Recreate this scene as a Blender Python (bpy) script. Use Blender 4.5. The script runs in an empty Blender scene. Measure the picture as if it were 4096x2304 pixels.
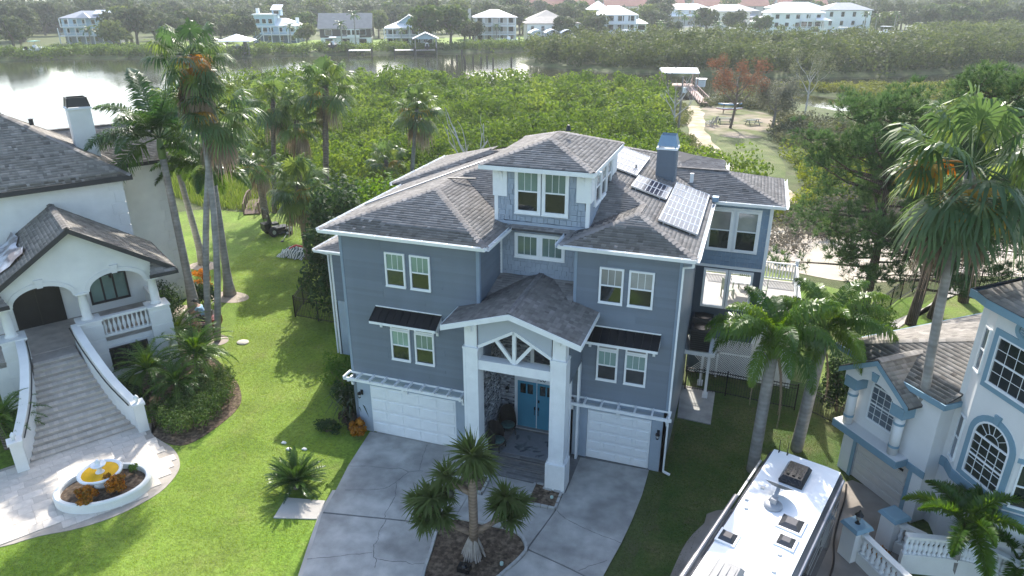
import bpy, math, random
import numpy as np
from mathutils import Vector, Matrix
from math import radians, sin, cos, pi, atan2, hypot, sqrt

# ------------------------------------------------------------------ camera, sky, sun, exposure
SC = bpy.context.scene
COL = SC.collection
cam_d = bpy.data.cameras.new("camera"); CAM = bpy.data.objects.new("camera", cam_d); COL.objects.link(CAM)
CAM.location = (0, 0, 17.0); CAM.rotation_euler = (radians(90 - 22.85), 0, radians(18.8))
cam_d.sensor_width = 36.0; cam_d.lens = 2809.0 * 36.0 / 4096.0; cam_d.clip_start = 0.3; cam_d.clip_end = 6000
SC.camera = CAM
SUN_AZ, SUN_EL = 106.0, 38.0
W = bpy.data.worlds.new("World"); SC.world = W; W.use_nodes = True
_n = W.node_tree.nodes; _sky = _n.new("ShaderNodeTexSky"); _sky.sky_type = "NISHITA"; _sky.sun_disc = False
_sky.sun_elevation = radians(SUN_EL); _sky.sun_rotation = radians(90 - SUN_AZ); _sky.dust_density = 1.6; _sky.ozone_density = 0.4
W.node_tree.links.new(_sky.outputs[0], _n["Background"].inputs[0]); _n["Background"].inputs[1].default_value = 0.15
sun_d = bpy.data.lights.new("sun", "SUN"); sun_d.energy = 3.1; sun_d.angle = radians(0.6); sun_d.color = (1.0, 0.95, 0.87)
SUN = bpy.data.objects.new("sun", sun_d); COL.objects.link(SUN); SUN.location = (-20, 60, 60)
_ts = Vector((cos(radians(SUN_AZ)) * cos(radians(SUN_EL)), sin(radians(SUN_AZ)) * cos(radians(SUN_EL)), sin(radians(SUN_EL))))
SUN.rotation_euler = (-_ts).to_track_quat("-Z", "Y").to_euler()
SC.view_settings.view_transform = "Standard"; SC.view_settings.look = "None"; SC.view_settings.gamma = 1.0
SC.view_settings.exposure = 1.4
SC.render.engine = "CYCLES"
cy = SC.cycles
cy.max_bounces = 5; cy.diffuse_bounces = 2; cy.glossy_bounces = 2; cy.transmission_bounces = 4; cy.transparent_max_bounces = 6
cy.volume_bounces = 1; cy.use_denoising = True; cy.use_adaptive_sampling = True; cy.adaptive_threshold = 0.02
cy.caustics_reflective = False; cy.caustics_refractive = False; cy.sample_clamp_indirect = 4.0

# ------------------------------------------------------------------ helpers
RNG = random.Random(7)

def tag(o, label=None, cat=None, group=None, kind=None):
    if label: o["label"] = label
    if cat: o["category"] = cat
    if group: o["group"] = group
    if kind: o["kind"] = kind
    return o

def empty(name, loc=(0, 0, 0), rz=0.0, label=None, cat=None, group=None):
    o = bpy.data.objects.new(name, None); COL.objects.link(o); o.empty_display_size = 0.3
    o.location = loc; o.rotation_euler = (0, 0, rz)
    return tag(o, label, cat, group)

def frame(o, ang, nsign=1):
    """local x along the wall at angle ang, local y into the wall, z up, origin o"""
    c, s = cos(ang), sin(ang)
    return Matrix(((c, -s * nsign, 0, o[0]), (s, c * nsign, 0, o[1]), (0, 0, 1, o[2]), (0, 0, 0, 1)))

SPLIT = {'corner_board', 'corner_panel', 'base_wall', 'deck_post', 'door_trim', 'column_band', 'side_trim', 'trim_board', 'garage_wall', 'fascia', 'eave_fascia', 'window_trim', 'soffit', 'side_beam', 'porch_fascia', 'vent_pipe', 'railing', 'rail', 'drive_strip', 'deck_railing'}
class MB:
    def __init__(s, M=None):
        s.v = []; s.f = []; s.M = M; s.t = None
    def p(s, q):
        if s.M is not None: q = s.M @ Vector(q)
        s.v.append((q[0], q[1], q[2])); return len(s.v) - 1
    def poly(s, pts):
        s.f.append([s.p(q) for q in pts]); return s
    def box(s, x0, x1, y0, y1, z0, z1):
        i = [s.p((x, y, z)) for z in (z0, z1) for y in (y0, y1) for x in (x0, x1)]
        for q in ((0, 2, 3, 1), (4, 5, 7, 6), (0, 1, 5, 4), (2, 6, 7, 3), (0, 4, 6, 2), (1, 3, 7, 5)):
            s.f.append([i[k] for k in q])
        return s
    def hexa(s, lo, hi):
        """prism between two point loops of equal length"""
        n = len(lo); a = [s.p(q) for q in lo]; b = [s.p(q) for q in hi]
        s.f.append(a[::-1]); s.f.append(b)
        for k in range(n): s.f.append([a[k], a[(k + 1) % n], b[(k + 1) % n], b[k]])
        return s
    def slab(s, pts, dz):
        """polygon pts (x,y,z) extruded down by dz"""
        return s.hexa([(q[0], q[1], q[2] - dz) for q in pts], pts)
    def prof(s, pts, axis, a, b):
        """2D profile extruded along an axis ('x': pts=(y,z); 'y': pts=(x,z))"""
        f = (lambda t, q: (t, q[0], q[1])) if axis == "x" else (lambda t, q: (q[0], t, q[1]))
        return s.hexa([f(a, q) for q in pts], [f(b, q) for q in pts])
    def bar(s, a, b, w, h=None, up=(0, 0, 1)):
        a = Vector(a); b = Vector(b); h = h or w; d = (b - a).normalized(); u = Vector(up)
        if abs(d.dot(u)) > .98: u = Vector((1, 0, 0))
        r = d.cross(u).normalized() * w / 2; t = r.cross(d).normalized() * h / 2
        return s.hexa([a - r - t, a + r - t, a + r + t, a - r + t], [b - r - t, b + r - t, b + r + t, b - r + t])
    def tube(s, path, rad, n=8, cap=True):
        P = [Vector(q) for q in path]; rings = []
        if not hasattr(rad, "__len__"): rad = [rad] * len(P)
        pu = None
        for k, q in enumerate(P):
            d = (P[min(k + 1, len(P) - 1)] - P[max(k - 1, 0)])
            d = d.normalized() if d.length > 1e-9 else Vector((0, 0, 1))
            if pu is None: pu = Vector((1, 0, 0)) if abs(d.x) < .9 else Vector((0, 1, 0))
            u = (pu - d * pu.dot(d)).normalized(); w = d.cross(u); pu = u
            rings.append([s.p(q + (u * cos(2 * pi * j / n) + w * sin(2 * pi * j / n)) * rad[k]) for j in range(n)])
        for a, b in zip(rings, rings[1:]):
            for j in range(n): s.f.append([a[j], a[(j + 1) % n], b[(j + 1) % n], b[j]])
        if cap: s.f.append(rings[0][::-1]); s.f.append(rings[-1])
        return s
    def lathe(s, c, prof, n=16, sx=1.0, sy=1.0):
        rings = [[s.p((c[0] + r * sx * cos(2 * pi * j / n), c[1] + r * sy * sin(2 * pi * j / n), c[2] + z)) for j in range(n)] for r, z in prof]
        for a, b in zip(rings, rings[1:]):
            for j in range(n): s.f.append([a[j], a[(j + 1) % n], b[(j + 1) % n], b[j]])
        s.f.append(rings[0][::-1]); s.f.append(rings[-1]); return s
    def blob(s, c, r, seed=0, nu=10, nv=7, amp=.12):
        R = random.Random(seed); ph = [R.uniform(0, 6.28) for _ in range(6)]
        rings = []
        for i in range(1, nv):
            th = pi * i / nv
            ring = []
            for j in range(nu):
                a = 2 * pi * j / nu
                k = 1 + amp * (sin(3 * a + ph[0] + 2 * th) + .7 * sin(5 * a + ph[1] - 3 * th))
                ring.append(s.p((c[0] + r[0] * k * sin(th) * cos(a), c[1] + r[1] * k * sin(th) * sin(a), c[2] + r[2] * k * cos(th))))
            rings.append(ring)
        t = s.p((c[0], c[1], c[2] + r[2])); b = s.p((c[0], c[1], c[2] - r[2]))
        for j in range(nu):
            s.f.append([t, rings[0][j], rings[0][(j + 1) % nu]]); s.f.append([b, rings[-1][(j + 1) % nu], rings[-1][j]])
        for a, b2 in zip(rings, rings[1:]):
            for j in range(nu): s.f.append([a[j], b2[j], b2[(j + 1) % nu], a[(j + 1) % nu]])
        return s
    def mesh(s, name, mat, smooth=False):
        m = bpy.data.meshes.new(name); m.from_pydata(s.v, [], s.f)
        if mat: m.materials.append(mat)
        if smooth: m.polygons.foreach_set("use_smooth", [True] * len(m.polygons))
        m.update(); return m
    def build(s, name, mat, parent=None, smooth=False, loc=None):
        if name in SPLIT: return s.split(name, mat, parent)
        return link(name, s.mesh(name, mat, smooth), parent, loc)
    def split(s, name, mat, parent):
        """every loose piece becomes an object of its own"""
        r = list(range(len(s.v)))
        def find(a):
            while r[a] != a: r[a] = r[r[a]]; a = r[a]
            return a
        for f in s.f:
            for a in f[1:]: r[find(a)] = find(f[0])
        gr = {}
        for f in s.f: gr.setdefault(find(f[0]), []).append(f)
        o = None
        for fs in gr.values():
            ix = sorted({a for f in fs for a in f}); mp = {a: i for i, a in enumerate(ix)}; b = MB(); b.v = [s.v[a] for a in ix]; b.f = [[mp[a] for a in f] for f in fs]; o = link(name, b.mesh(name, mat), parent)
        return o

def link(name, mesh, parent=None, loc=None, rot=None, scale=None):
    o = bpy.data.objects.new(name, mesh); COL.objects.link(o)
    if parent: o.parent = parent
    if loc is not None: o.location = loc
    if rot is not None: o.rotation_euler = rot
    if scale is not None: o.scale = scale if hasattr(scale, "__len__") else (scale,) * 3
    return o

def struct(o): o["kind"] = "structure"; return o

def copy_tree(o, parent=None):
    c = o.copy(); COL.objects.link(c); c.parent = parent
    for ch in o.children: copy_tree(ch, c)
    return c

def np_mesh(name, V, Q, mat, tint=None):
    """fast mesh from numpy: V (n,3), Q (m,k) with k 3 or 4; tint per face -> per-face attribute"""
    m = bpy.data.meshes.new(name); k = Q.shape[1]
    m.vertices.add(len(V)); m.vertices.foreach_set("co", np.ascontiguousarray(V, np.float32).ravel())
    m.loops.add(Q.size); m.loops.foreach_set("vertex_index", np.ascontiguousarray(Q, np.int32).ravel())
    m.polygons.add(len(Q)); m.polygons.foreach_set("loop_start", np.arange(0, Q.size, k, dtype=np.int32))
    m.update(calc_edges=True)
    if tint is not None:
        a = m.attributes.new("tint", "FLOAT", "FACE"); a.data.foreach_set("value", np.ascontiguousarray(tint, np.float32))
    m.materials.append(mat); return m

# ------------------------------------------------------------------ materials
_MC = {}
def _mix(nt, a, b, fac):
    m = nt.nodes.new("ShaderNodeMix"); m.data_type = "RGBA"
    for sock, val in ((m.inputs[6], a), (m.inputs[7], b), (m.inputs[0], fac)):
        if hasattr(val, "is_output"): nt.links.new(val, sock)
        else: sock.default_value = (*val, 1) if hasattr(val, "__len__") and len(val) == 3 else val
    return m.outputs[2]

def mat(name, col, rough=.6, var=.12, scale=3.0, bump=0.0, bscale=40.0, metal=0.0, spec=.5, rnd=0.0, col2=None, c2scale=.4, c2amt=1.0, emit=None):
    """painted / solid surface: base colour with soft noise mottling, optional random tint per object, optional second colour in patches"""
    if name in _MC: return _MC[name]
    m = bpy.data.materials.new(name); m.use_nodes = True; nt = m.node_tree; N = nt.nodes; L = nt.links
    b = N["Principled BSDF"]; b.inputs["Roughness"].default_value = rough; b.inputs["Metallic"].default_value = metal
    b.inputs["Specular IOR Level"].default_value = spec
    tc = N.new("ShaderNodeTexCoord"); c = (col[0], col[1], col[2])
    def noise(sc, det=4):
        n = N.new("ShaderNodeTexNoise"); n.inputs["Scale"].default_value = sc; n.inputs["Detail"].default_value = det
        L.new(tc.outputs["Object"], n.inputs["Vector"]); return n.outputs["Fac"]
    out = c
    if col2:
        r = N.new("ShaderNodeValToRGB"); r.color_ramp.elements[0].position = .42; r.color_ramp.elements[1].position = .6
        r.color_ramp.elements[1].color = (c2amt, c2amt, c2amt, 1); L.new(noise(c2scale, 6), r.inputs[0]); out = _mix(nt, c, col2, r.outputs[0])
    if var:
        h = N.new("ShaderNodeHueSaturation"); mp = N.new("ShaderNodeMapRange")
        mp.inputs[3].default_value = 1 - var; mp.inputs[4].default_value = 1 + var; mp.inputs[1].default_value = .3; mp.inputs[2].default_value = .7
        L.new(noise(scale), mp.inputs[0]); v = mp.outputs[0]
        if rnd:
            oi = N.new("ShaderNodeObjectInfo"); mr = N.new("ShaderNodeMapRange"); mr.inputs[3].default_value = 1 - rnd; mr.inputs[4].default_value = 1 + rnd
            L.new(oi.outputs["Random"], mr.inputs[0]); mm = N.new("ShaderNodeMath"); mm.operation = "MULTIPLY"
            L.new(v, mm.inputs[0]); L.new(mr.outputs[0], mm.inputs[1]); v = mm.outputs[0]
        L.new(v, h.inputs["Value"])
        if hasattr(out, "is_output"): L.new(out, h.inputs["Color"])
        else: h.inputs["Color"].default_value = (*out, 1)
        out = h.outputs[0]
    if hasattr(out, "is_output"): L.new(out, b.inputs["Base Color"])
    else: b.inputs["Base Color"].default_value = (*out, 1)
    if bump:
        bp = N.new("ShaderNodeBump"); bp.inputs["Strength"].default_value = bump; bp.inputs["Distance"].default_value = .02
        L.new(noise(bscale, 5), bp.inputs["Height"]); L.new(bp.outputs[0], b.inputs["Normal"])
    if emit:
        b.inputs["Emission Color"].default_value = (*col, 1); b.inputs["Emission Strength"].default_value = emit
    _MC[name] = m; return m

def leafmat(name, c0, c1, c2, trans=.4, rough=.45, spec=.4, attr=True, tcol=None):
    """leaves: tint attribute (or random per object) through a three colour ramp, with light passing through"""
    if name in _MC: return _MC[name]
    m = bpy.data.materials.new(name); m.use_nodes = True; nt = m.node_tree; N = nt.nodes; L = nt.links
    b = N["Principled BSDF"]; b.inputs["Roughness"].default_value = max(.62, rough) if attr else rough; b.inputs["Specular IOR Level"].default_value = spec * (.3 if attr else .8)
    if attr:
        a = N.new("ShaderNodeAttribute"); a.attribute_name = "tint"; f = a.outputs["Fac"]
    else:
        f = N.new("ShaderNodeObjectInfo").outputs["Random"]
    r = N.new("ShaderNodeValToRGB"); r.color_ramp.elements[0].color = (*c0, 1); r.color_ramp.elements[1].color = (*c2, 1)
    e = r.color_ramp.elements.new(.55); e.color = (*c1, 1); L.new(f, r.inputs[0]); L.new(r.outputs[0], b.inputs["Base Color"])
    t = N.new("ShaderNodeBsdfTranslucent")
    h = N.new("ShaderNodeHueSaturation"); h.inputs["Hue"].default_value = .475; h.inputs["Saturation"].default_value = 1.15; h.inputs["Value"].default_value = 1.7
    L.new(r.outputs[0], h.inputs["Color"]); L.new(h.outputs[0], t.inputs[0])
    mx = N.new("ShaderNodeMixShader"); mx.inputs[0].default_value = trans; L.new(b.outputs[0], mx.inputs[1]); L.new(t.outputs[0], mx.inputs[2])
    L.new(mx.outputs[0], N["Material Output"].inputs[0]); _MC[name] = m; return m

def stripemat(name, ca, cb, scale, rough=.8, axis=2, bump=.4, noise=.6):
    """bands across one axis (palm trunks, ringed bark)"""
    if name in _MC: return _MC[name]
    m = bpy.data.materials.new(name); m.use_nodes = True; nt = m.node_tree; N = nt.nodes; L = nt.links
    b = N["Principled BSDF"]; b.inputs["Roughness"].default_value = rough; b.inputs["Specular IOR Level"].default_value = .2
    tc = N.new("ShaderNodeTexCoord"); w = N.new("ShaderNodeTexWave"); w.bands_direction = "XYZ"[axis]; w.inputs["Scale"].default_value = scale
    w.inputs["Distortion"].default_value = 3; w.inputs["Detail"].default_value = 3; w.inputs["Detail Scale"].default_value = 1.5
    L.new(tc.outputs["Object"], w.inputs["Vector"]); n = N.new("ShaderNodeTexNoise"); n.inputs["Scale"].default_value = 2.2; n.inputs["Detail"].default_value = 6
    L.new(tc.outputs["Object"], n.inputs["Vector"])
    c = _mix(nt, ca, cb, w.outputs["Fac"]); r = N.new("ShaderNodeMapRange"); r.inputs[1].default_value = .3; r.inputs[2].default_value = .7
    r.inputs[3].default_value = 1 - noise * .5; r.inputs[4].default_value = 1 + noise * .5; L.new(n.outputs["Fac"], r.inputs[0])
    h = N.new("ShaderNodeHueSaturation"); L.new(r.outputs[0], h.inputs["Value"]); L.new(c, h.inputs["Color"]); L.new(h.outputs[0], b.inputs["Base Color"])
    bp = N.new("ShaderNodeBump"); bp.inputs["Strength"].default_value = bump; bp.inputs["Distance"].default_value = .03; L.new(w.outputs["Fac"], bp.inputs["Height"]); L.new(bp.outputs[0], b.inputs["Normal"])
    _MC[name] = m; return m

def tintmat(name, c0, c1, c2, rough=.9, bump=.5, bscale=60, spec=.2):
    """shingles and stones: per-face tint attribute through a ramp plus fine grain"""
    if name in _MC: return _MC[name]
    m = bpy.data.materials.new(name); m.use_nodes = True; nt = m.node_tree; N = nt.nodes; L = nt.links
    b = N["Principled BSDF"]; b.inputs["Roughness"].default_value = rough; b.inputs["Specular IOR Level"].default_value = spec
    a = N.new("ShaderNodeAttribute"); a.attribute_name = "tint"
    r = N.new("ShaderNodeValToRGB"); r.color_ramp.elements[0].color = (*c0, 1); r.color_ramp.elements[1].color = (*c2, 1); r.color_ramp.elements.new(.5).color = (*c1, 1)
    L.new(a.outputs["Fac"], r.inputs[0])
    tc = N.new("ShaderNodeTexCoord"); n = N.new("ShaderNodeTexNoise"); n.inputs["Scale"].default_value = 1.1; n.inputs["Detail"].default_value = 8; n.inputs["Roughness"].default_value = .7
    L.new(tc.outputs["Object"], n.inputs["Vector"]); mp = N.new("ShaderNodeMapRange"); mp.inputs[1].default_value = .3; mp.inputs[2].default_value = .7; mp.inputs[3].default_value = .82; mp.inputs[4].default_value = 1.2
    L.new(n.outputs["Fac"], mp.inputs[0]); h = N.new("ShaderNodeHueSaturation"); L.new(mp.outputs[0], h.inputs["Value"]); L.new(r.outputs[0], h.inputs["Color"]); L.new(h.outputs[0], b.inputs["Base Color"])
    n2 = N.new("ShaderNodeTexNoise"); n2.inputs["Scale"].default_value = bscale; L.new(tc.outputs["Object"], n2.inputs["Vector"])
    bp = N.new("ShaderNodeBump"); bp.inputs["Strength"].default_value = bump; bp.inputs["Distance"].default_value = .01; L.new(n2.outputs["Fac"], bp.inputs["Height"]); L.new(bp.outputs[0], b.inputs["Normal"])
    _MC[name] = m; return m

def glassmat(name, col, rough=.06, coat=.6):
    if name in _MC: return _MC[name]
    m = bpy.data.materials.new(name); m.use_nodes = True; nt = m.node_tree; b = nt.nodes["Principled BSDF"]
    n = nt.nodes.new("ShaderNodeTexNoise"); n.inputs["Scale"].default_value = .9; tc = nt.nodes.new("ShaderNodeTexCoord"); nt.links.new(tc.outputs["Object"], n.inputs["Vector"])
    oi = nt.nodes.new("ShaderNodeObjectInfo"); mr = nt.nodes.new("ShaderNodeMapRange"); mr.inputs[3].default_value = .55; mr.inputs[4].default_value = 1.5; nt.links.new(oi.outputs["Random"], mr.inputs[0])  # random pane brightness in the base colour stands in for varied reflections
    n.inputs["Detail"].default_value = 4; va = nt.nodes.new("ShaderNodeVectorMath"); va.operation = "ADD"; nt.links.new(tc.outputs["Object"], va.inputs[0]); nt.links.new(oi.outputs["Location"], va.inputs[1]); nt.links.new(va.outputs[0], n.inputs["Vector"])
    h = nt.nodes.new("ShaderNodeHueSaturation"); nt.links.new(mr.outputs[0], h.inputs["Value"])
    nt.links.new(_mix(nt, tuple(c * .4 for c in col), tuple(min(1, c * 1.7) for c in col), n.outputs["Fac"]), h.inputs["Color"]); nt.links.new(h.outputs[0], b.inputs["Base Color"])
    b.inputs["Roughness"].default_value = rough; b.inputs["Specular IOR Level"].default_value = .8; b.inputs["Coat Weight"].default_value = coat; b.inputs["Coat Roughness"].default_value = .03
    _MC[name] = m; return m

# ------------------------------------------------------------------ ground, water, lawns, paving
def inpoly(P, X, Y):
    r = np.zeros(X.shape, bool); n = len(P)
    for i in range(n):
        x1, y1 = P[i]; x2, y2 = P[(i + 1) % n]
        c = ((y1 > Y) != (y2 > Y)); r ^= c & (X < (x2 - x1) * (Y - y1) / ((y2 - y1) if y2 != y1 else 1e-9) + x1)
    return r
RIVER = [(-420, -60), (-260, -30), (-150, 24), (-104, 52), (-86, 74), (-91, 106), (-85, 118), (-76, 126), (-68, 130), (-54, 128), (-46, 129), (-38, 125), (-20, 126), (-14, 128), (-9, 131), (-4, 134), (-1, 148), (8, 151), (20, 156), (44, 166), (70, 184),
         (120, 210), (200, 240), (320, 250), (320, 275), (200, 268), (120, 250), (64, 221), (42, 194), (24, 182), (7, 175), (-10, 172), (-28, 174), (-48, 177), (-64, 189), (-62, 205),
         (-50, 240), (0, 262), (60, 275), (60, 285), (-10, 274), (-56, 252), (-80, 224), (-97, 212), (-118, 200), (-138, 187), (-146, 172), (-163, 167), (-189, 160), (-201, 147), (-260, 120), (-420, 60)]
INLET = [(1, 150), (8, 146), (17, 140), (25, 136), (30, 129), (20, 125), (12, 128), (6, 136), (-1, 144)]
def ground_sheet():
    xs = np.concatenate([np.linspace(-1600, -280, 12), np.arange(-270, 140, 3.0), np.linspace(150, 1500, 12)])
    ys = np.concatenate([np.linspace(-150, 50, 12), np.arange(56, 300, 3.0), np.linspace(310, 3200, 24)])
    X, Y = np.meshgrid(xs, ys); wet = (inpoly(RIVER, X, Y) | inpoly(INLET, X, Y)).astype(float)
    k = wet.copy()
    for _ in range(1):
        q = np.pad(k, 1, mode="edge"); k = (q[:-2, 1:-1] + q[2:, 1:-1] + q[1:-1, :-2] + q[1:-1, 2:] + 2 * q[1:-1, 1:-1]) / 6
    Z = -2.6 * k
    V = np.stack([X, Y, Z], -1).reshape(-1, 3); ny, nx = X.shape
    i = np.arange(ny * nx).reshape(ny, nx); Q = np.stack([i[:-1, :-1], i[:-1, 1:], i[1:, 1:], i[1:, :-1]], -1).reshape(-1, 4)
    return link("ground", np_mesh("ground", V, Q, grassmat("scrub", (.075, .105, .03), (.12, .12, .06), .12, .6)))

def grassmat(name, c1, c2, sc, amt, trans=0.0, fine=9.0):
    if name in _MC: return _MC[name]
    m = bpy.data.materials.new(name); m.use_nodes = True; nt = m.node_tree; N = nt.nodes; L = nt.links
    b = N["Principled BSDF"]; b.inputs["Roughness"].default_value = .85; b.inputs["Specular IOR Level"].default_value = .15
    tc = N.new("ShaderNodeTexCoord")
    def noise(s, d=6, r=.6):
        n = N.new("ShaderNodeTexNoise"); n.inputs["Scale"].default_value = s; n.inputs["Detail"].default_value = d; n.inputs["Roughness"].default_value = r
        L.new(tc.outputs["Object"], n.inputs["Vector"]); return n.outputs["Fac"]
    r = N.new("ShaderNodeMapRange"); r.inputs[1].default_value = .38; r.inputs[2].default_value = .68; r.inputs[4].default_value = amt; L.new(noise(sc), r.inputs[0])
    c = _mix(nt, c1, c2, r.outputs[0])
    r2 = N.new("ShaderNodeMapRange"); r2.inputs[1].default_value = .3; r2.inputs[2].default_value = .7; r2.inputs[3].default_value = .62; r2.inputs[4].default_value = 1.38; L.new(noise(fine, 4, .75), r2.inputs[0])
    r3 = N.new("ShaderNodeMapRange"); r3.inputs[1].default_value = .52; r3.inputs[2].default_value = .72; r3.inputs[4].default_value = .55; L.new(noise(sc * 3.1, 8, .72), r3.inputs[0]); c = _mix(nt, c, (c2[0] * 1.05, c2[1] * .82, c2[2] * 1.3), r3.outputs[0])
    r4 = N.new("ShaderNodeMapRange"); r4.inputs[1].default_value = .35; r4.inputs[2].default_value = .65; r4.inputs[3].default_value = .8; r4.inputs[4].default_value = 1.15; L.new(noise(.5, 3, .5), r4.inputs[0])
    mm = N.new("ShaderNodeMath"); mm.operation = "MULTIPLY"; L.new(r2.outputs[0], mm.inputs[0]); L.new(r4.outputs[0], mm.inputs[1])
    h = N.new("ShaderNodeHueSaturation"); L.new(mm.outputs[0], h.inputs["Value"]); L.new(c, h.inputs["Color"]); L.new(h.outputs[0], b.inputs["Base Color"])
    bp = N.new("ShaderNodeBump"); bp.inputs["Strength"].default_value = .7; bp.inputs["Distance"].default_value = .06; L.new(noise(fine * 2, 3, .7), bp.inputs["Height"]); L.new(bp.outputs[0], b.inputs["Normal"])
    _MC[name] = m; return m

def watermat():
    m = bpy.data.materials.new("river_water"); m.use_nodes = True; nt = m.node_tree; N = nt.nodes; L = nt.links; b = N["Principled BSDF"]
    b.inputs["Base Color"].default_value = (.035, .038, .022, 1); b.inputs["Roughness"].default_value = .07; b.inputs["Specular IOR Level"].default_value = .5; b.inputs["IOR"].default_value = 1.33
    tc = N.new("ShaderNodeTexCoord"); mp = N.new("ShaderNodeMapping"); mp.inputs["Scale"].default_value = (1, .55, 1); L.new(tc.outputs["Object"], mp.inputs[0])
    n = N.new("ShaderNodeTexNoise"); n.inputs["Scale"].default_value = 1.1; n.inputs["Detail"].default_value = 4; n.inputs["Roughness"].default_value = .6; L.new(mp.outputs[0], n.inputs["Vector"])
    n2 = N.new("ShaderNodeTexNoise"); n2.inputs["Scale"].default_value = .03; n2.inputs["Detail"].default_value = 3; L.new(mp.outputs[0], n2.inputs["Vector"])
    r = N.new("ShaderNodeMapRange"); r.inputs[1].default_value = .4; r.inputs[2].default_value = .62; r.inputs[3].default_value = .06; r.inputs[4].default_value = .4; L.new(n2.outputs["Fac"], r.inputs[0])
    bp = N.new("ShaderNodeBump"); bp.inputs["Distance"].default_value = .12; L.new(r.outputs[0], bp.inputs["Strength"]); L.new(n.outputs["Fac"], bp.inputs["Height"]); L.new(bp.outputs[0], b.inputs["Normal"])
    return m

struct(ground_sheet())
struct(MB().poly([(-460, -80, -.8), (360, -80, -.8), (360, 330, -.8), (-460, 330, -.8)]).build("river_water", watermat()))

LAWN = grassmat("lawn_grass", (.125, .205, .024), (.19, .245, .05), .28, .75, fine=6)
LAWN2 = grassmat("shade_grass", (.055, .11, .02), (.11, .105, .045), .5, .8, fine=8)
SAND = mat("sand", (.50, .43, .33), .95, .15, .8, .3, 20, spec=.1, col2=(.36, .31, .2), c2scale=.5)
DIRT = mat("dirt", (.26, .21, .15), .95, .25, 1.2, .4, 25, spec=.1, col2=(.15, .13, .09), c2scale=.8)
CONC = mat("concrete", (.42, .41, .38), .85, .2, 1.8, .5, 40, spec=.3, col2=(.30, .295, .275), c2scale=.5)
CONC2 = mat("concrete_pale", (.52, .49, .44), .85, .14, 1.4, .3, 45, spec=.3, col2=(.4, .37, .33), c2scale=.7)
CRACK = mat("crack", (.15, .15, .148), .95, .2, 6)
MULCH = mat("mulch", (.085, .062, .045), .95, .5, 9, .9, 30, spec=.1, col2=(.16, .12, .085), c2scale=5)
def sheet(name, pts, z, m, dz=0):
    b = MB()
    if dz: b.slab([(x, y, z) for x, y in pts], dz)
    else: b.poly([(x, y, z) for x, y in pts])
    return struct(b.build(name, m))
def smooth_loop(pts, n=6):
    """closed Catmull-Rom loop"""
    out = []; m = len(pts)
    for i in range(m):
        p0, p1, p2, p3 = (Vector((*pts[(i + k) % m][:2], 0)) for k in (-1, 0, 1, 2))
        for j in range(n):
            t = j / n
            q = .5 * ((2 * p1) + (p2 - p0) * t + (2 * p0 - 5 * p1 + 4 * p2 - p3) * t * t + (3 * p1 - p0 - 3 * p2 + p3) * t ** 3)
            out.append((q.x, q.y))
    return out
def smooth_line(pts, n=6, dim=3):
    P = [Vector((*q, 0)[:3]) for q in pts]; P = [P[0] * 2 - P[1]] + P + [P[-1] * 2 - P[-2]]; out = []
    for i in range(1, len(P) - 2):
        for j in range(n):
            t = j / n; p0, p1, p2, p3 = P[i - 1:i + 3]
            out.append(.5 * ((2 * p1) + (p2 - p0) * t + (2 * p0 - 5 * p1 + 4 * p2 - p3) * t * t + (3 * p1 - p0 - 3 * p2 + p3) * t ** 3))
    out.append(P[-2]); return out
sheet("lawn", smooth_loop([(-48, 38), (-44, 45.4), (-39.5, 46.4), (-33, 47.4), (-29, 46), (-21, 46), (-15, 44), (-13.5, 34), (-13.0, 22), (-11.5, 18), (-9, 12), (-6, 5), (-30, 0), (-48, 18)], 4), .012, LAWN)
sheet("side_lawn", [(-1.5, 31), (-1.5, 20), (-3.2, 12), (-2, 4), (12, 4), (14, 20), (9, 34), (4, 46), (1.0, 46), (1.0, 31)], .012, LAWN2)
sheet("back_lawn", smooth_loop([(-.4, 70), (-2.4, 78), (-4.0, 88), (-3.4, 95), (0, 94), (1.6, 90), (3.4, 82), (3.6, 74), (2.2, 69)], 4), .012, grassmat("back_grass", (.085, .13, .03), (.14, .15, .06), .25, .9))
sheet("yard_grass", [(1.5, 32), (1.5, 46.5), (6, 44.6), (9.4, 44), (13, 46.5), (20, 46), (26, 40), (14, 30)], .016, grassmat("yard_grass", (.12, .21, .025), (.22, .22, .09), .35, .8))
sheet("sand_drive", smooth_loop([(1.2, 48), (0, 56), (8, 56.5), (15, 58), (30, 62), (42, 66), (42, 57), (24, 52), (14, 49.5), (8, 46.2), (4, 46.6)], 4), .02, mat("sand_pale", (.50, .44, .37), .95, .12, .6, .3, 15, spec=.1, col2=(.47, .42, .33), c2scale=.35))
sheet("sandy_clearing", smooth_loop([(-8, 119), (-7.6, 106), (-5.4, 96), (-1, 93.5), (2.4, 97), (3.4, 103), (3.0, 110), (1, 116), (-4, 119.5)], 4), .014, mat("clearing", (.30, .25, .19), .95, .25, .6, .3, 12, spec=.1, col2=(.13, .15, .06), c2scale=.25))
PATH = smooth_line([(-9.9, 119.5), (-9.4, 116), (-8.4, 111), (-7.2, 98), (-5.2, 88), (-2.6, 77), (.6, 72), (3.6, 66), (5.2, 58)], 6)
_pb = MB()
for k in range(len(PATH) - 1):
    a, c = PATH[k], PATH[k + 1]; d = (c - a).normalized(); r = Vector((d.y, -d.x, 0)); w = 1.15 + .2 * sin(k * 1.3); w2 = 1.15 + .2 * sin(k * 1.3 + 1.3)
    _pb.poly([(a + r * w)[:2] + (.024,), (c + r * w2)[:2] + (.024,), (c - r * w2)[:2] + (.024,), (a - r * w)[:2] + (.024,)])
struct(_pb.build("sand_path", SAND))

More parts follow.
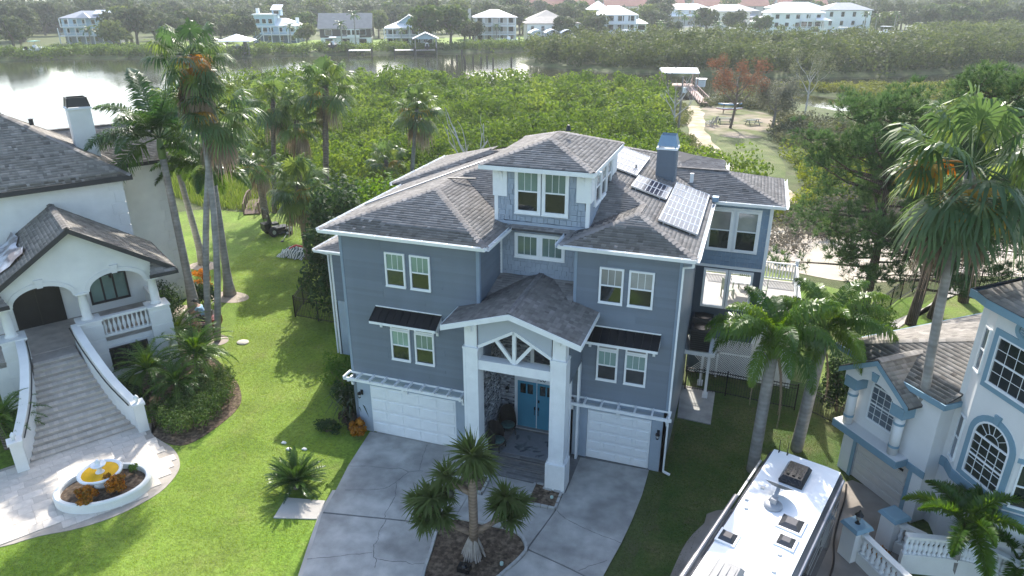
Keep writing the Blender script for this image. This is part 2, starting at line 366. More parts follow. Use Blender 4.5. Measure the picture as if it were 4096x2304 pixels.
# driveway: concrete slabs with open joints over a darker bed
sheet("driveway", [(-13.6, 21.6), (-13.26, 19.2), (-12.93, 17.79), (-12.71, 16.57), (-12.2, 15.2), (-11.6, 13.6), (-10.6, 11.5), (-3.8, 11.5), (-3.2, 15.2), (-2.74, 16.93), (-2.45, 18.46), (-2.3, 19.7), (-2.18, 21.2), (-2.16, 22.8), (-9, 23.6), (-9.2, 21.6)], .022, CRACK)
DRIVE = bpy.data.objects["driveway"]
ISL = smooth_loop([(-8.53, 17.14), (-8.52, 17.5), (-8.2, 17.79), (-7.58, 17.84), (-6.73, 17.87), (-6.12, 17.87), (-5.7, 17.7), (-5.45, 17.4), (-5.36, 17.15), (-5.42, 16.8), (-5.6, 16.3), (-5.96, 15.5), (-6.5, 14.9), (-7.2, 14.6), (-7.9, 14.75), (-8.12, 15.2), (-8.3, 16.1)], 3)
G = .018
def slab_poly(pts, m=CONC): MB().slab([(x, y, .05) for x, y in pts], .03).build("slab", m, DRIVE)
slab_poly([(-13.6, 21.52), (-13.26, 19.2), (-12.93, 17.79), (-12.71, 16.62), (-10.4, 17.06), (-8.62, 17.40), (-8.55, 17.55), (-8.24, 17.80), (-8.2, 17.84), (-8.2, 19.25), (-8.87, 19.25), (-8.95, 20.1), (-8.95, 20.4), (-9.6, 21.60)])
slab_poly([(-12.71, 16.54), (-12.2, 15.2), (-11.6, 13.6), (-10.6, 11.5), (-7.6, 11.5), (-7.6, 14.58), (-7.95, 14.72), (-8.17, 15.2), (-8.35, 16.1), (-8.57, 17.1), (-8.58, 17.33), (-10.4, 16.99)])
slab_poly([(-8.18, 17.88), (-7.58, 17.92), (-6.1, 17.95), (-5.66, 17.77), (-5.40, 17.45), (-5.35, 17.3), (-4.98, 19.30), (-6.06, 19.30), (-6.12, 20.5), (-7.75, 20.5), (-7.70, 19.25), (-8.18, 19.25)])
slab_poly([(-4.93, 19.36), (-5.30, 17.24), (-4.15, 16.97), (-2.76, 16.60), (-2.62, 17.5), (-2.45, 18.46), (-2.3, 19.7), (-2.18, 21.2), (-2.16, 22.7), (-4.85, 22.62), (-4.85, 20.4), (-4.93, 20.3)])
slab_poly([(-5.28, 17.18), (-5.36, 16.78), (-5.55, 16.28), (-5.9, 15.48), (-6.45, 14.86), (-7.2, 14.54), (-7.56, 14.56), (-7.56, 11.5), (-3.8, 11.5), (-3.2, 15.2), (-2.78, 16.55), (-4.15, 16.92)])
slab_poly([(-13.3, 21.66), (-13.3, 21.55), (-9.6, 21.64), (-9.6, 21.75)], CONC)
def crack(pts, w=.012):
    b = MB(); R = random.Random(len(pts)); q = []
    for a, c in zip(pts, pts[1:]):
        for k in range(4): q.append((a[0] + (c[0] - a[0]) * k / 4 + R.uniform(-.02, .02), a[1] + (c[1] - a[1]) * k / 4 + R.uniform(-.02, .02)))
    q.append(pts[-1])
    for a, c in zip(q, q[1:]):
        d = Vector((c[0] - a[0], c[1] - a[1], 0)); d.normalize(); r = Vector((d.y, -d.x)) * w * R.uniform(.5, 1.2)
        b.poly([(a[0] + r.x, a[1] + r.y, .0535), (c[0] + r.x, c[1] + r.y, .0535), (c[0] - r.x, c[1] - r.y, .0535), (a[0] - r.x, a[1] - r.y, .0535)])
    b.build("crack", CRACK, DRIVE)
for c in ([(-13.26, 19.2), (-12.39, 19.46), (-11.56, 19.58), (-11.32, 19.72), (-10.86, 19.62), (-10.49, 19.81), (-10.37, 19.83)], [(-10.93, 21.46), (-10.85, 21.01), (-10.72, 20.47), (-10.52, 19.82)],
          [(-10.86, 19.62), (-11.0, 19.04), (-11.13, 18.66), (-11.3, 18.42), (-11.91, 18.14), (-12.6, 17.9)], [(-11.02, 18.88), (-10.72, 18.26), (-10.62, 17.73), (-10.62, 17.33), (-10.51, 17.04)],
          [(-10.41, 17.01), (-10.35, 16.4), (-10.21, 16.02), (-10.22, 15.78), (-9.97, 15.29), (-9.82, 15.22), (-9.7, 14.88)], [(-11.95, 14.51), (-11.38, 14.78), (-10.58, 15.19), (-10.09, 15.43)],
          [(-9.82, 15.22), (-9.43, 15.27), (-8.93, 15.42), (-8.62, 15.4), (-8.25, 15.57)], [(-4.91, 19.34), (-4.52, 19.03), (-3.92, 18.83), (-3.35, 18.67), (-2.86, 18.59), (-2.46, 18.49)]): crack(c)
crack([(-3.49, 16.85), (-3.16, 17.21), (-2.74, 17.57)], .01)
sheet("drive_kerb_strip", [(-13.05, 17.75), (-12.83, 16.55), (-12.33, 15.15), (-11.73, 13.55), (-11.6, 13.6), (-12.2, 15.2), (-12.71, 16.57), (-12.93, 17.79)], .045, CONC2, .04)  # pale strip: sunlight beside the shaded drive, put in as lighter concrete colour
sheet("concrete_pad", [(-14.42, 16.85), (-12.97, 17.16), (-12.74, 16.23), (-14.2, 15.8)], .05, CONC2, .05)
sheet("side_slab", [(-1.72, 29.6), (-.15, 29.5), (-.15, 26.67), (-1.55, 26.77)], .05, CONC, .05)
sheet("side_pad", smooth_loop([(.45, 21.2), (.1, 20.4), (-.38, 19.3), (-.72, 17.6), (-1.3, 14), (-1.5, 10), (4, 10), (6, 18), (6.8, 22.6), (5.2, 24.6), (3.5, 22.6)], 3), .03, mat("concrete_tan", (.33, .29, .25), .85, .18, 1.0, .3, 40, spec=.3, col2=(.24, .21, .18), c2scale=.6))

# ------------------------------------------------------------------ building kit
WHITE = mat("white_trim", (.78, .80, .80), .5, .05, 2.5, spec=.4)
WHITE_S = mat("white_stucco", (.74, .74, .70), .9, .07, 1.2, .25, 60, spec=.2)
SIDING = mat("blue_siding", (.150, .182, .220), .55, .11, .6, .1, 30, spec=.35, rnd=.06)
SHAKE = mat("pale_blue_shake", (.31, .36, .42), .7, .08, 2.0, .25, 25, spec=.3, rnd=.10)
BSTUCCO = mat("pale_blue_stucco", (.34, .40, .46), .9, .08, 1.3, .3, 60, spec=.2)
BLACKM = mat("black_metal", (.012, .012, .014), .35, .2, 4, spec=.5, metal=.3)
GALV = mat("galvanised", (.35, .36, .37), .45, .12, 6, metal=.6)
ROOFBASE = mat("roof_base", (.05, .05, .052), .95, .2, 3)
SHING = tintmat("asphalt_shingle", (.13, .122, .116), (.195, .184, .175), (.265, .252, .24))
SHING_D = tintmat("dark_shingle", (.07, .07, .068), (.135, .125, .115), (.22, .20, .185))
SHING_B = tintmat("brown_shingle", (.12, .11, .10), (.21, .195, .175), (.30, .28, .255))
GLASS = glassmat("window_glass", (.018, .022, .022))
BLIND = glassmat("window_blind_behind_glass", (.15, .225, .20), .08, .5)
BLIND2 = glassmat("grey_blind_behind_glass", (.22, .225, .215), .08, .5)

def scan(poly, v):
    xs = []; n = len(poly)
    for i in range(n):
        (u1, v1), (u2, v2) = poly[i], poly[(i + 1) % n]
        if (v1 > v) != (v2 > v): xs.append(u1 + (v - v1) * (u2 - u1) / (v2 - v1))
    return sorted(xs)

_TAB = {}
def tab_mesh(mt, k):
    key = (mt.name, k)
    if key not in _TAB:
        V = np.array([(0, 0, .011), (1, 0, .011), (1, 1.08, .004), (0, 1.08, .004), (0, 0, 0), (1, 0, 0)], float)
        _TAB[key] = np_mesh("shingle", V, np.array([(0, 1, 2, 3), (4, 5, 1, 0)]), mt, np.array([k, k * .3]))
    return _TAB[key]

class Roof:
    """asphalt shingle roof: backing slabs, every tab as geometry, ridge caps"""
    def __init__(s, root, mt, seed=1, expo=.15, name="roof"):
        s.root = root; s.mt = mt; s.R = random.Random(seed); s.V = []; s.Q = []; s.T = []; s.e = expo; s.base = MB(); s.cap = MB(); s.capT = []; s.single = []
    def plane(s, pts, single=0):
        """pts: first edge is the eave, counter-clockwise seen from above"""
        P = [Vector(q) for q in pts]; u = (P[1] - P[0]).normalized(); nrm = Vector((0, 0, 0))
        for a, b in zip(P, P[1:] + P[:1]): nrm += a.cross(b)
        nrm.normalize()
        if nrm.z < 0: nrm = -nrm
        v = nrm.cross(u)
        uv = [((q - P[0]).dot(u), (q - P[0]).dot(v)) for q in P]
        if max(t[1] for t in uv) < .05: v = -v; uv = [((q - P[0]).dot(u), (q - P[0]).dot(v)) for q in P]
        s.base.hexa([q - Vector((0, 0, .07)) for q in P], P)
        e = s.e; vm = max(t[1] for t in uv); row = 0; vv = min(0, min(t[1] for t in uv)) + .001; left = single
        while vv < vm:
            xs = scan(uv, min(vv + e * .5, vm - .001))
            for a, b in zip(xs[::2], xs[1::2]):
                x = a - s.R.uniform(0, .25)
                while x < b:
                    w = s.R.choice((.12, .17, .22, .28)); x0 = max(a, x); x1 = min(b, x + w); x += w
                    if x1 - x0 < .03: continue
                    t = min(1, max(0, s.R.gauss(.5, .2))); lift = s.R.uniform(.0, .006)
                    o = P[0] + u * x0 + v * vv
                    if left > 0 and x1 - x0 > .12:
                        M = Matrix(((u.x * (x1 - x0), v.x * e, nrm.x, o.x), (u.y * (x1 - x0), v.y * e, nrm.y, o.y), (u.z * (x1 - x0), v.z * e, nrm.z, o.z + lift), (0, 0, 0, 1)))
                        s.single.append((M, round(t * 5) / 5)); left -= 1; continue
                    i = len(s.V)
                    for (du, dv, dn) in ((0, 0, .011), (1, 0, .011), (1, 1.08, .004), (0, 1.08, .004), (0, 0, 0), (1, 0, 0)):
                        s.V.append(o + u * (du * (x1 - x0)) + v * (dv * e) + nrm * (dn + lift))
                    s.Q += [(i, i + 1, i + 2, i + 3), (i + 4, i + 5, i + 1, i)]; s.T += [t, t * .3]
            vv += e; row += 1
        return s
    def ridge(s, a, b, w=.15):
        a = Vector(a); b = Vector(b); d = b - a; n = max(1, int(d.length / .2)); d.normalize(); r = d.cross(Vector((0, 0, 1))).normalized()
        for k in range(n):
            p = a + (b - a) * (k / n); q = a + (b - a) * ((k + 1.12) / n); z = Vector((0, 0, .03)); l = Vector((0, 0, -.03)); i = len(s.V)
            s.V += [p + z + z * .5, p + r * w + l * .6, q + r * w + l, q + z, p - r * w + l * .6, q - r * w + l]
            t = s.R.uniform(.4, 1); s.Q += [(i, i + 1, i + 2, i + 3), (i + 4, i, i + 3, i + 5)]; s.T += [t, t]
        return s
    def done(s, label=None):
        o = s.base.build("roof", ROOFBASE, s.root)
        V = np.array([(q.x, q.y, q.z) for q in s.V]); m = np_mesh("shingles", V, np.array(s.Q), s.mt, np.array(s.T))
        c = link("shingles", m, o); c["kind"] = "stuff"
        for M, t in s.single:
            k = link("shingle", tab_mesh(s.mt, t), o); k.matrix_local = M
        return o

def hip_roof(R, x0, x1, y0, y1, z, s, ridge_axis=None, single=0):
    """hip roof over a rectangle, eaves at z, slope s; in whatever local frame the roof lives"""
    w = x1 - x0; d = y1 - y0
    if w <= d:
        h = w / 2 * s; a = ((x0 + x1) / 2, y0 + w / 2, z + h); b = ((x0 + x1) / 2, y1 - w / 2, z + h)
        R.plane([(x0, y0, z), (x1, y0, z), a], single); R.plane([(x1, y0, z), (x1, y1, z), b, a]); R.plane([(x1, y1, z), (x0, y1, z), b]); R.plane([(x0, y1, z), (x0, y0, z), a, b])
        ends = [((x0, y0, z), a), ((x1, y0, z), a), ((x1, y1, z), b), ((x0, y1, z), b)]
    else:
        h = d / 2 * s; a = (x0 + d / 2, (y0 + y1) / 2, z + h); b = (x1 - d / 2, (y0 + y1) / 2, z + h)
        R.plane([(x0, y0, z), (x1, y0, z), b, a], single); R.plane([(x1, y0, z), (x1, y1, z), b]); R.plane([(x1, y1, z), (x0, y1, z), a, b]); R.plane([(x0, y1, z), (x0, y0, z), a])
        ends = [((x0, y0, z), a), ((x1, y0, z), b), ((x1, y1, z), b), ((x0, y1, z), a)]
    for p, q in ends: R.ridge(p, q)
    if (Vector(a) - Vector(b)).length > .1: R.ridge(a, b)
    return a, b

def gutter(root, a, b, m=None, hooks=True):
    """open white trough along an eave from a to b, outward to the right of a->b"""
    a = Vector(a); b = Vector(b); d = (b - a).normalized(); o = Vector((d.y, -d.x, 0)); g = MB()
    def strip(p0, p1, t):
        g.hexa([a + p0, a + p1, a + p1 + t, a + p0 + t], [b + p0, b + p1, b + p1 + t, b + p0 + t])
    Z = Vector((0, 0, 1))
    strip(o * .0 + Z * -.12, o * .0 + Z * .01, o * .012); strip(o * .012 + Z * -.12, o * .10 + Z * -.12, Z * .012); strip(o * .10 + Z * -.12, o * .125 + Z * .01, o * .014)
    n = int((b - a).length / .9)
    if hooks:
        for k in range(n):
            p = a + d * (k + .5) * (b - a).length / n; g.bar(p + Z * .0, p + o * .125 + Z * .0, .03, .012)
    return g.build("gutter", m or WHITE, root)

def downpipe(root, pts, m=None, r=.045):
    g = MB()
    for p, q in zip(pts, pts[1:]): g.bar(p, q, r * 1.7, r * 1.4)
    return g.build("downpipe", m or WHITE, root)

def siding(wall, M, x0, x1, z0, z1, m, e=.125, name="siding_board"):
    """lap boards, each a child of its wall, sharing one mesh"""
    b = MB(); b.prof([(0, 0), (-.026, 0), (-.006, e + .012), (0, e + .012)], "x", x0, x1); me = None
    n = int((z1 - z0) / e)
    base = MB(M); base.prof([(0, 0), (-.026, 0), (-.006, e + .012), (0, e + .012)], "x", x0, x1); me = base.mesh(name, m)
    R = random.Random(int(abs(x1 * 100 + z1 * 37))); cuts = []
    if x1 - x0 > 1.6:
        for f in (.3, .45, .62, .75):
            xm = x0 + (x1 - x0) * f; cuts.append([MB(M).prof([(0, 0), (-.026, 0), (-.006, e + .012), (0, e + .012)], "x", a, b).mesh(name, m) for a, b in ((x0, xm - .004), (xm + .004, x1))])
    for k in range(n):
        for q in (R.choice(cuts) if cuts else [me]): link(name, q, wall, (0, 0, z0 + k * e))

def shakes(wall, M, x0, x1, z0, z1, m, seed=3, single=True, e=.2, holes=()):
    """staggered shakes as separate thin boards"""
    R = random.Random(seed); z = z0; V = MB(M); me = {}
    while z < z1 - .02:
        x = x0 - R.uniform(0, .15); h = min(e, z1 - z)
        while x < x1 - .01:
            w = R.choice((.14, .2, .26)); a = max(x0, x); b = min(x1, x + w - .012); x += w
            if b - a < .04 or any(p < (a + b) / 2 < q and r < z + h / 2 < t for p, q, r, t in holes): continue
            dz = R.uniform(-.018, .018); th = R.uniform(.018, .03)
            if single:
                key = (round(b - a, 2), round(h, 2))
                if key not in me:
                    k = MB(Matrix(((M[0][0], M[0][1], 0, 0), (M[1][0], M[1][1], 0, 0), (0, 0, 1, 0), (0, 0, 0, 1)))); k.box(0, b - a, -th, 0, 0, h - .004); me[key] = k.mesh("shake", m)
                o = M @ Vector((a, 0, z + dz)); link("shake", me[key], wall, o)
            else: V.box(a, b, -th, 0, z + dz, z + dz + h - .004)
        z += e
    if not single:
        o = V.build("shakes", m, wall); o["kind"] = "stuff"

def window(root, M, x0, x1, z0, z1, fr=.07, y=-.05, sash=True, cols=3, rail=.5, glass=None, upper=None, frame_m=None, name="window", grid_low=False, mullion=.016):
    """double-hung window: frame (the part) > pane, upper pane, muntin, sill"""
    fm = frame_m or WHITE; b = MB(M)
    b.box(x0, x0 + fr, y - .035, y + .03, z0, z1).box(x1 - fr, x1, y - .035, y + .03, z0, z1).box(x0 + fr, x1 - fr, y - .035, y + .03, z1 - fr, z1).box(x0 + fr, x1 - fr, y - .035, y + .03, z0, z0 + fr)
    zm = z0 + (z1 - z0) * rail
    if sash: b.box(x0 + fr, x1 - fr, y - .022, y + .02, zm - .025, zm + .025)
    w = b.build(name, fm, root)
    if sash:
        MB(M).box(x0 + fr, x1 - fr, y + .004, y + .012, zm, z1 - fr).build("upper_pane", upper or BLIND, w)
        MB(M).box(x0 + fr, x1 - fr, y + .008, y + .016, z0 + fr, zm).build("lower_pane", glass or GLASS, w)
    else: MB(M).box(x0 + fr, x1 - fr, y + .004, y + .012, z0 + fr, z1 - fr).build("pane", glass or GLASS, w)
    if cols > 1:
        g = MB(M); zl = zm if (sash and not grid_low) else z0 + fr
        for k in range(1, cols):
            xm = x0 + fr + (x1 - x0 - 2 * fr) * k / cols; g.box(xm - mullion / 2, xm + mullion / 2, y - .004, y + .003, zl, z1 - fr)
        if grid_low:
            n = grid_low
            for k in range(1, n):
                zz = z0 + fr + (z1 - z0 - 2 * fr) * k / n; g.box(x0 + fr, x1 - fr, y - .004, y + .003, zz - mullion / 2, zz + mullion / 2)
        g.build("muntin", fm, w)
    MB(M).box(x0 - .01, x1 + .01, y - .055, y - .035, z0 - .02, z0 + .03).build("sill", fm, w)
    return w

def bracket(root, M, x, z, d=.3, h=.4, w=.09, m=None):
    """curved eave bracket projecting d, height h below z"""
    b = MB(M); pts = [(0, z), (-d, z), (-d, z - .1)]
    for k in range(6):
        t = k / 5; pts.append((-d + (d - .08) * sin(t * pi / 2) , z - .1 - (h - .1) * (1 - cos(t * pi / 2)) ))
    pts += [(-.06, z - h), (0, z - h)]
    b.prof(pts, "x", x - w / 2, x + w / 2); return b.build("bracket", m or WHITE, root)

def sconce(root, M, x, z, d=.22):
    b = MB(M); b.box(x - .05, x + .05, -.03, 0, z - .1, z + .12); b.bar((x, -.02, z + .1), (x, -d, z + .12), .02)
    b.lathe((x, -d, z), [(.02, .12), (.07, .1), (.09, .03), (.08, .02)], 10)
    o = b.build("wall_lamp", BLACKM, root)
    c = MB(M)
    for k in range(6): a = k * pi / 3; c.bar((x + .06 * cos(a), -d + .06 * sin(a), z + .02), (x + .05 * cos(a), -d + .05 * sin(a), z - .14), .008)
    c.lathe((x, -d, z - .14), [(.05, 0), (.05, .012)], 8); c.build("cage", BLACKM, o)
    MB(M).lathe((x, -d, z - .12), [(.01, 0), (.04, .04), (.035, .13)], 8).build("globe", mat("lamp_globe", (.6, .6, .56), .1), o)
    return o

def garage_door(root, M, x0, x1, z0, z1, rows=4, cols=4, m=None):
    m = m or WHITE; d = MB(M).box(x0, x1, .02, .06, z0, z1).build("garage_door", m, root); h = (z1 - z0) / rows; w = (x1 - x0) / cols
    sec = MB(M).box(x0 + .005, x1 - .005, -.01, .02, .006, h - .006).mesh("door_section", m); pan = MB(M)
    e = .018
    pan.hexa([(.07, -.011, .09), (w - .07, -.011, .09), (w - .07, -.011, h - .09), (.07, -.011, h - .09)], [(.07 + e, -.032, .09 + e), (w - .07 - e, -.032, .09 + e), (w - .07 - e, -.032, h - .09 - e), (.07 + e, -.032, h - .09 - e)])
    pan.M = None; pm = None
    P = MB(Matrix(((M[0][0], M[0][1], 0, 0), (M[1][0], M[1][1], 0, 0), (0, 0, 1, 0), (0, 0, 0, 1))))
    P.hexa([(.07, -.011, .09), (w - .07, -.011, .09), (w - .07, -.011, h - .09), (.07, -.011, h - .09)], [(.07 + e, -.032, .09 + e), (w - .07 - e, -.032, .09 + e), (w - .07 - e, -.032, h - .09 - e), (.07 + e, -.032, h - .09 - e)])
    pm = P.mesh("raised_panel", m)
    for r in range(rows):
        link("door_section", sec, d, (0, 0, z0 + r * h))
        for c in range(cols): link("raised_panel", pm, d, M @ Vector((x0 + c * w, 0, z0 + r * h)))
    return d

def awning(root, M, x0, x1, zt, zb, d=.62):
    """black ribbed metal awning on two white brackets"""
    b = MB(M); b.hexa([(x0, 0, zt), (x1, 0, zt), (x1, -d, zb), (x0, -d, zb)], [(x0, 0, zt + .03), (x1, 0, zt + .03), (x1, -d, zb + .03), (x0, -d, zb + .03)])
    a = b.build("awning", BLACKM, root); n = 9; rm = None
    for k in range(n + 1):
        x = x0 + (x1 - x0) * k / n; MB(M).bar((x, -.02, zt + .04), (x, -d, zb + .04), .03, .022).build("rib", BLACKM, a)
    MB(M).box(x0 - .01, x1 + .01, -.05, .0, zt + .03, zt + .07).build("flashing", WHITE, a)
    MB(M).box(x0, x1, -d - .02, -d + .02, zb - .07, zb + .025).build("fascia", WHITE, a)
    for x in (x0 + .012, x1 - .012): MB(M).hexa([(x - .012, 0, zt - .02), (x - .012, -d, zb - .05), (x - .012, 0, zb - .05)], [(x + .012, 0, zt - .02), (x + .012, -d, zb - .05), (x + .012, 0, zb - .05)]).build("end_board", WHITE, a)
    for x in (x0 + .18, x1 - .18): bracket(a, M, x, zb - .05, d * .8, .42, .09)
    return a

def pergola(root, M, x0, x1, z, n, d=.42):
    """narrow white trellis over a garage door"""
    b = MB(M); b.box(x0, x1, -.04, 0, z - .02, z + .06); b.box(x0 - .05, x1 + .05, -d - .03, -d + .03, z - .14, z - .02)
    o = b.build("trellis", WHITE, root)
    rm = MB(Matrix(((M[0][0], M[0][1], 0, 0), (M[1][0], M[1][1], 0, 0), (0, 0, 1, 0), (0, 0, 0, 1)))).box(-.03, .03, -d - .12, .0, -.02, .075).mesh("rafter", WHITE)
    for k in range(n): link("rafter", rm, o, M @ Vector((x0 + (x1 - x0) * (k + .05) / (n - .9), 0, z)))
    for x in (x0 + .12, (x0 + x1) / 2, x1 - .12): bracket(o, M, x, z - .14, d * .9, .42, .09)
    return o

# ------------------------------------------------------------------ the blue house
BH = empty("blue_house", (-8, 24, 0), 0, "three storey blue siding house with tower and white entry columns", "house")
T0 = Matrix.Translation((8, -24, 0))
def F(x, y, ang=0.0, z=0): return T0 @ frame((x, y, z), ang)
def wl(p): return (p[0] + 8, p[1] - 24, p[2])
XL, XLR, XRL, XR = -14.23, -8.6, -5.4, -1.66
Y0, Y1, YC, ZT = 21.62, 22.78, 23.87, 8.82
Mf, Mr, Mc = F(XL, Y0), F(XRL, Y1), F(XLR, YC)
# left wing front
wa = MB(Mf).box(0, XLR - XL, .0, .2, 2.72, ZT).build("wall", SIDING, BH); siding(wa, Mf, .09, XLR - XL - .09, 2.80, ZT, SIDING)
MB(Mf).box(-.012, .10, -.034, .1, 2.75, ZT).box(XLR - XL - .10, XLR - XL + .012, -.034, .1, 2.75, ZT).build("corner_board", mat("corner_grey", (.22, .28, .35), .55, .05), BH)
MB(Mf).box(0, .75, 0, .2, 0, 2.72).box(4.55, XLR - XL, 0, .2, 0, 2.72).box(.75, 4.55, 0, .2, 2.28, 2.72).box(.75, 4.55, .12, .2, 0, 2.28).build("wall", BSTUCCO, BH)
garage_door(BH, Mf, .76, 4.54, .05, 2.26, 4, 5)
MB(Mf).box(.70, .76, -.012, .1, 0, 2.33).box(4.54, 4.60, -.012, .1, 0, 2.33).box(.76, 4.54, -.012, .1, 2.26, 2.33).build("door_trim", BSTUCCO, BH)
pergola(BH, Mf, -.12, 5.0, 2.74, 10)
sconce(BH, Mf, .36, 1.85)
for x0, x1 in ((1.90, 2.72), (2.92, 3.74)):
    window(BH, Mf, x0, x1, 6.82, 8.18, upper=BLIND)
    w = window(BH, Mf, x0 + .02, x1 + .02, 3.70, 5.02, upper=BLIND)
    MB(Mf).box(x0 + .02, x1 + .02, -.06, 0, 5.02, 5.36).build("transom_frame", WHITE, w); MB(Mf).box(x0 + .09, x1 - .05, -.064, -.06, 5.09, 5.30).build("transom_pane", BLIND2, w)
awning(BH, Mf, 1.36, 4.10, 5.86, 5.50)
# left wing sides
Ms = F(XLR, Y0, pi / 2)
ws = MB(Ms).box(0, YC - Y0, .0, .15, 0, ZT).build("wall", SIDING, BH); siding(ws, Ms, .03, YC - Y0, 6.2, ZT, SIDING)
MB(Ms).box(-.03, .09, -.034, .0, 5.6, ZT).build("corner_board", _MC["corner_grey"], BH)
Mw = F(XL, 35.0, -pi / 2)
wv = MB(Mw).box(0, 35.0 - Y0, .0, .15, 0, ZT).build("wall", SIDING, BH); siding(wv, Mw, 0, 13.2, .1, ZT, SIDING, .25)
# stucco return and annex on the far side
Ma = F(-18.5, 27.2)
an = MB(Ma).box(0, 4.3, 0, .15, 3.0, 5.55).build("wall", SIDING, BH); siding(an, Ma, .05, 4.2, 3.0, 5.55, SIDING)
MB(Ma).box(0, 4.3, 0, .15, 0, 3.0).build("wall", BSTUCCO, BH)
MB(F(-18.5, 33, -pi / 2)).box(0, 5.8, 0, .15, 0, 5.55).build("wall", SIDING, BH)
MB(Ma).box(-.01, .1, -.03, .02, 0, 5.5).build("corner_board", WHITE, BH); sconce(BH, Ma, 2.2, 1.9)
# centre wall and tower
TX0, TX1, TYB, TZ = -8.78, -5.2, 28.5, 11.15
MB(Mc).box(.0, XRL - XLR, .0, .2, 6.0, 9.3).build("wall", SHAKE, BH)
TW = F(TX0, YC)
tw = MB(TW).box(0, TX1 - TX0, 0, .2, 8.9, TZ).build("tower_wall", SHAKE, BH)
shakes(tw, TW, .2, TX1 - TX0 - .02, 6.95, 9.0, SHAKE, 3, False, .2, [(.8, 2.75, 7.7, 8.72)])
shakes(tw, TW, .12, TX1 - TX0 - .12, 9.14, TZ, SHAKE, 4, True, .2, [(.72, 2.88, 9.42, 11.2), (-1, .5, 10.05, 12), (3.05, 9, 10.05, 12)])
MB(TW).box(-.1, TX1 - TX0 + .1, -.05, 0, 9.0, 9.12).build("band", SHAKE, BH)
for x0 in (.78, 1.82): window(BH, TW, x0, x0 + 1.0, 9.45, 11.15, .13, upper=BLIND)
window(BH, TW, .78, 1.78, 7.72, 8.70, .13, sash=False, glass=BLIND); window(BH, TW, 1.74, 2.74, 7.72, 8.70, .13, y=-.033, sash=False, glass=BLIND)
MB(TW).box(-.02, .12, -.05, .05, 9.12, 10.1).box(TX1 - TX0 - .12, TX1 - TX0 + .02, -.05, .05, 9.12, 10.1).build("corner_board", WHITE, BH)
MB(TW).box(-.05, .48, -.07, 0, 10.05, TZ).box(TX1 - TX0 - .48, TX1 - TX0 + .05, -.07, 0, 10.05, TZ).build("corner_panel", WHITE, BH)
MB(Mc).box(.0, .09, -.05, .0, 6.9, 9.0).build("corner_board", WHITE, BH); MB(Mc).box(.0, 3.2, -.06, 0, 6.86, 6.95).build("flashing", WHITE, BH)
for x in (.25, TX1 - TX0 - .25): bracket(BH, TW, x, TZ, .32, .5, .11)
TS = F(TX1, YC, pi / 2)
ts = MB(TS).box(0, TYB - YC, 0, .2, 8.6, TZ).build("tower_wall", SHAKE, BH); shakes(ts, TS, .1, TYB - YC, 9.0, TZ, SHAKE, 5, False)
MB(TS).box(-.02, .5, -.07, 0, 10.05, TZ).box(TYB - YC - .9, TYB - YC, -.07, 0, 10.2, TZ).build("corner_panel", WHITE, BH)
for x0 in (.62, 1.62, 2.62): window(BH, TS, x0, x0 + .9, 9.75, 11.1, .1, upper=BLIND2)
bracket(BH, TS, .3, TZ, .32, .5, .11)
MB(F(TX0, TYB, -pi / 2)).box(0, TYB - YC, 0, .2, 8.6, TZ).build("tower_wall", WHITE, BH); MB(F(TX1, TYB, pi)).box(0, TX1 - TX0, 0, .2, 8.6, TZ).build("tower_wall", SHAKE, BH)
MB(F(TX0, TYB, -pi / 2)).box(TYB - YC - .35, TYB - YC + .05, -.08, 0, 10.05, TZ).build("corner_panel", WHITE, BH)
# right wing
wr = MB(Mr).box(0, XR - XRL, 0, .2, 2.68, ZT).build("wall", SIDING, BH); siding(wr, Mr, .09, XR - XRL - .09, 2.76, ZT, SIDING)
MB(Mr).box(-.012, .10, -.034, .1, 2.7, ZT).box(XR - XRL - .10, XR - XRL + .012, -.034, .1, 2.7, ZT).build("corner_board", _MC["corner_grey"], BH)
MB(Mr).box(0, .72, 0, .2, 0, 2.68).box(3.18, XR - XRL, 0, .2, 0, 2.68).box(.72, 3.18, 0, .2, 2.24, 2.68).box(.72, 3.18, .12, .2, 0, 2.24).build("wall", BSTUCCO, BH)
garage_door(BH, Mr, .73, 3.17, .05, 2.22, 5, 4)
pergola(BH, Mr, .0, 3.86, 2.70, 7)
sconce(BH, Mr, 3.45, 1.75)
for x0, x1 in ((.92, 1.78), (1.96, 2.84)):
    window(BH, Mr, x0, x1, 6.78, 8.14, upper=BLIND2)
    w = window(BH, Mr, x0 + .06, x1 - .02, 3.64, 4.92, upper=BLIND)
    MB(Mr).box(x0 + .06, x1 - .02, -.06, 0, 4.92, 5.25).build("transom_frame", WHITE, w); MB(Mr).box(x0 + .13, x1 - .09, -.064, -.06, 4.98, 5.19).build("transom_pane", BLIND2, w)
awning(BH, Mr, .52, 3.22, 5.78, 5.42)
Mrs = F(XR, Y1, pi / 2)
MB(Mrs).box(0, 7.4, 0, .15, 0, ZT).build("wall", mat("siding_sheen_side", (.16, .20, .24), .45, .06, 1), BH)  # satin sheen of this side put into a lighter siding colour
siding(bpy.data.objects[BH.children[-1].name], Mrs, .05, 7.3, 2.7, ZT, _MC["siding_sheen_side"])
MB(F(XRL, YC, -pi / 2)).box(0, YC - Y1, 0, .15, 0, ZT).build("wall", SIDING, BH)
downpipe(BH, [wl((-1.30, 22.36, 8.75)), wl((-1.30, 22.40, 8.62)), wl((XR + .03, 22.70, 8.45)), wl((XR + .03, 22.70, .12)), wl((XR + .3, 22.64, .06))])
downpipe(BH, [wl((-18.9, 26.8, 5.62)), wl((-18.56, 27.12, 5.4)), wl((-18.56, 27.12, .1))])
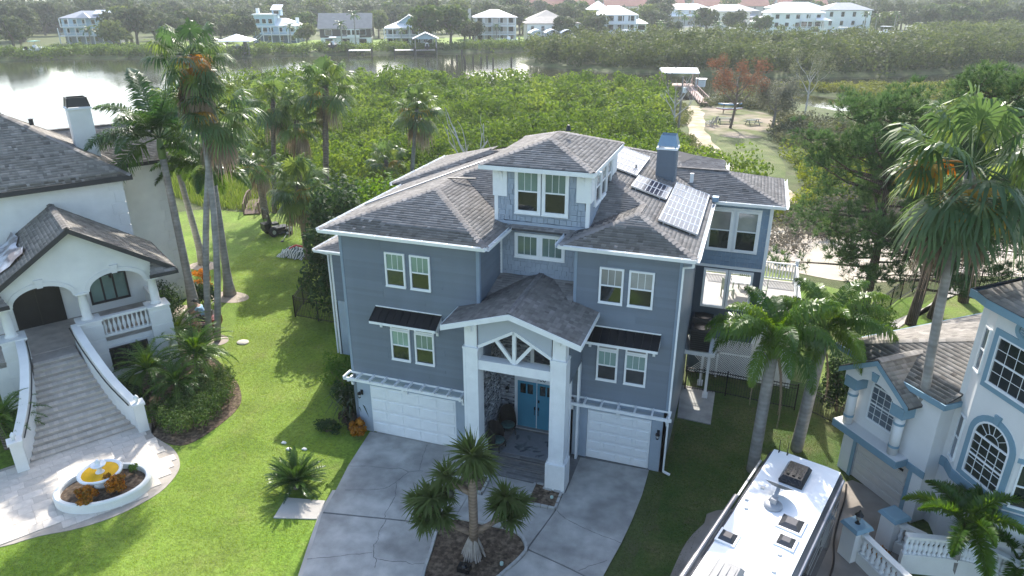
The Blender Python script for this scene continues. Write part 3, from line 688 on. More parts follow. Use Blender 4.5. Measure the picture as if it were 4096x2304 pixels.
# right rear wing: shakes above, open porch with two big windows below
YR = 30.2; Mb = F(-1.66, YR)
rw = MB(Mb).box(0, 2.86, 0, .18, 5.92, ZT).build("wall", SHAKE, BH); shakes(rw, Mb, .0, 2.76, 5.98, ZT, mat("grey_blue_shake", (.19, .27, .36), .7, .08, 2, .25, 25, rnd=.1), 6, False)
MB(Mb).box(-.02, 2.9, -.05, 0, 5.85, 5.97).box(2.76, 2.9, -.045, .1, 2.4, ZT).build("trim_board", WHITE, BH)
MB(Mb).box(.32, 2.46, -.04, 0, 6.62, 8.58).build("window_surround", WHITE, BH)
window(BH, Mb, .36, 1.32, 6.68, 8.5, .09, y=-.06, cols=1, upper=BLIND2); window(BH, Mb, 1.46, 2.40, 6.68, 8.5, .09, y=-.06, cols=1, upper=BLIND2)
lw = MB(Mb).box(0, .40, 0, .15, 2.4, 5.85).box(2.44, 2.76, 0, .15, 2.4, 5.85).box(.40, 2.44, 0, .15, 2.4, 3.94).box(.40, 2.44, 0, .15, 5.76, 5.85).box(1.38, 1.46, 0, .15, 3.94, 5.76).build("wall", mat("navy_siding", (.05, .075, .105), .55, .1, 1.5), BH)
for a, b in ((.40, 1.38), (1.46, 2.44)):
    MB(Mb).box(a - .03, a + .07, -.04, .1, 3.92, 5.78).box(b - .07, b + .03, -.04, .1, 3.92, 5.78).box(a + .07, b - .07, -.04, .1, 5.68, 5.78).box(a + .07, b - .07, -.04, .1, 3.92, 4.02).build("window_frame", WHITE, BH)
deck = mat("white_deck", (.38, .36, .33), .7, .12, 2, .2, 30, rnd=.05)
dk = MB(T0).box(-1.66, 1.3, YR + .15, 31.2, 3.0, 3.06).build("porch_floor", deck, BH)
for k in range(40): MB(T0).box(-1.66, 3.0, 31.0 + k * .145, 31.0 + k * .145 + .135, 3.02, 3.075).build("deck_board", deck, dk)
rl = MB(T0).bar((-1.6, 36.7, 4.05), (3.0, 36.7, 4.05), .09, .05).bar((3.0, 31, 4.05), (3.0, 36.7, 4.05), .09, .05).bar((-1.6, 36.7, 3.2), (3.0, 36.7, 3.2), .06, .05).bar((3.0, 31, 3.2), (3.0, 36.7, 3.2), .06, .05).build("deck_rail", WHITE, BH)
bal = MB(Matrix.Translation((0, 0, 0))).box(-.03, .03, -.02, .02, 3.2, 4.05).mesh("baluster", WHITE)
for k in range(30): link("baluster", bal, rl, wl((-1.5 + k * .155, 36.7, 0)))
for k in range(30): link("baluster", bal, rl, wl((3.0, 31.1 + k * .19, 0)), (0, 0, pi / 2))
MB(T0).box(2.92, 3.08, 30.92, 31.08, 0, 4.4).box(2.92, 3.08, 36.6, 36.8, 0, 4.3).box(2.92, 3.08, 33.8, 33.96, 0, 4.2).build("deck_post", WHITE, BH)
MB(T0).box(-1.66, 1.2, 31.1, 31.3, 0, 2.78).build("wall", _MC["navy_siding"], BH); MB(T0).box(1.2, 3.0, 31.0, 31.15, 0, 2.78).build("wall", WHITE_S, BH)  # navy on the first wall stands in for the darkness behind the lattice
MB(T0).box(-1.66, 2.9, 30.9, 36.7, 2.8, 2.98).build("deck_frame", WHITE, BH)
# lattice skirt under the side platform
lat = MB(T0); 
for k in range(26):
    x = -1.6 + k * .11
    lat.bar((x, 30.95, .1), (min(x + 1.2, 1.2), 30.95, .1 + min(1.2, 1.2 - x)), .028, .012, (0, 1, 0)); lat.bar((x, 30.94, 1.3), (min(x + 1.2, 1.2), 30.94, 1.3 - min(1.2, 1.2 - x)), .028, .012, (0, 1, 0))
    lat.bar((x, 30.95, 1.35), (min(x + 1.2, 1.2), 30.95, 1.35 + min(1.2, 1.2 - x)), .028, .012, (0, 1, 0)); lat.bar((x, 30.94, 2.55), (min(x + 1.2, 1.2), 30.94, 2.55 - min(1.2, 1.2 - x)), .028, .012, (0, 1, 0))
lat.box(-1.66, 1.2, 30.92, 30.97, 1.28, 1.38).box(-.3, -.2, 30.92, 30.97, 0, 2.6).build("lattice", WHITE, BH)
pf = MB(T0).box(-1.68, -.36, 28.7, 30.2, 2.15, 2.35).build("equipment_platform", WHITE, BH)
for x, y in ((-.58, 28.85), (-.88, 29.9)): MB(T0).box(x - .06, x + .06, y - .06, y + .06, .05, 2.15).box(x - .12, x + .12, y - .12, y + .12, .05, .25).build("post", WHITE, pf)
# roofs
S = .30; ZE = 8.92; RF = Roof(BH, SHING, 11); L = wl
lx, rx = -14.78, -1.22
RF.plane([L((lx, 21.2, ZE)), L((-8.17, 21.2, ZE)), L((-11.475, 24.5, ZE + .991))], 150)
RF.plane([L((-8.17, 21.2, ZE)), L((-8.17, 23.72, ZE)), L((-11.475, 27.03, ZE + .991)), L((-11.475, 24.5, ZE + .991))])
RF.plane([L((-8.17, 23.72, ZE)), L((-8.1, 23.72, ZE)), L((-8.1, 30.4, ZE + 2.0)), L((-11.475, 27.03, ZE + .991))])
RF.plane([L((lx, 34.3, ZE)), L((lx, 21.2, ZE)), L((-11.475, 24.5, ZE + .991)), L((-11.475, 27.03, ZE + .991)), L((-8.1, 30.4, ZE + 2.0))]); RF.plane([L((rx, 37.0, ZE)), L((lx, 34.3, ZE)), L((-8.1, 30.4, ZE + 2.0)), L((-7.6, 31.2, ZE + 2.0))]); RF.ridge(L((lx, 34.3, ZE)), L((-8.1, 30.4, ZE + 2.0)))
for a, b in (((lx, 21.2, ZE), (-11.475, 24.5, ZE + .991)), ((-8.17, 21.2, ZE), (-11.475, 24.5, ZE + .991)), ((-11.475, 24.5, ZE + .991), (-11.475, 27.03, ZE + .991)), ((-11.475, 27.03, ZE + .991), (-8.1, 30.4, ZE + 2.0))): RF.ridge(L(a), L(b))
# rear left bump with its own hip
RF.plane([L((-15.38, 34.4, ZE)), L((-15.38, 28.1, ZE)), L((-11.9, 31.6, ZE + 1.05)), L((-11.9, 32.6, ZE + 1.05))]); RF.plane([L((-15.38, 28.1, ZE)), L((-14.7, 28.1, ZE)), L((-11.3, 31.6, ZE + 1.03)), L((-11.9, 31.6, ZE + 1.05))]); RF.ridge(L((-15.38, 28.1, ZE + .02)), L((-11.9, 31.6, ZE + 1.07)))
# right side
xm = -3.56; hm = ZE + (rx - xm) * S
RF.plane([L((-5.9, 22.35, ZE)), L((rx, 22.35, ZE)), L((xm, 24.69, hm))], 150)
RF.plane([L((-5.9, 24.0, ZE)), L((-5.9, 22.35, ZE)), L((xm, 24.69, hm)), L((xm, 25.9, hm)), L((-5.3, 24.2, ZE + .2))])
RF.plane([L((rx, 22.35, ZE)), L((rx, 37.0, ZE)), L((-7.6, 31.2, ZE + 1.95)), L((-8.1, 30.4, ZE + 2.06)), L((xm, 25.9, hm)), L((xm, 24.69, hm))])
RF.plane([L((-8.1, 23.56, ZE)), L((-5.9, 23.56, ZE)), L((xm, 25.9, hm)), L((-8.1, 30.4, ZE + 2.06))])
for a, b in (((-5.9, 22.35, ZE), (xm, 24.69, hm)), ((rx, 22.35, ZE), (xm, 24.69, hm)), ((xm, 24.69, hm), (xm, 25.9, hm)), ((xm, 25.9, hm), (-8.1, 30.4, ZE + 2.06)), ((-7.6, 31.2, ZE + 1.97), (rx, 37.0, ZE))): RF.ridge(L(a), L(b))
# right rear wing
RF.plane([L((-1.22, 29.75, ZE + .02)), L((1.66, 29.75, ZE + .02)), L((-.8, 32.2, ZE + .755)), L((-3.7, 32.2, ZE + .755))]); RF.plane([L((1.66, 29.75, ZE + .02)), L((1.66, 34.65, ZE + .02)), L((-.8, 32.2, ZE + .755))]); RF.plane([L((1.66, 34.65, ZE + .02)), L((-3.7, 34.65, ZE + .02)), L((-3.7, 32.2, ZE + .755)), L((-.8, 32.2, ZE + .755))])
RF.ridge(L((1.66, 29.75, ZE + .02)), L((-.8, 32.2, ZE + .755))); RF.ridge(L((-.8, 32.2, ZE + .765)), L((-3.7, 32.2, ZE + .765)))
RF.plane([L((-3.4, 32.6, ZE + .55)), L((-.95, 32.6, ZE + .30)), L((-1.1, 36.0, ZE + .30)), L((-3.8, 36.0, ZE + .80))])
# tower and annex
hip_roof(RF, *[v for v in (TX0 - .45 + 8, TX1 + .2 + 8)], YC - .45 - 24, 28.95 - 24, TZ + .12, .33)
hip_roof(RF, -19.02 + 8, -13.9 + 8, 26.75 - 24, 33.4 - 24, 5.75, .3)
# porch gable roof
PA = -6.93
RF.plane([L((-9.42, 23.85, 6.36)), L((-9.42, 20.0, 6.36)), L((PA, 20.0, 7.13)), L((PA, 23.87, 7.13))], 0); RF.plane([L((-4.44, 20.0, 6.36)), L((-4.44, 23.85, 6.36)), L((PA, 23.87, 7.13)), L((PA, 20.0, 7.13))], 0); RF.ridge(L((PA, 20.0, 7.13)), L((PA, 23.87, 7.13)))
RF.plane([L((-8.6, 21.5, 6.45)), L((-5.4, 21.5, 6.45)), L((-5.4, 23.87, 6.98)), L((-8.6, 23.87, 6.98))])
RF.done()
MB(T0).box(lx + .1, -8.25, 21.3, Y0, ZE - .16, ZE - .1).box(-5.8, rx - .05, 22.45, Y1, ZE - .16, ZE - .1).box(XR, rx - .05, Y1, 30.3, ZE - .16, ZE - .1).box(-8.6, -8.25, Y0, YC, ZE - .16, ZE - .1).box(lx + .1, XL, Y0, 36, ZE - .16, ZE - .1).box(-1.6, 1.6, 29.85, YR, ZE - .15, ZE - .09).box(1.2, 1.6, YR, 34.5, ZE - .15, ZE - .09).build("soffit", WHITE, BH)
for a, b in (((lx, 21.2, ZE), (-8.17, 21.2, ZE)), ((-8.17, 21.2, ZE), (-8.17, 23.8, ZE)), ((-5.9, 23.8, ZE), (-5.9, 22.35, ZE)), ((-5.9, 22.35, ZE), (rx, 22.35, ZE)), ((rx, 22.35, ZE), (rx, 29.7, ZE)), ((-1.15, 29.75, ZE + .02), (1.66, 29.75, ZE + .02)), ((1.66, 29.75, ZE + .02), (1.66, 34.6, ZE + .02)), ((lx, 28.1, ZE), (lx, 21.2, ZE)), ((-15.38, 34.4, ZE), (-15.38, 28.1, ZE)), ((-19.02, 26.75, 5.75), (-14.3, 26.75, 5.75)), ((-19.02, 33.4, 5.75), (-19.02, 26.75, 5.75)), ((-.9, 32.7, ZE + .3), (-1.05, 36.0, ZE + .3))): gutter(BH, L(a), L(b))
f = MB(T0); x0, x1, y0, y1 = TX0 - .45, TX1 + .2, YC - .45, 28.95
f.box(x0 - .03, x1 + .03, y0 - .03, y0, TZ - .06, TZ + .1).box(x1, x1 + .03, y0, y1, TZ - .06, TZ + .1).box(x0 - .03, x0, y0, y1, TZ - .06, TZ + .1).box(x0, x1, y1, y1 + .03, TZ - .06, TZ + .1).box(x0, x1, y0, y1, TZ - .06, TZ - .02); f.build("tower_fascia", WHITE, BH)
# porch
def gab(x): return 7.13 - abs(x - PA) * .77 / 2.49
p = MB(T0)
for a, b in ((-9.44, PA), (PA, -4.42)):
    p.hexa([(a, 19.96, gab(a) - .2), (b, 19.96, gab(b) - .2), (b, 19.96, gab(b) + .0), (a, 19.96, gab(a) + .0)], [(a, 20.02, gab(a) - .2), (b, 20.02, gab(b) - .2), (b, 20.02, gab(b) + .0), (a, 20.02, gab(a) + .0)])
p.build("gable_fascia", WHITE, BH)
MB(T0).box(-4.44, -4.40, 20.02, 22.76, 6.2, 6.36).box(-9.46, -9.42, 20.02, 21.6, 6.2, 6.36).build("porch_fascia", WHITE, BH)
p = MB(T0)
for a, b in ((-9.40, PA), (PA, -4.46)): p.hexa([(a, 20.02, gab(a) - .18), (b, 20.02, gab(b) - .18), (b, 22.7, gab(b) - .18), (a, 22.7, gab(a) - .18)], [(a, 20.02, gab(a) - .12), (b, 20.02, gab(b) - .12), (b, 22.7, gab(b) - .12), (a, 22.7, gab(a) - .12)])
p.build("porch_soffit", WHITE, BH)
YP = 20.42
for x0, x1 in ((-8.80, -8.24), (-5.56, -5.00)):
    c = MB(T0); c.box(x0, x1, YP, YP + .55, 1.25, 5.38).box(x0 + .05, x1 - .05, YP + .05, YP + .5, 5.38, gab((x0 + x1) / 2) - .18)
    o = c.build("entry_column", WHITE, BH)
    e = .09; MB(T0).box(x0 - e, x1 + e, YP - e, YP + .55 + e, .02, 1.2).build("column_base", WHITE, o)
    b = MB(T0).box(x0 - .03, x1 + .03, YP - .03, YP + .58, 1.2, 1.27).box(x0 - .02, x1 + .02, YP - .02, YP + .57, 5.34, 5.42)
    for (fx0, fx1, fz0, fz1) in ((x0, x0 + .09, 1.27, 5.34), (x1 - .09, x1, 1.27, 5.34), (x0 + .09, x1 - .09, 1.27, 1.37), (x0 + .09, x1 - .09, 5.24, 5.34)): b.box(fx0, fx1, YP - .014, YP, fz0, fz1)
    for (fx0, fx1, fz0, fz1) in ((x0 - e, x0 - e + .09, .02, 1.19), (x1 + e - .09, x1 + e, .02, 1.19), (x0 - e + .09, x1 + e - .09, .02, .12), (x0 - e + .09, x1 + e - .09, 1.08, 1.19)): b.box(fx0, fx1, YP - e - .014, YP - e, fz0, fz1)
    b.build("column_trim", WHITE, o)
    bracket(o, F(0, YP + .05), (x0 + x1) / 2, gab((x0 + x1) / 2) - .18, .3, .42, .1)
def arch(x): return 6.19 - abs(x - PA) * .80 / 1.37
p = MB(T0)
for a, b in ((-8.24, PA), (PA, -5.56)):
    p.hexa([(a, YP + .1, arch(a)), (b, YP + .1, arch(b)), (b, YP + .1, gab(b) - .19), (a, YP + .1, gab(a) - .19)], [(a, YP + .3, arch(a)), (b, YP + .3, arch(b)), (b, YP + .3, gab(b) - .19), (a, YP + .3, gab(a) - .19)])
p.build("gable_wall", mat("gable_grey", (.42, .46, .50), .9, .04, 1), BH)
p = MB(T0); p.box(-8.24, -5.56, YP + .05, YP + .45, 4.56, 4.94)
for a, b in ((-8.24, PA), (PA, -5.56)): p.bar((a, YP + .2, arch(a) + .03), (b, YP + .2, arch(b) + .03), .28, .11)
p.bar((PA, YP + .2, 4.94), (PA, YP + .2, arch(PA)), .13, .13); p.bar((PA - .06, YP + .2, 4.98), (-7.62, YP + .2, arch(-7.62)), .1, .12); p.bar((PA + .06, YP + .2, 4.98), (-6.24, YP + .2, arch(-6.24)), .1, .12)
p.build("gable_truss", WHITE, BH)
MB(T0).box(-8.6, -8.2, 20.97, 21.66, 4.5, 6.3).box(-5.5, -5.38, 20.97, 22.8, 4.6, 6.3).box(-5.1, -4.98, 20.97, 22.76, 4.3, 5.9).build("side_beam", SIDING, BH)
MB(T0).box(-5.06, -4.98, 21.0, 21.25, 0, 4.4).box(-5.06, -4.98, 22.5, 22.72, 0, 4.4).build("side_trim", WHITE, BH)
# stone faced entry walls
STONE = tintmat("ledge_stone", (.06, .065, .075), (.26, .28, .31), (.46, .48, .50), .8, .8, 30)
def ledge(M, x0, x1, z0, z1, seed, hole=None):
    R = random.Random(seed); V = []; Q = []; T = []; z = z0
    while z < z1:
        h = R.choice((.035, .05, .065)); x = x0
        while x < x1:
            w = R.uniform(.12, .4); b = min(x1, x + w); y = -R.uniform(.02, .06)
            if not (hole and hole[0] < (x + b) / 2 < hole[1] and z < hole[2]):
                i = len(V); V += [M @ Vector(q) for q in ((x, 0, z), (b - .005, 0, z), (b - .005, 0, z + h - .004), (x, 0, z + h - .004), (x, y, z), (b - .005, y, z), (b - .005, y, z + h - .004), (x, y, z + h - .004))]
                Q += [(i + 4, i + 5, i + 6, i + 7), (i, i + 1, i + 5, i + 4), (i + 3, i + 7, i + 6, i + 2), (i, i + 4, i + 7, i + 3), (i + 1, i + 2, i + 6, i + 5)]
                t = min(1, max(0, R.gauss(.62, .3))); T += [t] * 5
            x = b
        z += h
    o = link("ledge_stones", np_mesh("ledge_stones", np.array([tuple(v) for v in V]), np.array(Q), STONE, np.array(T)), BH); o["kind"] = "stuff"; return o
MD = F(-8.6, 23.75)
MB(MD).box(0, 3.2, .0, .1, 0, 6.4).build("wall", STONE, BH)
ledge(MD, .0, 3.2, .2, 6.0, 8, (.68, 2.62, 2.75)); ledge(F(-8.58, 21.6, pi / 2), 0, 2.15, .2, 6.0, 9); ledge(F(-5.42, 23.75, -pi / 2), 0, .95, .2, 6.0, 10)
# double door
dx0, dxm, dx1 = .78, 1.60, 2.42; DZ = .24
MB(MD).box(dx0 - .12, dx0, -.09, 0, DZ, 2.62).box(dx1, dx1 + .12, -.09, 0, DZ, 2.62).box(dx0, dx1, -.09, 0, 2.44, 2.74).build("door_frame", WHITE, BH)
TURQ = mat("turquoise_paint", (.055, .25, .37), .4, .05, 1.5)
for a, b, s in ((dx0, dxm - .012, 1), (dxm + .012, dx1, -1)):
    d = MB(MD).box(a, b, -.05, -.01, DZ, 2.44).build("front_door", TURQ, BH)
    for k in range(2):
        q = a + .12 + k * (b - a - .2) / 2; MB(MD).box(q, q + (b - a - .34) / 2, -.062, -.05, 1.86, 2.30).build("door_pane", GLASS, d)
    hx = b - .07 if s > 0 else a + .07
    MB(MD).box(hx - .03, hx + .03, -.075, -.05, 1.15, 1.27).bar((hx, -.07, 1.18), (hx, -.1, 1.1), .022).bar((hx, -.1, 1.1), (hx, -.1, .92), .022).bar((hx, -.1, .92), (hx, -.06, .9), .022).build("door_handle", BLACKM, d)
    if s < 0: MB(MD).box(hx - .03, hx + .04, -.075, -.05, 1.5, 1.62).build("keypad_lock", BLACKM, d)
MB(MD).box(dxm - .012, dxm + .012, -.06, -.01, DZ, 2.44).build("astragal", WHITE, BH); MB(MD).box(dx0 - .1, dx1 + .1, -.2, -.01, .16, .25).build("threshold", mat("sill_grey", (.3, .3, .3), .6, .1), BH)
# upper entry window seen through the truss
MB(MD).box(1.32, 3.1, -.08, 0, 3.2, 5.6).build("window_surround", WHITE, BH)
window(BH, MD, 1.40, 2.22, 3.3, 5.5, .08, y=-.1, sash=True, rail=.62, cols=1, upper=GLASS); window(BH, MD, 2.28, 3.1, 3.3, 5.5, .08, y=-.1, sash=True, rail=.62, cols=1, upper=GLASS)
# house number 100
num = MB(MD); num.bar((1.66, -.095, 2.55), (1.66, -.095, 2.72), .02, .02).bar((1.63, -.095, 2.69), (1.66, -.095, 2.72), .018, .02)
for cx in (1.78, 1.92):
    for k in range(16):
        a, b = 2 * pi * k / 16, 2 * pi * (k + 1) / 16; num.bar((cx + .05 * cos(a), -.095, 2.635 + .085 * sin(a)), (cx + .05 * cos(b), -.095, 2.635 + .085 * sin(b)), .02, .02, (0, 1, 0))
num.build("house_number", BLACKM, BH)
sconce(BH, MD, .38, 2.0)
# porch floor and tiled steps
PT = mat("wood_tile", (.20, .20, .20), .5, .25, 3, .15, 20, rnd=.22)
pfl = MB(T0).box(-8.6, -5.4, 21.5, 23.75, .0, .18).box(-8.25, -5.0, 21.1, 21.5, 0, .12).box(-8.25, -5.0, 20.55, 21.1, 0, .06).build("porch_floor", mat("porch_base", (.14, .14, .14), .8, .1), BH)
R = random.Random(5)
tile_m = {}
def tile(x0, x1, y0, y1, z):
    w = round(x1 - x0, 1)
    if w < .15: return
    if w not in tile_m: tile_m[w] = MB().box(0, w - .006, 0, .144, 0, .012).mesh("tile", PT)
    link("tile", tile_m[w], pfl, L((x0, y0, z)))
for r in range(22):
    y = 20.56 + r * .15; z = .06 if y < 21.09 else .12 if y < 21.5 else .18; xa, xb = (-8.2, -5.02) if y < 21.5 else (-8.55, -5.45); x = xa
    while x < xb - .1:
        w = min(R.choice((.6, .9, 1.2)), round(xb - x, 1)); tile(x, x + w, y, y + .144, z); x += w
# solar panels
CELL = bpy.data.materials.new("solar_cell"); CELL.use_nodes = True; _b = CELL.node_tree.nodes["Principled BSDF"]; _b.inputs["Base Color"].default_value = (.012, .014, .035, 1); _b.inputs["Roughness"].default_value = .22; _b.inputs["Specular IOR Level"].default_value = .35; _b.inputs["Coat Weight"].default_value = .15; _b.inputs["Coat Roughness"].default_value = .2
PBACK = mat("panel_backsheet", (.5, .55, .6), .45, .03, 3); ALU = mat("aluminium", (.62, .63, .65), .35, .06, 5, metal=.7)
PM = [MB().box(0, 1.44, 0, .90, .0, .03).mesh("panel_backsheet", PBACK), MB().box(-.015, 1.455, -.015, .0, -.02, .045).box(-.015, 1.455, .90, .915, -.02, .045).box(-.015, 0, 0, .9, -.02, .045).box(1.44, 1.455, 0, .9, -.02, .045).mesh("panel_frame", ALU)]
cm = MB()
for i in range(8):
    for j in range(5):
        x, y, w, h = .03 + i * .1735, .03 + j * .169, .158, .154; c = .025
        cm.poly([(x + c, y, .034), (x + w - c, y, .034), (x + w, y + c, .034), (x + w, y + h - c, .034), (x + w - c, y + h, .034), (x + c, y + h, .034), (x, y + h - c, .034), (x, y + c, .034)])
PM.append(cm.mesh("solar_cells", CELL))
def panel(x, y):
    z = ZE + (rx - x) * S + .10; a = math.atan(S)
    pn = link("solar_panel", PM[1], BH, L((x, y, z)), (0, a, 0)); link("backsheet", PM[0], pn); link("cells", PM[2], pn)
    MB().bar((.2, 0, -.02), (.2, 0, -.1), .03).bar((1.2, 0, -.02), (1.2, 0, -.1), .03).build("mount", ALU, pn)
for k in range(4): panel(-5.74, 28.82 + k * .93)
for k in range(2): panel(-4.27, 27.15 + k * .93)
for k in range(6): panel(-2.80, 24.46 + k * .93)
# chimney
ch = MB(T0).box(-3.75, -2.96, 30.3, 31.1, 8.9, 10.82).build("chimney", SIDING, BH); cs = F(-3.75, 30.3); siding(ch, cs, .06, .73, 9.4, 10.8, SIDING, .14); siding(ch, F(-2.96, 30.3, pi / 2), .06, .74, 9.3, 10.8, SIDING, .14)
MB(cs).box(-.012, .06, -.032, .03, 9.3, 10.82).box(.73, .80, -.032, .03, 9.3, 10.82).build("corner_board", SIDING, ch)
CAPM = mat("chimney_cap_blue", (.20, .30, .40), .5, .08, 2, metal=.2)
MB(T0).box(-3.80, -2.91, 30.25, 31.15, 10.82, 10.9).build("cap_tray", WHITE, ch)
q = [(-3.78, 30.27, 10.98), (-2.93, 30.27, 10.98), (-2.93, 31.13, 10.98), (-3.78, 31.13, 10.98)]; q2 = [(-3.66, 30.4, 11.42), (-3.05, 30.4, 11.42), (-3.05, 31.0, 11.42), (-3.66, 31.0, 11.42)]
b = MB(T0)
for k in range(4): b.poly([q[k], q[(k + 1) % 4], q2[(k + 1) % 4], q2[k]])
for k in range(4): b.bar((q[k][0] + (.1 if q[k][0] < -3.3 else -.1), q[k][1] + (.1 if q[k][1] < 30.7 else -.1), 10.88), (q[k][0] + (.1 if q[k][0] < -3.3 else -.1), q[k][1] + (.1 if q[k][1] < 30.7 else -.1), 11.0), .05)
b.build("chimney_cap", CAPM, ch); MB(T0).lathe((-3.35, 30.7, 10.85), [(.16, 0), (.16, .14), (.13, .15)], 12).build("flue", WHITE, ch)
# roof vents, conduit
MB(T0).lathe((-4.55, 29.9, 9.8), [(.04, 0), (.04, .42)], 8).build("vent_pipe", GALV, BH); MB(T0).box(-2.35, -2.2, 31.0, 31.12, 9.2, 9.72).build("vent_pipe", WHITE, BH); MB(T0).lathe((-6.7, 26.4, 12.1), [(.12, 0), (.05, .22)], 8).build("roof_finial", BLACKM, BH)
MB(T0).tube([(-14.55, 24.2, 9.06), (-13.7, 25.4, 9.32), (-12.2, 27.4, 9.78), (-11.0, 29.2, 10.12), (-9.1, 29.9, 10.7)], .035, 6).build("roof_conduit", GALV, BH)
MB(T0).bar((-11.2, 26.0, 9.98), (-10.6, 26.5, 9.9), .09, .04).bar((-11.6, 25.9, 9.98), (-11.2, 26.0, 9.98), .06, .04).build("ridge_vent", BLACKM, BH)
MB(T0).box(-1.25, -1.0, 29.5, 29.8, 8.95, 9.15).build("junction_box", CAPM, BH)

# ------------------------------------------------------------------ white stucco house beside the lawn
A1 = radians(57.5)
LH = empty("white_house", (-25.11, 15.41, 0), A1, "white stucco house with arched portico, grand stairs and grey shingle roof", "house")
QUOIN = mat("quoin_stucco", (.70, .70, .67), .9, .06, 1.2, .2, 60)
DARKF = mat("dark_fascia", (.035, .034, .034), .6, .15, 2)
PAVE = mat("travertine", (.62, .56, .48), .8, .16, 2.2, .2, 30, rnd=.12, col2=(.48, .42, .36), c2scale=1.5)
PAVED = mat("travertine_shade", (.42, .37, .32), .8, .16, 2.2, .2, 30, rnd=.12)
FZ = 2.3
I4 = Matrix.Identity(4)
MB().box(-9, 6.7, 9.2, 22, 0, 8.62).build("main_wall", WHITE_S, LH); MB().box(6.7, 9.5, 13, 21, 0, 8.4).build("rear_wall", WHITE_S, LH)
for k in range(14):
    z = .2 + k * .6; w = .62 if k % 2 else .42
    MB().box(6.7 - w, 6.735, 9.165, 9.19, z, z + .54).build("quoin", QUOIN, LH); MB().box(9.5 - w * .8, 9.535, 12.965, 12.99, z, z + .54).build("quoin", QUOIN, LH)
    MB().box(6.7, 6.735, 9.2, 9.2 + .9 - w, z, z + .54).build("quoin", QUOIN, LH)
R1 = Roof(LH, SHING_B, 21, .17)
hip_roof(R1, -10, 7.12, 8.7, 17.3, 8.72, .66, single=200)
R1.plane([(1, 12.6, 8.5), (9.95, 12.6, 8.5), (9.95, 16.6, 10.0), (1, 16.6, 10.0)]); R1.plane([(9.95, 20.6, 8.5), (1, 20.6, 8.5), (1, 16.6, 10.0), (9.95, 16.6, 10.0)]); R1.ridge((1, 16.6, 10.02), (9.95, 16.6, 10.02))
R1.plane([(7.4, 4.55, 5.1), (7.4, 9.2, 5.1), (3.52, 9.2, 7.75), (3.52, 4.55, 7.75)]); R1.plane([(-.36, 9.2, 5.1), (-.36, 4.55, 5.1), (3.52, 4.55, 7.75), (3.52, 9.2, 7.75)]); R1.ridge((3.52, 4.55, 7.78), (3.52, 9.2, 7.78))
for sx in (1, -1):
    X = lambda a: 3.52 + sx * (a - 3.52)
    R1.plane([(X(6.25), 4.35, 4.98), (X(7.45), 4.35, 4.98), (X(7.0), 4.75, 5.3), (X(6.5), 4.95, 5.5)] if sx > 0 else [(X(7.45), 4.35, 4.98), (X(6.25), 4.35, 4.98), (X(6.5), 4.95, 5.5), (X(7.0), 4.75, 5.3)])
R1.done()
f = MB(); f.box(-10, 7.14, 8.66, 8.72, 8.5, 8.74).box(7.1, 7.16, 8.72, 17.3, 8.5, 8.74).build("fascia", DARKF, LH)
MB().box(1, 9.97, 12.56, 12.62, 8.3, 8.52).box(9.93, 9.99, 12.62, 16.6, 8.28, 8.5).build("fascia", DARKF, LH)
MB().box(-9.9, 7.1, 8.7, 9.2, 8.5, 8.56).box(6.7, 7.1, 9.2, 13, 8.5, 8.56).build("soffit", WHITE_S, LH)
def gz(a): return 7.75 - abs(a - 3.52) * 2.65 / 3.88
for s in (1, -1):
    a0, a1 = 3.52, 3.52 + s * 3.9
    MB().hexa([(a0, 4.5, gz(a0) - .22), (a1, 4.5, gz(a1) - .22), (a1, 4.5, gz(a1) + .02), (a0, 4.5, gz(a0) + .02)], [(a0, 4.57, gz(a0) - .22), (a1, 4.57, gz(a1) - .22), (a1, 4.57, gz(a1) + .02), (a0, 4.57, gz(a0) + .02)]).build("gable_fascia", DARKF, LH)
    MB().box(*sorted((3.52 + s * 2.7, 3.52 + s * 3.95)), 4.3, 4.36, 4.84, 5.0).box(*sorted((3.52 + s * 3.88, 3.52 + s * 3.94)), 4.36, 9.2, 4.84, 5.06).build("return_fascia", DARKF, LH)
# arcade wall with two arches under the gable
def az_(a):
    for c in (2.05, 4.95):
        t = (a - c) / 1.12
        if abs(t) < 1: return 4.62 + .68 * sqrt(max(0, 1 - t * t)) 
    return 4.62
g = MB(); ga = [-.1 + k * .1 for k in range(73)]
for a, b in zip(ga, ga[1:]):
    g.hexa([(a, 5.0, az_(a + .001)), (b, 5.0, az_(b - .001)), (b, 5.0, gz(b) - .2), (a, 5.0, gz(a) - .2)], [(a, 5.35, az_(a + .001)), (b, 5.35, az_(b - .001)), (b, 5.35, gz(b) - .2), (a, 5.35, gz(a) - .2)])
g.build("gable_wall", WHITE_S, LH)
for c in (2.05, 4.95):
    t = MB(); n = 20
    for k in range(n):
        p, q = pi * k / n, pi * (k + 1) / n
        f = lambda r, th, y: (c + (1.12 + r) * cos(th), y, 4.62 + (.68 + r) * sin(th))
        t.hexa([f(0, p, 4.96), f(0, q, 4.96), f(.2, q, 4.96), f(.2, p, 4.96)], [f(0, p, 5.0), f(0, q, 5.0), f(.2, q, 5.0), f(.2, p, 5.0)])
    t.build("arch_trim", QUOIN, LH); MB().hexa([(c - .11, 4.92, 5.26), (c + .11, 4.92, 5.26), (c + .17, 4.92, 5.64), (c - .17, 4.92, 5.64)], [(c - .11, 5.0, 5.26), (c + .11, 5.0, 5.26), (c + .17, 5.0, 5.64), (c - .17, 5.0, 5.64)]).build("keystone", QUOIN, LH)
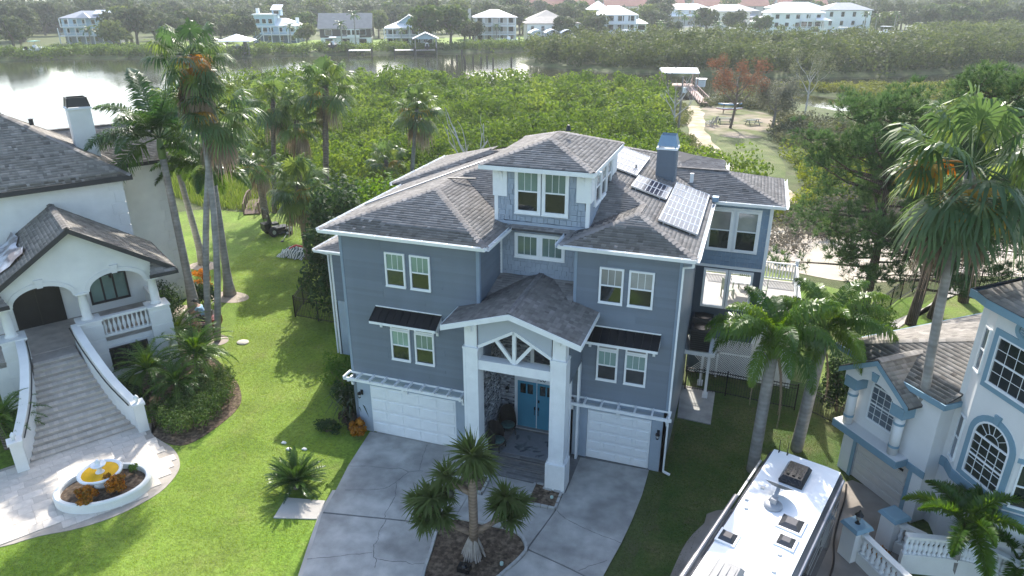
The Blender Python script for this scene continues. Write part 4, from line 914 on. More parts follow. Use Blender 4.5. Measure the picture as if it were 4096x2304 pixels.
for a in (.6, 3.5, 6.4):
    co = MB().lathe((a, 5.18, 3.3), [(.26, 0), (.26, .07), (.21, .1), (.2, .16), (.2, .7), (.17, 1.16), (.2, 1.2), (.23, 1.24), (.23, 1.3)], 18).build("column", WHITE_S, LH, True)
    MB().box(a - .27, a + .27, 4.91, 5.45, 4.56, 4.64).build("capital", WHITE_S, co)
    MB().box(a - .45, a + .45, 4.7, 5.55, FZ - 2.3, 3.22).box(a - .5, a + .5, 4.66, 5.6, 3.22, 3.3).build("pedestal", WHITE_S, co)
    for k in range(4): MB().box(a - .47, a + .47, 4.685, 4.7, .25 + k * .72, .25 + k * .72 + .64).build("quoin", QUOIN, co)
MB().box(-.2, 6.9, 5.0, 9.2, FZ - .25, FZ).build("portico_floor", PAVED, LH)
MB().box(3.0, 6.8, 5.0, 5.25, 0, FZ - .02).box(-.4, 1.0, 5.0, 5.25, 0, FZ - .02).build("base_wall", WHITE_S, LH); MB().box(6.6, 6.85, 5.25, 9.2, 0, FZ - .02).build("base_wall", WHITE_S, LH)
MB().box(0, 6.8, 8.3, 8.5, FZ, 5.3).box(6.5, 6.8, 5.5, 8.3, FZ, 3.1).build("porch_back_wall", WHITE_S, LH)
BRONZE = mat("bronze_frame", (.03, .027, .024), .4, .1)
w = MB().box(3.85, 5.75, 4.95, 5.0, .5, 1.8).build("window_surround", QUOIN, LH); window(LH, I4 @ Matrix.Translation((0, 4.98, 0)), 3.95, 5.65, .6, 1.7, .05, sash=False, cols=2, frame_m=BRONZE)
window(LH, Matrix.Translation((0, 8.3, 0)), 4.1, 5.85, 2.75, 4.2, .09, sash=False, cols=3, glass=BLIND, frame_m=BRONZE, mullion=.09)
dd = MB().box(.95, 2.95, 8.24, 8.3, FZ, 4.5).build("double_door", mat("dark_door", (.012, .012, .012), .35, .2), LH); MB().box(1.93, 1.97, 8.21, 8.24, FZ, 4.5).build("door_stile", BRONZE, dd)
ln = MB().lathe((4.95, 6.6, 4.55), [(.02, .45), (.1, .4), (.12, .3), (.07, 0), (.02, -.06)], 8).tube([(4.95, 6.6, 5.0), (4.95, 6.6, 5.5)], .012, 5).build("hanging_lantern", BRONZE, LH)
MB().lathe((2.0, 6.6, 4.7), [(.02, .35), (.2, .28), (.22, .22), (.05, 0)], 10).tube([(2.0, 6.6, 5.0), (2.0, 6.6, 5.6)], .012, 5).build("hanging_lantern", BRONZE, LH)
bl = MB().box(3.95, 5.98, 4.92, 5.18, 3.16, 3.27).box(3.95, 5.98, 4.94, 5.16, FZ - .02, FZ + .1).build("balustrade", WHITE_S, LH)
bm = MB().lathe((0, 0, 0), [(.05, 0), (.06, .04), (.035, .08), (.075, .25), (.085, .34), (.04, .58), (.03, .66), (.06, .72), (.06, .76)], 8).mesh("baluster", WHITE_S, True)
for k in range(10): link("baluster", bm, bl, (4.08 + k * .197, 5.05, FZ + .1))
# stairs
NS = 15; RS = FZ / NS; TR = .275
_pv = {}
def paver_mesh(w, m):
    if w not in _pv: _pv[w] = MB().box(0, w - .008, 0, .27, 0, .035).mesh("paver", m)
    return _pv[w]
def sxl(b): t = b / 4.1; return -.02 + 1.08 * min(1, t) ** .8
def sxr(b): t = b / 4.1; return 3.76 - 1.05 * min(1, t) ** .8
for k in range(NS):
    b = k * TR; x0, x1 = sxl(b), sxr(b); x2, x3 = sxl(b + TR), sxr(b + TR); z = (k + 1) * RS
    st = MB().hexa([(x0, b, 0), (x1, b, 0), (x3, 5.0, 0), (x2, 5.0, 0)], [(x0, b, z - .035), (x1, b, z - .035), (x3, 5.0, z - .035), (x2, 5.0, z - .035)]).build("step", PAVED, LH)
    n = max(1, int((x1 - x0) / .17)) if k < 12 else 9; w = (x1 - x0 - .05) / n; me = MB().box(0, w - .008, -.02, .265, 0, .035).mesh("paver", PAVE)
    for j in range(n): link("paver", me, st, (x0 + .02 + j * w, b, z - .03))
def rail_wall(pts, t, name):
    o = MB()
    for (p, q) in zip(pts, pts[1:]):
        d = Vector((q[0] - p[0], q[1] - p[1], 0)).normalized(); r = Vector((d.y, -d.x, 0)) * t / 2
        for (w2, z0, z1) in ((1, 0, -.09), (1.25, -.09, 0)):
            a = [(p[0] - r.x * w2, p[1] - r.y * w2), (p[0] + r.x * w2, p[1] + r.y * w2), (q[0] + r.x * w2, q[1] + r.y * w2), (q[0] - r.x * w2, q[1] - r.y * w2)]
            lo = [0, 0, 0, 0] if z0 == 0 else [p[2] - .09, p[2] - .09, q[2] - .09, q[2] - .09]; hi = [p[2] + z1, p[2] + z1, q[2] + z1, q[2] + z1]
            o.hexa([(a[i][0], a[i][1], lo[i]) for i in range(4)], [(a[i][0], a[i][1], hi[i]) for i in range(4)])
    return o.build(name, WHITE_S, LH)
pr = smooth_line([(2.92, 4.95, 3.28), (2.98, 3.6, 3.12), (3.12, 2.6, 2.75), (3.45, 1.2, 2.0), (3.9, -.05, 1.32)], 4); pl = smooth_line([(.82, 4.95, 3.28), (.78, 3.6, 3.12), (.66, 2.6, 2.75), (.3, 1.2, 2.0), (-.2, -.05, 1.32)], 4)
rail_wall(pr, .26, "stair_wall"); rail_wall(pl, .26, "stair_wall")
MB().tube([(q.x - .22, q.y, q.z - .12) for q in pr], .028, 6).build("handrail", BRONZE, LH); MB().tube([(q.x + .22, q.y, q.z - .12) for q in pl], .028, 6).build("handrail", BRONZE, LH)
for a in (3.98, -.30):
    po = MB().box(a - .2, a + .2, -.5, -.1, 0, 1.28).box(a - .25, a + .25, -.55, -.05, 1.28, 1.38).build("newel_post", WHITE_S, LH)
    MB().lathe((a, -.3, 1.38), [(.06, 0), (.05, .06), (.1, .16), (.09, .24), (.02, .34)], 10).build("finial", mat("frosted_glass", (.7, .72, .7), .15), po, True)
ck = MB().hexa([(5.5, 12.0, 8.6), (6.5, 12.0, 8.6), (6.5, 12.9, 8.6), (5.5, 12.9, 8.6)], [(5.5, 12.0, 11.6), (6.5, 12.0, 11.6), (6.5, 12.9, 11.6), (5.5, 12.9, 11.6)]).build("chimney", WHITE_S, LH)
MB().box(5.44, 6.56, 11.94, 12.96, 11.6, 11.7).build("chimney_crown", WHITE, ck)
b = MB(); q = [(5.5, 12.0), (6.5, 12.0), (6.5, 12.9), (5.5, 12.9)]
for i in range(4):
    p, r = q[i], q[(i + 1) % 4]; cx, cy = 6.0, 12.45; sh = lambda t, k: (cx + (t[0] - cx) * k, cy + (t[1] - cy) * k)
    b.poly([(*sh(p, 1.0), 11.72), (*sh(r, 1.0), 11.72), (*sh(r, .84), 12.14), (*sh(p, .84), 12.14)]); b.bar((*sh(p, 1), 11.7), (*sh(p, .84), 12.16), .05); b.bar((*sh(p, .84), 12.14), (*sh(r, .84), 12.14), .05)
b.build("chimney_cap", BRONZE, ck)
MB().lathe((3.9, 12.4, 11.0), [(.1, 0), (.1, .28), (.14, .3)], 8).build("roof_vent", DARKF, LH)
# tarp on the portico roof
T = MB(); n = 9
tv = [[None] * n for _ in range(n)]; R = random.Random(3)
for i in range(n):
    for j in range(n):
        a = -.5 + i * .29 + .1 * sin(j * 1.3); bb = 5.6 + j * .42 + .12 * sin(i * 1.7); z = 7.75 - (3.52 - a) * 2.65 / 3.88 + .08 + abs(R.gauss(0, .09)); tv[i][j] = T.p((a, bb, z))
for i in range(n - 1):
    for j in range(n - 1): T.f.append([tv[i][j], tv[i + 1][j], tv[i + 1][j + 1], tv[i][j + 1]])
tp = T.build("roof_tarp", mat("tarp", (.60, .62, .66), .4, .15, 1.5, col2=(.22, .2, .2), c2scale=1.6), None); tp.location = LH.location; tp.rotation_euler = LH.rotation_euler
tag(tp, "crumpled pale tarp lying on the white house's portico roof", "tarp")

# patio: travertine pavers round an oval fountain bed
patio = smooth_loop([(-27.5, 9.5), (-22.6, 11.3), (-21.16, 12.5), (-20.2, 13.25), (-19.45, 14.25), (-19.02, 15.6), (-19.25, 16.75), (-19.8, 17.45), (-20.6, 17.95), (-21.4, 18.2), (-22.1, 18.45), (-22.85, 19.05), (-25.7, 14.95), (-26.6, 13.0)], 4)
sheet("patio", patio, .03, mat("patio_joint", (.36, .32, .27), .9, .15), .03); PATIO = bpy.data.objects["patio"]
pm_ = {}; c, s = cos(A1), sin(A1); R = random.Random(9); px = np.array([p[0] for p in patio]); V = MB()
cnt = 0; ii = 0
row = -7.0
while row < 4.0:
    h = .42; x = -9.0 - R.uniform(0, .4)
    while x < 9:
        w = R.choice((.42, .42, .63)); cx, cy = x + w / 2, row + h / 2
        cor = [(x, row), (x + w, row), (x + w, row + h), (x, row + h)]
        W = [(-23.0 + c * p - s * q, 14.6 + s * p + c * q) for p, q in cor]
        if all(inpoly(patio, np.array([k[0]]), np.array([k[1]]))[0] for k in W):
            if w not in pm_: pm_[w] = MB().box(.004, w - .004, .004, h - .004, 0, .022).mesh("paver", PAVE)
            wx, wy = W[0]
            link("paver", pm_[w], PATIO, (wx, wy, .03 + R.uniform(0, .004)), (0, 0, A1)); cnt += 1
        x += w
    row += h
OV = [(-20.95 + 1.62 * cos(t) * cos(.62) - 1.22 * sin(t) * sin(.62), 15.0 + 1.62 * cos(t) * sin(.62) + 1.22 * sin(t) * cos(.62)) for t in [2 * pi * k / 40 for k in range(40)]]
PL = empty("planter_ring", (-20.95, 15.0, 0), 0, "oval white kerb ring filled with dark mulch round the fountain", "planter")
b = MB(Matrix.Translation((20.95, -15.0, 0))); k1 = 1.0; prof = [(1.0, 0), (1.0, .36), (.97, .42), (.89, .42), (.87, .36), (.87, .1)]
rg = [[b.p((-20.95 + (x + 20.95) * r, 15 + (y - 15) * r, z)) for x, y in OV] for r, z in prof]
for p, q in zip(rg, rg[1:]):
    for j in range(40): b.f.append([p[j], p[(j + 1) % 40], q[(j + 1) % 40], q[j]])
b.build("kerb", WHITE_S, PL); MB(Matrix.Translation((20.95, -15.0, 0))).poly([(-20.95 + (x + 20.95) * .88, 15 + (y - 15) * .88, .22) for x, y in OV]).build("mulch", MULCH, PL)
FO = empty("fountain", (-21.15, 15.15, .22), 0, "tiered white fountain with amber water in the mulch oval", "fountain")
MB().lathe((0, 0, 0), [(.3, 0), (.28, .08), (.2, .14), (.22, .3), (.62, .42), (.74, .5), (.76, .56), (.70, .6), (.64, .57), (.6, .5), (.1, .47)], 28).build("basin", WHITE, FO, True)
MB().lathe((0, 0, .53), [(.635, 0), (.001, .005)], 28).build("amber_water", mat("amber_water", (.75, .42, .01), .08, .15, 3), FO)
MB().lathe((0, 0, .5), [(.17, 0), (.15, .05), (.08, .12), (.09, .24), (.24, .33), (.27, .38), (.22, .38), (.1, .34), (.08, .4), (.1, .48), (.03, .58)], 20).build("pedestal", WHITE, FO, True)

# ------------------------------------------------------------------ pale blue and white house on the other side
A2 = radians(-51)
RH = empty("pale_house", (4.72, 25.38, 0), A2, "white stucco house with slate blue trim, arched windows and bay tower", "house")
RW = mat("offwhite_stucco", (.70, .70, .68), .9, .05, 1.0, .2, 60); TRIM = mat("slate_blue_trim", (.19, .31, .38), .7, .06, 1.5)
MB().box(0, 3.42, 0, .2, 2.0, 4.7).box(0, .62, 0, .2, 0, 2.0).box(2.9, 3.42, 0, .2, 0, 2.0).box(.62, 2.9, .14, .24, 0, 2.0).build("garage_wall", RW, RH); MB().box(3.22, 3.42, .2, 9, 0, 4.8).box(0, .2, .2, 9, 0, 4.7).build("garage_wall", RW, RH)
gd = garage_door(RH, Matrix.Translation((0, .08, 0)), .64, 2.88, .03, 1.96, 5, 1, mat("cream_door", (.55, .52, .48), .6, .05))
for a in (.85, 1.85): MB().box(a, a + .8, .035, .05, 1.62, 1.72).build("door_slot", BLACKM, gd)
MB().box(.5, .64, -.03, .02, 0, 1.98).box(2.88, 3.02, -.03, .02, 0, 1.98).build("door_trim", TRIM, RH)
lg = MB().box(-.15, 2.75, -.55, .0, 1.95, 2.22).box(2.75, 3.45, -.04, .0, 1.9, 2.15).build("ledge", TRIM, RH); MB().box(-.13, 2.73, -.53, -.01, 2.22, 2.25).build("ledge_top", RW, lg)
for a in (.28, 2.32):
    co = MB().lathe((a, -.3, 2.25), [(.17, 0), (.17, 1.55)], 16).build("column", RW, RH, True); MB().lathe((a, -.3, 2.55), [(.185, 0), (.185, .09)], 16).lathe((a, -.3, 3.45), [(.185, 0), (.185, .09)], 16).build("column_band", TRIM, co); MB().box(a - .26, a + .26, -.55, .0, 3.8, 4.2).build("capital", TRIM, co)
g = MB()
def gz2(a): return 5.38 - abs(a - 1.22) * .66
for s in (1, -1):
    a1 = 1.22 + s * 1.5; g.hexa([(1.22, -.62, gz2(1.22) - .2), (a1, -.62, gz2(a1) - .2), (a1, -.62, gz2(a1)), (1.22, -.62, gz2(1.22))], [(1.22, -.56, gz2(1.22) - .2), (a1, -.56, gz2(a1) - .2), (a1, -.56, gz2(a1)), (1.22, -.56, gz2(1.22))])
g.build("gable_fascia", TRIM, RH)
g = MB()
for k in range(22):
    a, b = -.05 + k * .1155, -.05 + (k + 1) * .1155; h = lambda a: 4.0 + .5 * sqrt(max(0, 1 - ((a - 1.3) / .85) ** 2))
    g.hexa([(a, -.5, h(a)), (b, -.5, h(b)), (b, -.5, gz2(b) - .15), (a, -.5, gz2(a) - .15)], [(a, -.35, h(a)), (b, -.35, h(b)), (b, -.35, gz2(b) - .15), (a, -.35, gz2(a) - .15)])
g.build("gable_wall", RW, RH)
MB().hexa([(1.12, -.56, 4.55), (1.3, -.56, 4.55), (1.36, -.56, 4.85), (1.06, -.56, 4.85)], [(1.12, -.5, 4.55), (1.3, -.5, 4.55), (1.36, -.5, 4.85), (1.06, -.5, 4.85)]).build("keystone", TRIM, RH)
def arch_window(root, M, x0, x1, z0, zs, rise, cols=4, rows=3, trim=.0, gl=None):
    """window with an arched head: frame > pane, muntins, trim"""
    cx = (x0 + x1) / 2; r = (x1 - x0) / 2; n = 14
    def pt(k, d, y): t = pi * k / n; return (cx + (r + d) * cos(t), y, zs + (rise + d) * sin(t))
    b = MB(M)
    for k in range(n): b.hexa([pt(k, -.05, -.05), pt(k + 1, -.05, -.05), pt(k + 1, .01, -.05), pt(k, .01, -.05)], [pt(k, -.05, .0), pt(k + 1, -.05, .0), pt(k + 1, .01, .0), pt(k, .01, .0)])
    b.box(x0 - .01, x0 + .05, -.05, 0, z0, zs).box(x1 - .05, x1 + .01, -.05, 0, z0, zs).box(x0, x1, -.05, 0, z0 - .03, z0 + .04).box(x0, x1, -.045, 0, zs - .03, zs + .03).box(x0, x1, -.045, 0, z0 + (zs - z0) * .48, z0 + (zs - z0) * .48 + .05)
    w = b.build("arched_window", WHITE, root)
    MB(M).poly([(x0, -.012, z0), (x1, -.012, z0)] + [pt(k, 0, -.012) for k in range(n + 1)]).build("pane", gl or GLASS, w)
    g = MB(M)
    for k in range(1, cols): x = x0 + (x1 - x0) * k / cols; g.box(x - .008, x + .008, -.03, -.014, z0, zs)
    for k in range(1, rows + 1): z = z0 + (zs - z0) * k / (rows + 1); g.box(x0, x1, -.03, -.014, z - .008, z + .008)
    for k in (3, 5, 7, 9, 11): t = pi * k / n; g.bar((cx + r * .4 * cos(t), -.02, zs + rise * .4 * sin(t)), (cx + r * .97 * cos(t), -.02, zs + rise * .97 * sin(t)), .014)
    for k in range(n): p, q = pi * k / n, pi * (k + 1) / n; g.bar((cx + r * .4 * cos(p), -.02, zs + rise * .4 * sin(p)), (cx + r * .4 * cos(q), -.02, zs + rise * .4 * sin(q)), .014)
    g.build("muntin", WHITE, w)
    if trim:
        t = MB(M)
        for k in range(n): t.hexa([pt(k, .01, -.04), pt(k + 1, .01, -.04), pt(k + 1, trim, -.04), pt(k, trim, -.04)], [pt(k, .01, .0), pt(k + 1, .01, .0), pt(k + 1, trim, .0), pt(k, trim, .0)])
        t.box(x0 - trim, x0 - .01, -.04, 0, z0 - .2, zs).box(x1 + .01, x1 + trim, -.04, 0, z0 - .2, zs).box(x0 - .01, x1 + .01, -.04, 0, z0 - .22, z0 - .03).hexa([(cx - .07, -.07, zs + rise + .02), (cx + .07, -.07, zs + rise + .02), (cx + .12, -.07, zs + rise + .32), (cx - .12, -.07, zs + rise + .32)], [(cx - .07, 0, zs + rise + .02), (cx + .07, 0, zs + rise + .02), (cx + .12, 0, zs + rise + .32), (cx - .12, 0, zs + rise + .32)])
        t.build("window_trim", TRIM, w)
    return w
GREYG = glassmat("screened_glass", (.10, .13, .16), .12, .4)
arch_window(RH, Matrix.Translation((0, -.02, 0)), .8, 1.95, 2.75, 4.1, .38, 4, 4, gl=GREYG)
# bay tower
BP = [(3.42, .6), (3.62, .6), (4.1, .28), (6.06, -.12), (6.75, .45), (7.4, 3), (7.4, 9), (3.42, 9)]
for z0, z1, m, gr in ((0, 2.38, RW, 0), (2.38, 2.72, TRIM, .05), (2.72, 8.55, RW, 0)):
    pp = [(x + (gr if x > 5 else -gr * .2), y - (gr if y < 3 else 0)) for x, y in BP]; MB().slab([(x, y, z1) for x, y in pp], z1 - z0).build("bay_wall" if m is RW else "bay_band", m, RH)
fa = atan2(-.40, 1.96); MF = frame((4.1, .28, 0), fa)
arch_window(RH, MF, .36, 1.72, 3.0, 4.45, .62, 4, 4, .2)
MB(MF).box(.1, 1.98, -.04, 0, 5.95, 6.15).box(.1, .28, -.04, 0, 6.15, 7.7).box(1.8, 1.98, -.04, 0, 6.15, 7.7).box(.1, 1.98, -.04, 0, 7.7, 7.88).build("window_trim", TRIM, RH)
window(RH, MF, .28, 1.8, 6.15, 7.7, .05, y=-.02, cols=4, grid_low=4, upper=GLASS)
v = MB(MF)
for k in range(24):
    p, q = 2 * pi * k / 24, 2 * pi * (k + 1) / 24; f = lambda r, t, y: (1.04 + r * cos(t), y, 8.18 + r * .9 * sin(t)); v.hexa([f(.2, p, -.05), f(.2, q, -.05), f(.34, q, -.05), f(.34, p, -.05)], [f(.2, p, 0), f(.2, q, 0), f(.34, q, 0), f(.34, p, 0)])
ov = v.build("round_vent", TRIM, RH)
for k in range(5): MB(MF).box(.88, 1.2, -.04, -.01, 8.02 + k * .07, 8.06 + k * .07).build("louvre", TRIM, ov)
fs = atan2(.57, .69); MS = frame((6.06, -.12, 0), fs); window(RH, MS, .1, .75, 2.95, 4.45, .05, y=-.02, cols=2, upper=GLASS); window(RH, MS, .1, .75, 6.2, 7.7, .05, y=-.02, cols=2, upper=GLASS)
MB(MS).box(.0, .86, -.035, 0, 2.8, 2.95).box(.0, .86, -.035, 0, 4.45, 4.6).build("window_trim", TRIM, RH)
f3 = atan2(-.32, .48); MN = frame((3.62, .6, 0), f3); window(RH, MN, .1, .5, 2.95, 4.6, .04, y=-.02, cols=1, upper=GREYG, glass=GREYG); window(RH, MN, .1, .5, 6.2, 7.7, .04, y=-.02, cols=1, upper=GREYG, glass=GREYG)
R2 = Roof(RH, SHING_B, 31, .17)
R2.plane([(-1.05, -.1, 4.9), (3.55, -.1, 4.9), (3.55, 4.5, 6.5)], 100); R2.plane([(-1.05, 9, 4.9), (-1.05, -.1, 4.9), (3.55, 4.5, 6.5), (3.55, 9, 6.5)]); R2.ridge((-1.05, -.1, 4.92), (3.55, 4.5, 6.52))
R2.plane([(3.55, -.1, 4.9), (3.55, 4.5, 4.9), (3.5, 4.5, 5.0), (3.5, -.05, 5.0)])
R2.plane([(2.76, -.6, 4.38), (2.76, 1.6, 4.38), (1.22, 1.6, 5.4), (1.22, -.6, 5.4)]); R2.plane([(-.32, 1.6, 4.38), (-.32, -.6, 4.38), (1.22, -.6, 5.4), (1.22, 1.6, 5.4)]); R2.ridge((1.22, -.6, 5.42), (1.22, 1.4, 5.42))
ev = [(3.2, .15, 8.75), (3.45, .1, 8.75), (3.95, -.15, 8.75), (6.2, -.62, 8.75), (7.2, .2, 8.75), (7.9, 3, 8.75), (7.9, 9.4, 8.75), (3.0, 9.4, 8.75)]; ap = (5.5, 4.5, 10.4)
for p, q in zip(ev, ev[1:] + ev[:1]):
    if (Vector(p) - Vector(q)).length > .3: R2.plane([p, q, ap])
R2.done()
fz = MB()
for p, q in zip(ev, ev[1:] + ev[:1]): fz.bar((p[0], p[1], 8.62), (q[0], q[1], 8.62), .06, .24)
fz.build("tower_fascia", TRIM, RH); MB().slab([(x, y, 8.56) for x, y, _ in ev], .03).build("tower_soffit", RW, RH)
MB().box(-1.1, 3.6, -.16, -.1, 4.7, 4.9).box(3.55, 3.61, -.1, 3, 4.7, 4.9).box(-1.11, -1.05, -.1, 9, 4.7, 4.9).box(-1.05, 3.55, -.1, .0, 4.68, 4.74).box(-1.05, 0, 0, 9, 4.68, 4.74).build("eave_fascia", TRIM, RH)
MB().lathe((1.9, 5.2, 5.7), [(.07, 0), (.07, .62), (.11, .64), (.09, .72)], 10).build("vent_pipe", GALV, RH); MB().lathe((2.6, 5.6, 5.9), [(.06, 0), (.06, .4)], 8).build("vent_pipe", GALV, RH)
# garden stair walls: pillars with caps, balustrades
BW = empty("garden_balustrade", (4.72, 25.38, 0), A2, "white balustrade on low wall with blue capped pillars before pale house", "balustrade")
for a, b, h in ((3.9, -3.15, 1.25), (3.95, -1.62, 1.25)):
    pi_ = MB().box(a - .27, a + .27, b - .27, b + .27, 0, h).build("pillar", RW, BW); MB().hexa([(a - .36, b - .36, h), (a + .36, b - .36, h), (a + .36, b + .36, h), (a - .36, b + .36, h)], [(a - .3, b - .3, h + .12), (a + .3, b - .3, h + .12), (a + .3, b + .3, h + .12), (a - .3, b + .3, h + .12)]).build("pillar_cap", TRIM, pi_)
bm2 = MB().lathe((0, 0, 0), [(.07, 0), (.07, .05), (.04, .08), (.085, .2), (.07, .3), (.04, .38), (.075, .48), (.06, .56), (.06, .6)], 10).mesh("baluster", WHITE, True)
def balus(p, q, n, z0=.45):
    d = (Vector(q) - Vector(p)); r = MB(); r.bar((*p, z0 - .04), (*q, z0 - .04), .24, .1); r.bar((*p, z0 + .66), (*q, z0 + .66), .22, .1); r.bar((*p, z0 * .5 - .06), (*q, z0 * .5 - .06), .2, z0 - .08); o = r.build("rail", WHITE_S, BW)
    for k in range(n): t = (k + .5) / n; link("baluster", bm2, o, (p[0] + d.x * t, p[1] + d.y * t, z0))
balus((4.2, -3.1), (6.6, -3.3), 12); balus((4.2, -1.62), (4.9, -1.3), 4)
cv = smooth_line([(4.9, -1.3, 0), (5.3, -.55, 0), (5.75, .2, 0), (6.2, .6, 0), (7.0, .85, 0), (7.9, .8, 0)], 3)
for p, q in zip(cv, cv[1:]): balus((p.x, p.y - .9), (q.x, q.y - .9), 2, .75)
LA = empty("pillar_lantern", tuple(frame((4.72, 25.38, 0), A2) @ Vector((3.9, -3.15, 1.37))), 0, "small black lantern standing on the blue pillar cap", "lantern")
MB().lathe((0, 0, 0), [(.09, 0), (.05, .04), (.03, .12), (.07, .16)], 8).build("base", BLACKM, LA); MB().lathe((0, 0, .16), [(.07, 0), (.1, .16)], 6).build("glass", mat("lantern_glass", (.25, .24, .2), .1), LA); MB().lathe((0, 0, .32), [(.14, 0), (.06, .1), (.015, .2)], 8).build("cap", BLACKM, LA)

# ------------------------------------------------------------------ motorhome
RV = empty("motorhome", (2.88, 20.3, 0), radians(-17.5), "white roofed dark motorhome parked on the pad between the houses", "motorhome")
RVD = mat("rv_dark_paint", (.055, .057, .065), .18, .08, 1.0, spec=.6); RVW = mat("rv_roof_white", (.82, .83, .83), .4, .04, 1.5)
hw = 1.17; zr = 3.34
prof = [(-hw, .6), (-hw, zr - .28), (-hw + .05, zr - .12), (-hw + .16, zr - .03)]; prof2 = [(-x, z) for x, z in prof[::-1]]
def rvring(y, k, dz): return [(x * k, y, (z - 1.9) * (1 - dz) + 1.9) for x, z in prof + prof2]
secs = [(.2, .93, .06), (.14, .97, .02), (0, 1.0, 0), (-10.5, 1, 0), (-10.8, .97, .03)]
b = MB(); rg = [[b.p(q) for q in rvring(*s)] for s in secs]
for p, q in zip(rg, rg[1:]):
    for j in range(len(p)): b.f.append([p[j], p[(j + 1) % len(p)], q[(j + 1) % len(p)], q[j]])
b.f.append(rg[0]); b.f.append(rg[-1]); b.build("body", RVD, RV)
rf = MB(); pts = []
for x0, x1, z0, z1 in ((-1.02, -.6, .0, .03), (-.6, .6, .03, .03), (.6, 1.02, .03, .0)):
    rf.hexa([(x0, .12, zr - .05 + z0), (x1, .12, zr - .05 + z1), (x1, -10.5, zr - .05 + z1), (x0, -10.5, zr - .05 + z0)], [(x0, .12, zr - .02 + z0), (x1, .12, zr - .02 + z1), (x1, -10.5, zr - .02 + z1), (x0, -10.5, zr - .02 + z0)])
rf.build("roof", RVW, RV)
MB().tube([(hw - .02, .0, zr - .2), (hw - .02, -10.5, zr - .2)], .05, 6).build("roof_rail", mat("rv_grey", (.25, .26, .3), .25, .05), RV)
MB().tube([(-hw - .07, -2.75, zr - .12), (-hw - .07, -9.8, zr - .12)], .075, 10).build("awning_roller", mat("rv_silver", (.45, .43, .42), .25, .1, metal=.6), RV); MB().tube([(-hw - .14, -2.8, zr - .26), (-hw - .14, -9.8, zr - .26)], .05, 8).build("awning_arm", mat("rv_brown", (.18, .13, .12), .3, .1), RV)
MB().box(-hw - .06, -hw, -2.7, -.6, zr - .18, zr - .1).build("drip_rail", GALV, RV)
for z, h in ((2.5, .03), (2.2, .05), (1.7, .03)): MB().box(hw + .002, hw + .008, -10.4, -.2, z, z + h).build("stripe", mat("rv_stripe", (.4, .38, .34), .3, .05), RV)
for y in (-1.6, -4.2, -6.6): MB().box(hw + .003, hw + .012, y - .6, y + .6, 1.9, 2.6).build("side_window", GLASS, RV)
MB().box(hw + .01, hw + .2, -3.5, -3.4, 1.95, 2.12).build("mirror", BLACKM, RV)
wh = MB().lathe((0, 0, 0), [(.2, -.12), (.46, -.12), (.48, -.06), (.48, .06), (.46, .12), (.2, .12)], 20).mesh("wheel", mat("tyre", (.015, .015, .015), .9, .1))
for x in (-.98, .98):
    for y in (-2.2, -8.6): link("wheel", wh, RV, (x, y, .48), (0, pi / 2, 0))
def rv_ac(y0, x, m, nm):
    a = MB(); lo = [(x - .34, y0, zr), (x + .34, y0, zr), (x + .34, y0 - 1.0, zr), (x - .34, y0 - 1.0, zr)]; md = [(x - .36, y0 + .01, zr + .12), (x + .36, y0 + .01, zr + .12), (x + .36, y0 - 1.02, zr + .12), (x - .36, y0 - 1.02, zr + .12)]; hi = [(x - .27, y0 - .1, zr + .27), (x + .27, y0 - .1, zr + .27), (x + .27, y0 - .88, zr + .24), (x - .27, y0 - .88, zr + .24)]
    a.hexa(lo, md); a.hexa(md, hi); o = a.build(nm, m, RV)
    for k in range(3): MB().box(x - .2 + k * .17, x - .12 + k * .17, y0 - .8, y0 - .2, zr + .25, zr + .275).build("vent_rib", m, o)
rv_ac(-.5, -.05, mat("gloss_black", (.012, .012, .012), .22, .3, 5), "air_conditioner"); rv_ac(-5.75, -.3, mat("ac_grey", (.22, .22, .22), .4, .1), "air_conditioner")
def rv_vent(x, y, w, d, m):
    o = MB().box(x - w / 2 - .06, x + w / 2 + .06, y - d / 2 - .06, y + d / 2 + .06, zr, zr + .05).build("vent_frame", RVW, RV)
    MB().hexa([(x - w / 2, y - d / 2, zr + .05), (x + w / 2, y - d / 2, zr + .05), (x + w / 2, y + d / 2, zr + .05), (x - w / 2, y + d / 2, zr + .05)], [(x - w / 4, y - d / 4, zr + .13), (x + w / 4, y - d / 4, zr + .13), (x + w / 4, y + d / 4, zr + .13), (x - w / 4, y + d / 4, zr + .13)]).build("vent_dome", m, o)
SMOKE = mat("smoked_dome", (.06, .06, .062), .12, .1, spec=.7)
rv_vent(.47, -3.17, .58, .56, SMOKE); rv_vent(-.76, -4.73, .42, .44, SMOKE); rv_vent(.56, -3.96, .42, .44, SMOKE)
sd = MB().lathe((-.18, -2.72, zr), [(.27, 0), (.26, .08), (.2, .12), (.12, .14)], 18).build("dish_base", mat("dish_grey", (.30, .31, .33), .5, .1), RV, True)
MB().box(-.26, -.1, -2.8, -2.6, zr + .12, zr + .3).bar((-.18, -2.65, zr + .25), (-.18, -2.35, zr + .4), .1, .1).build("dish_arm", _MC["dish_grey"], sd)
dm = MB(Matrix.Translation((-.2, -2.2, zr + .38)) @ Matrix.Rotation(radians(-38), 4, "X")); dm.lathe((0, 0, 0), [(.02, -.06), (.2, -.045), (.4, .02), (.42, .03), (.4, .035), (.2, -.02), (.02, -.035)], 24, 1.0, .85); dm.build("dish", mat("dish_dark", (.11, .12, .13), .45, .1), sd, True)
for x, y in ((-.9, -2.85), (-.77, -3.24), (.56, -4.52), (-.68, -2.1), (.62, -5.2)): MB().box(x - .05, x + .05, y - .05, y + .05, zr, zr + .05).build("roof_fitting", mat("rv_cream", (.6, .58, .54), .5), RV)
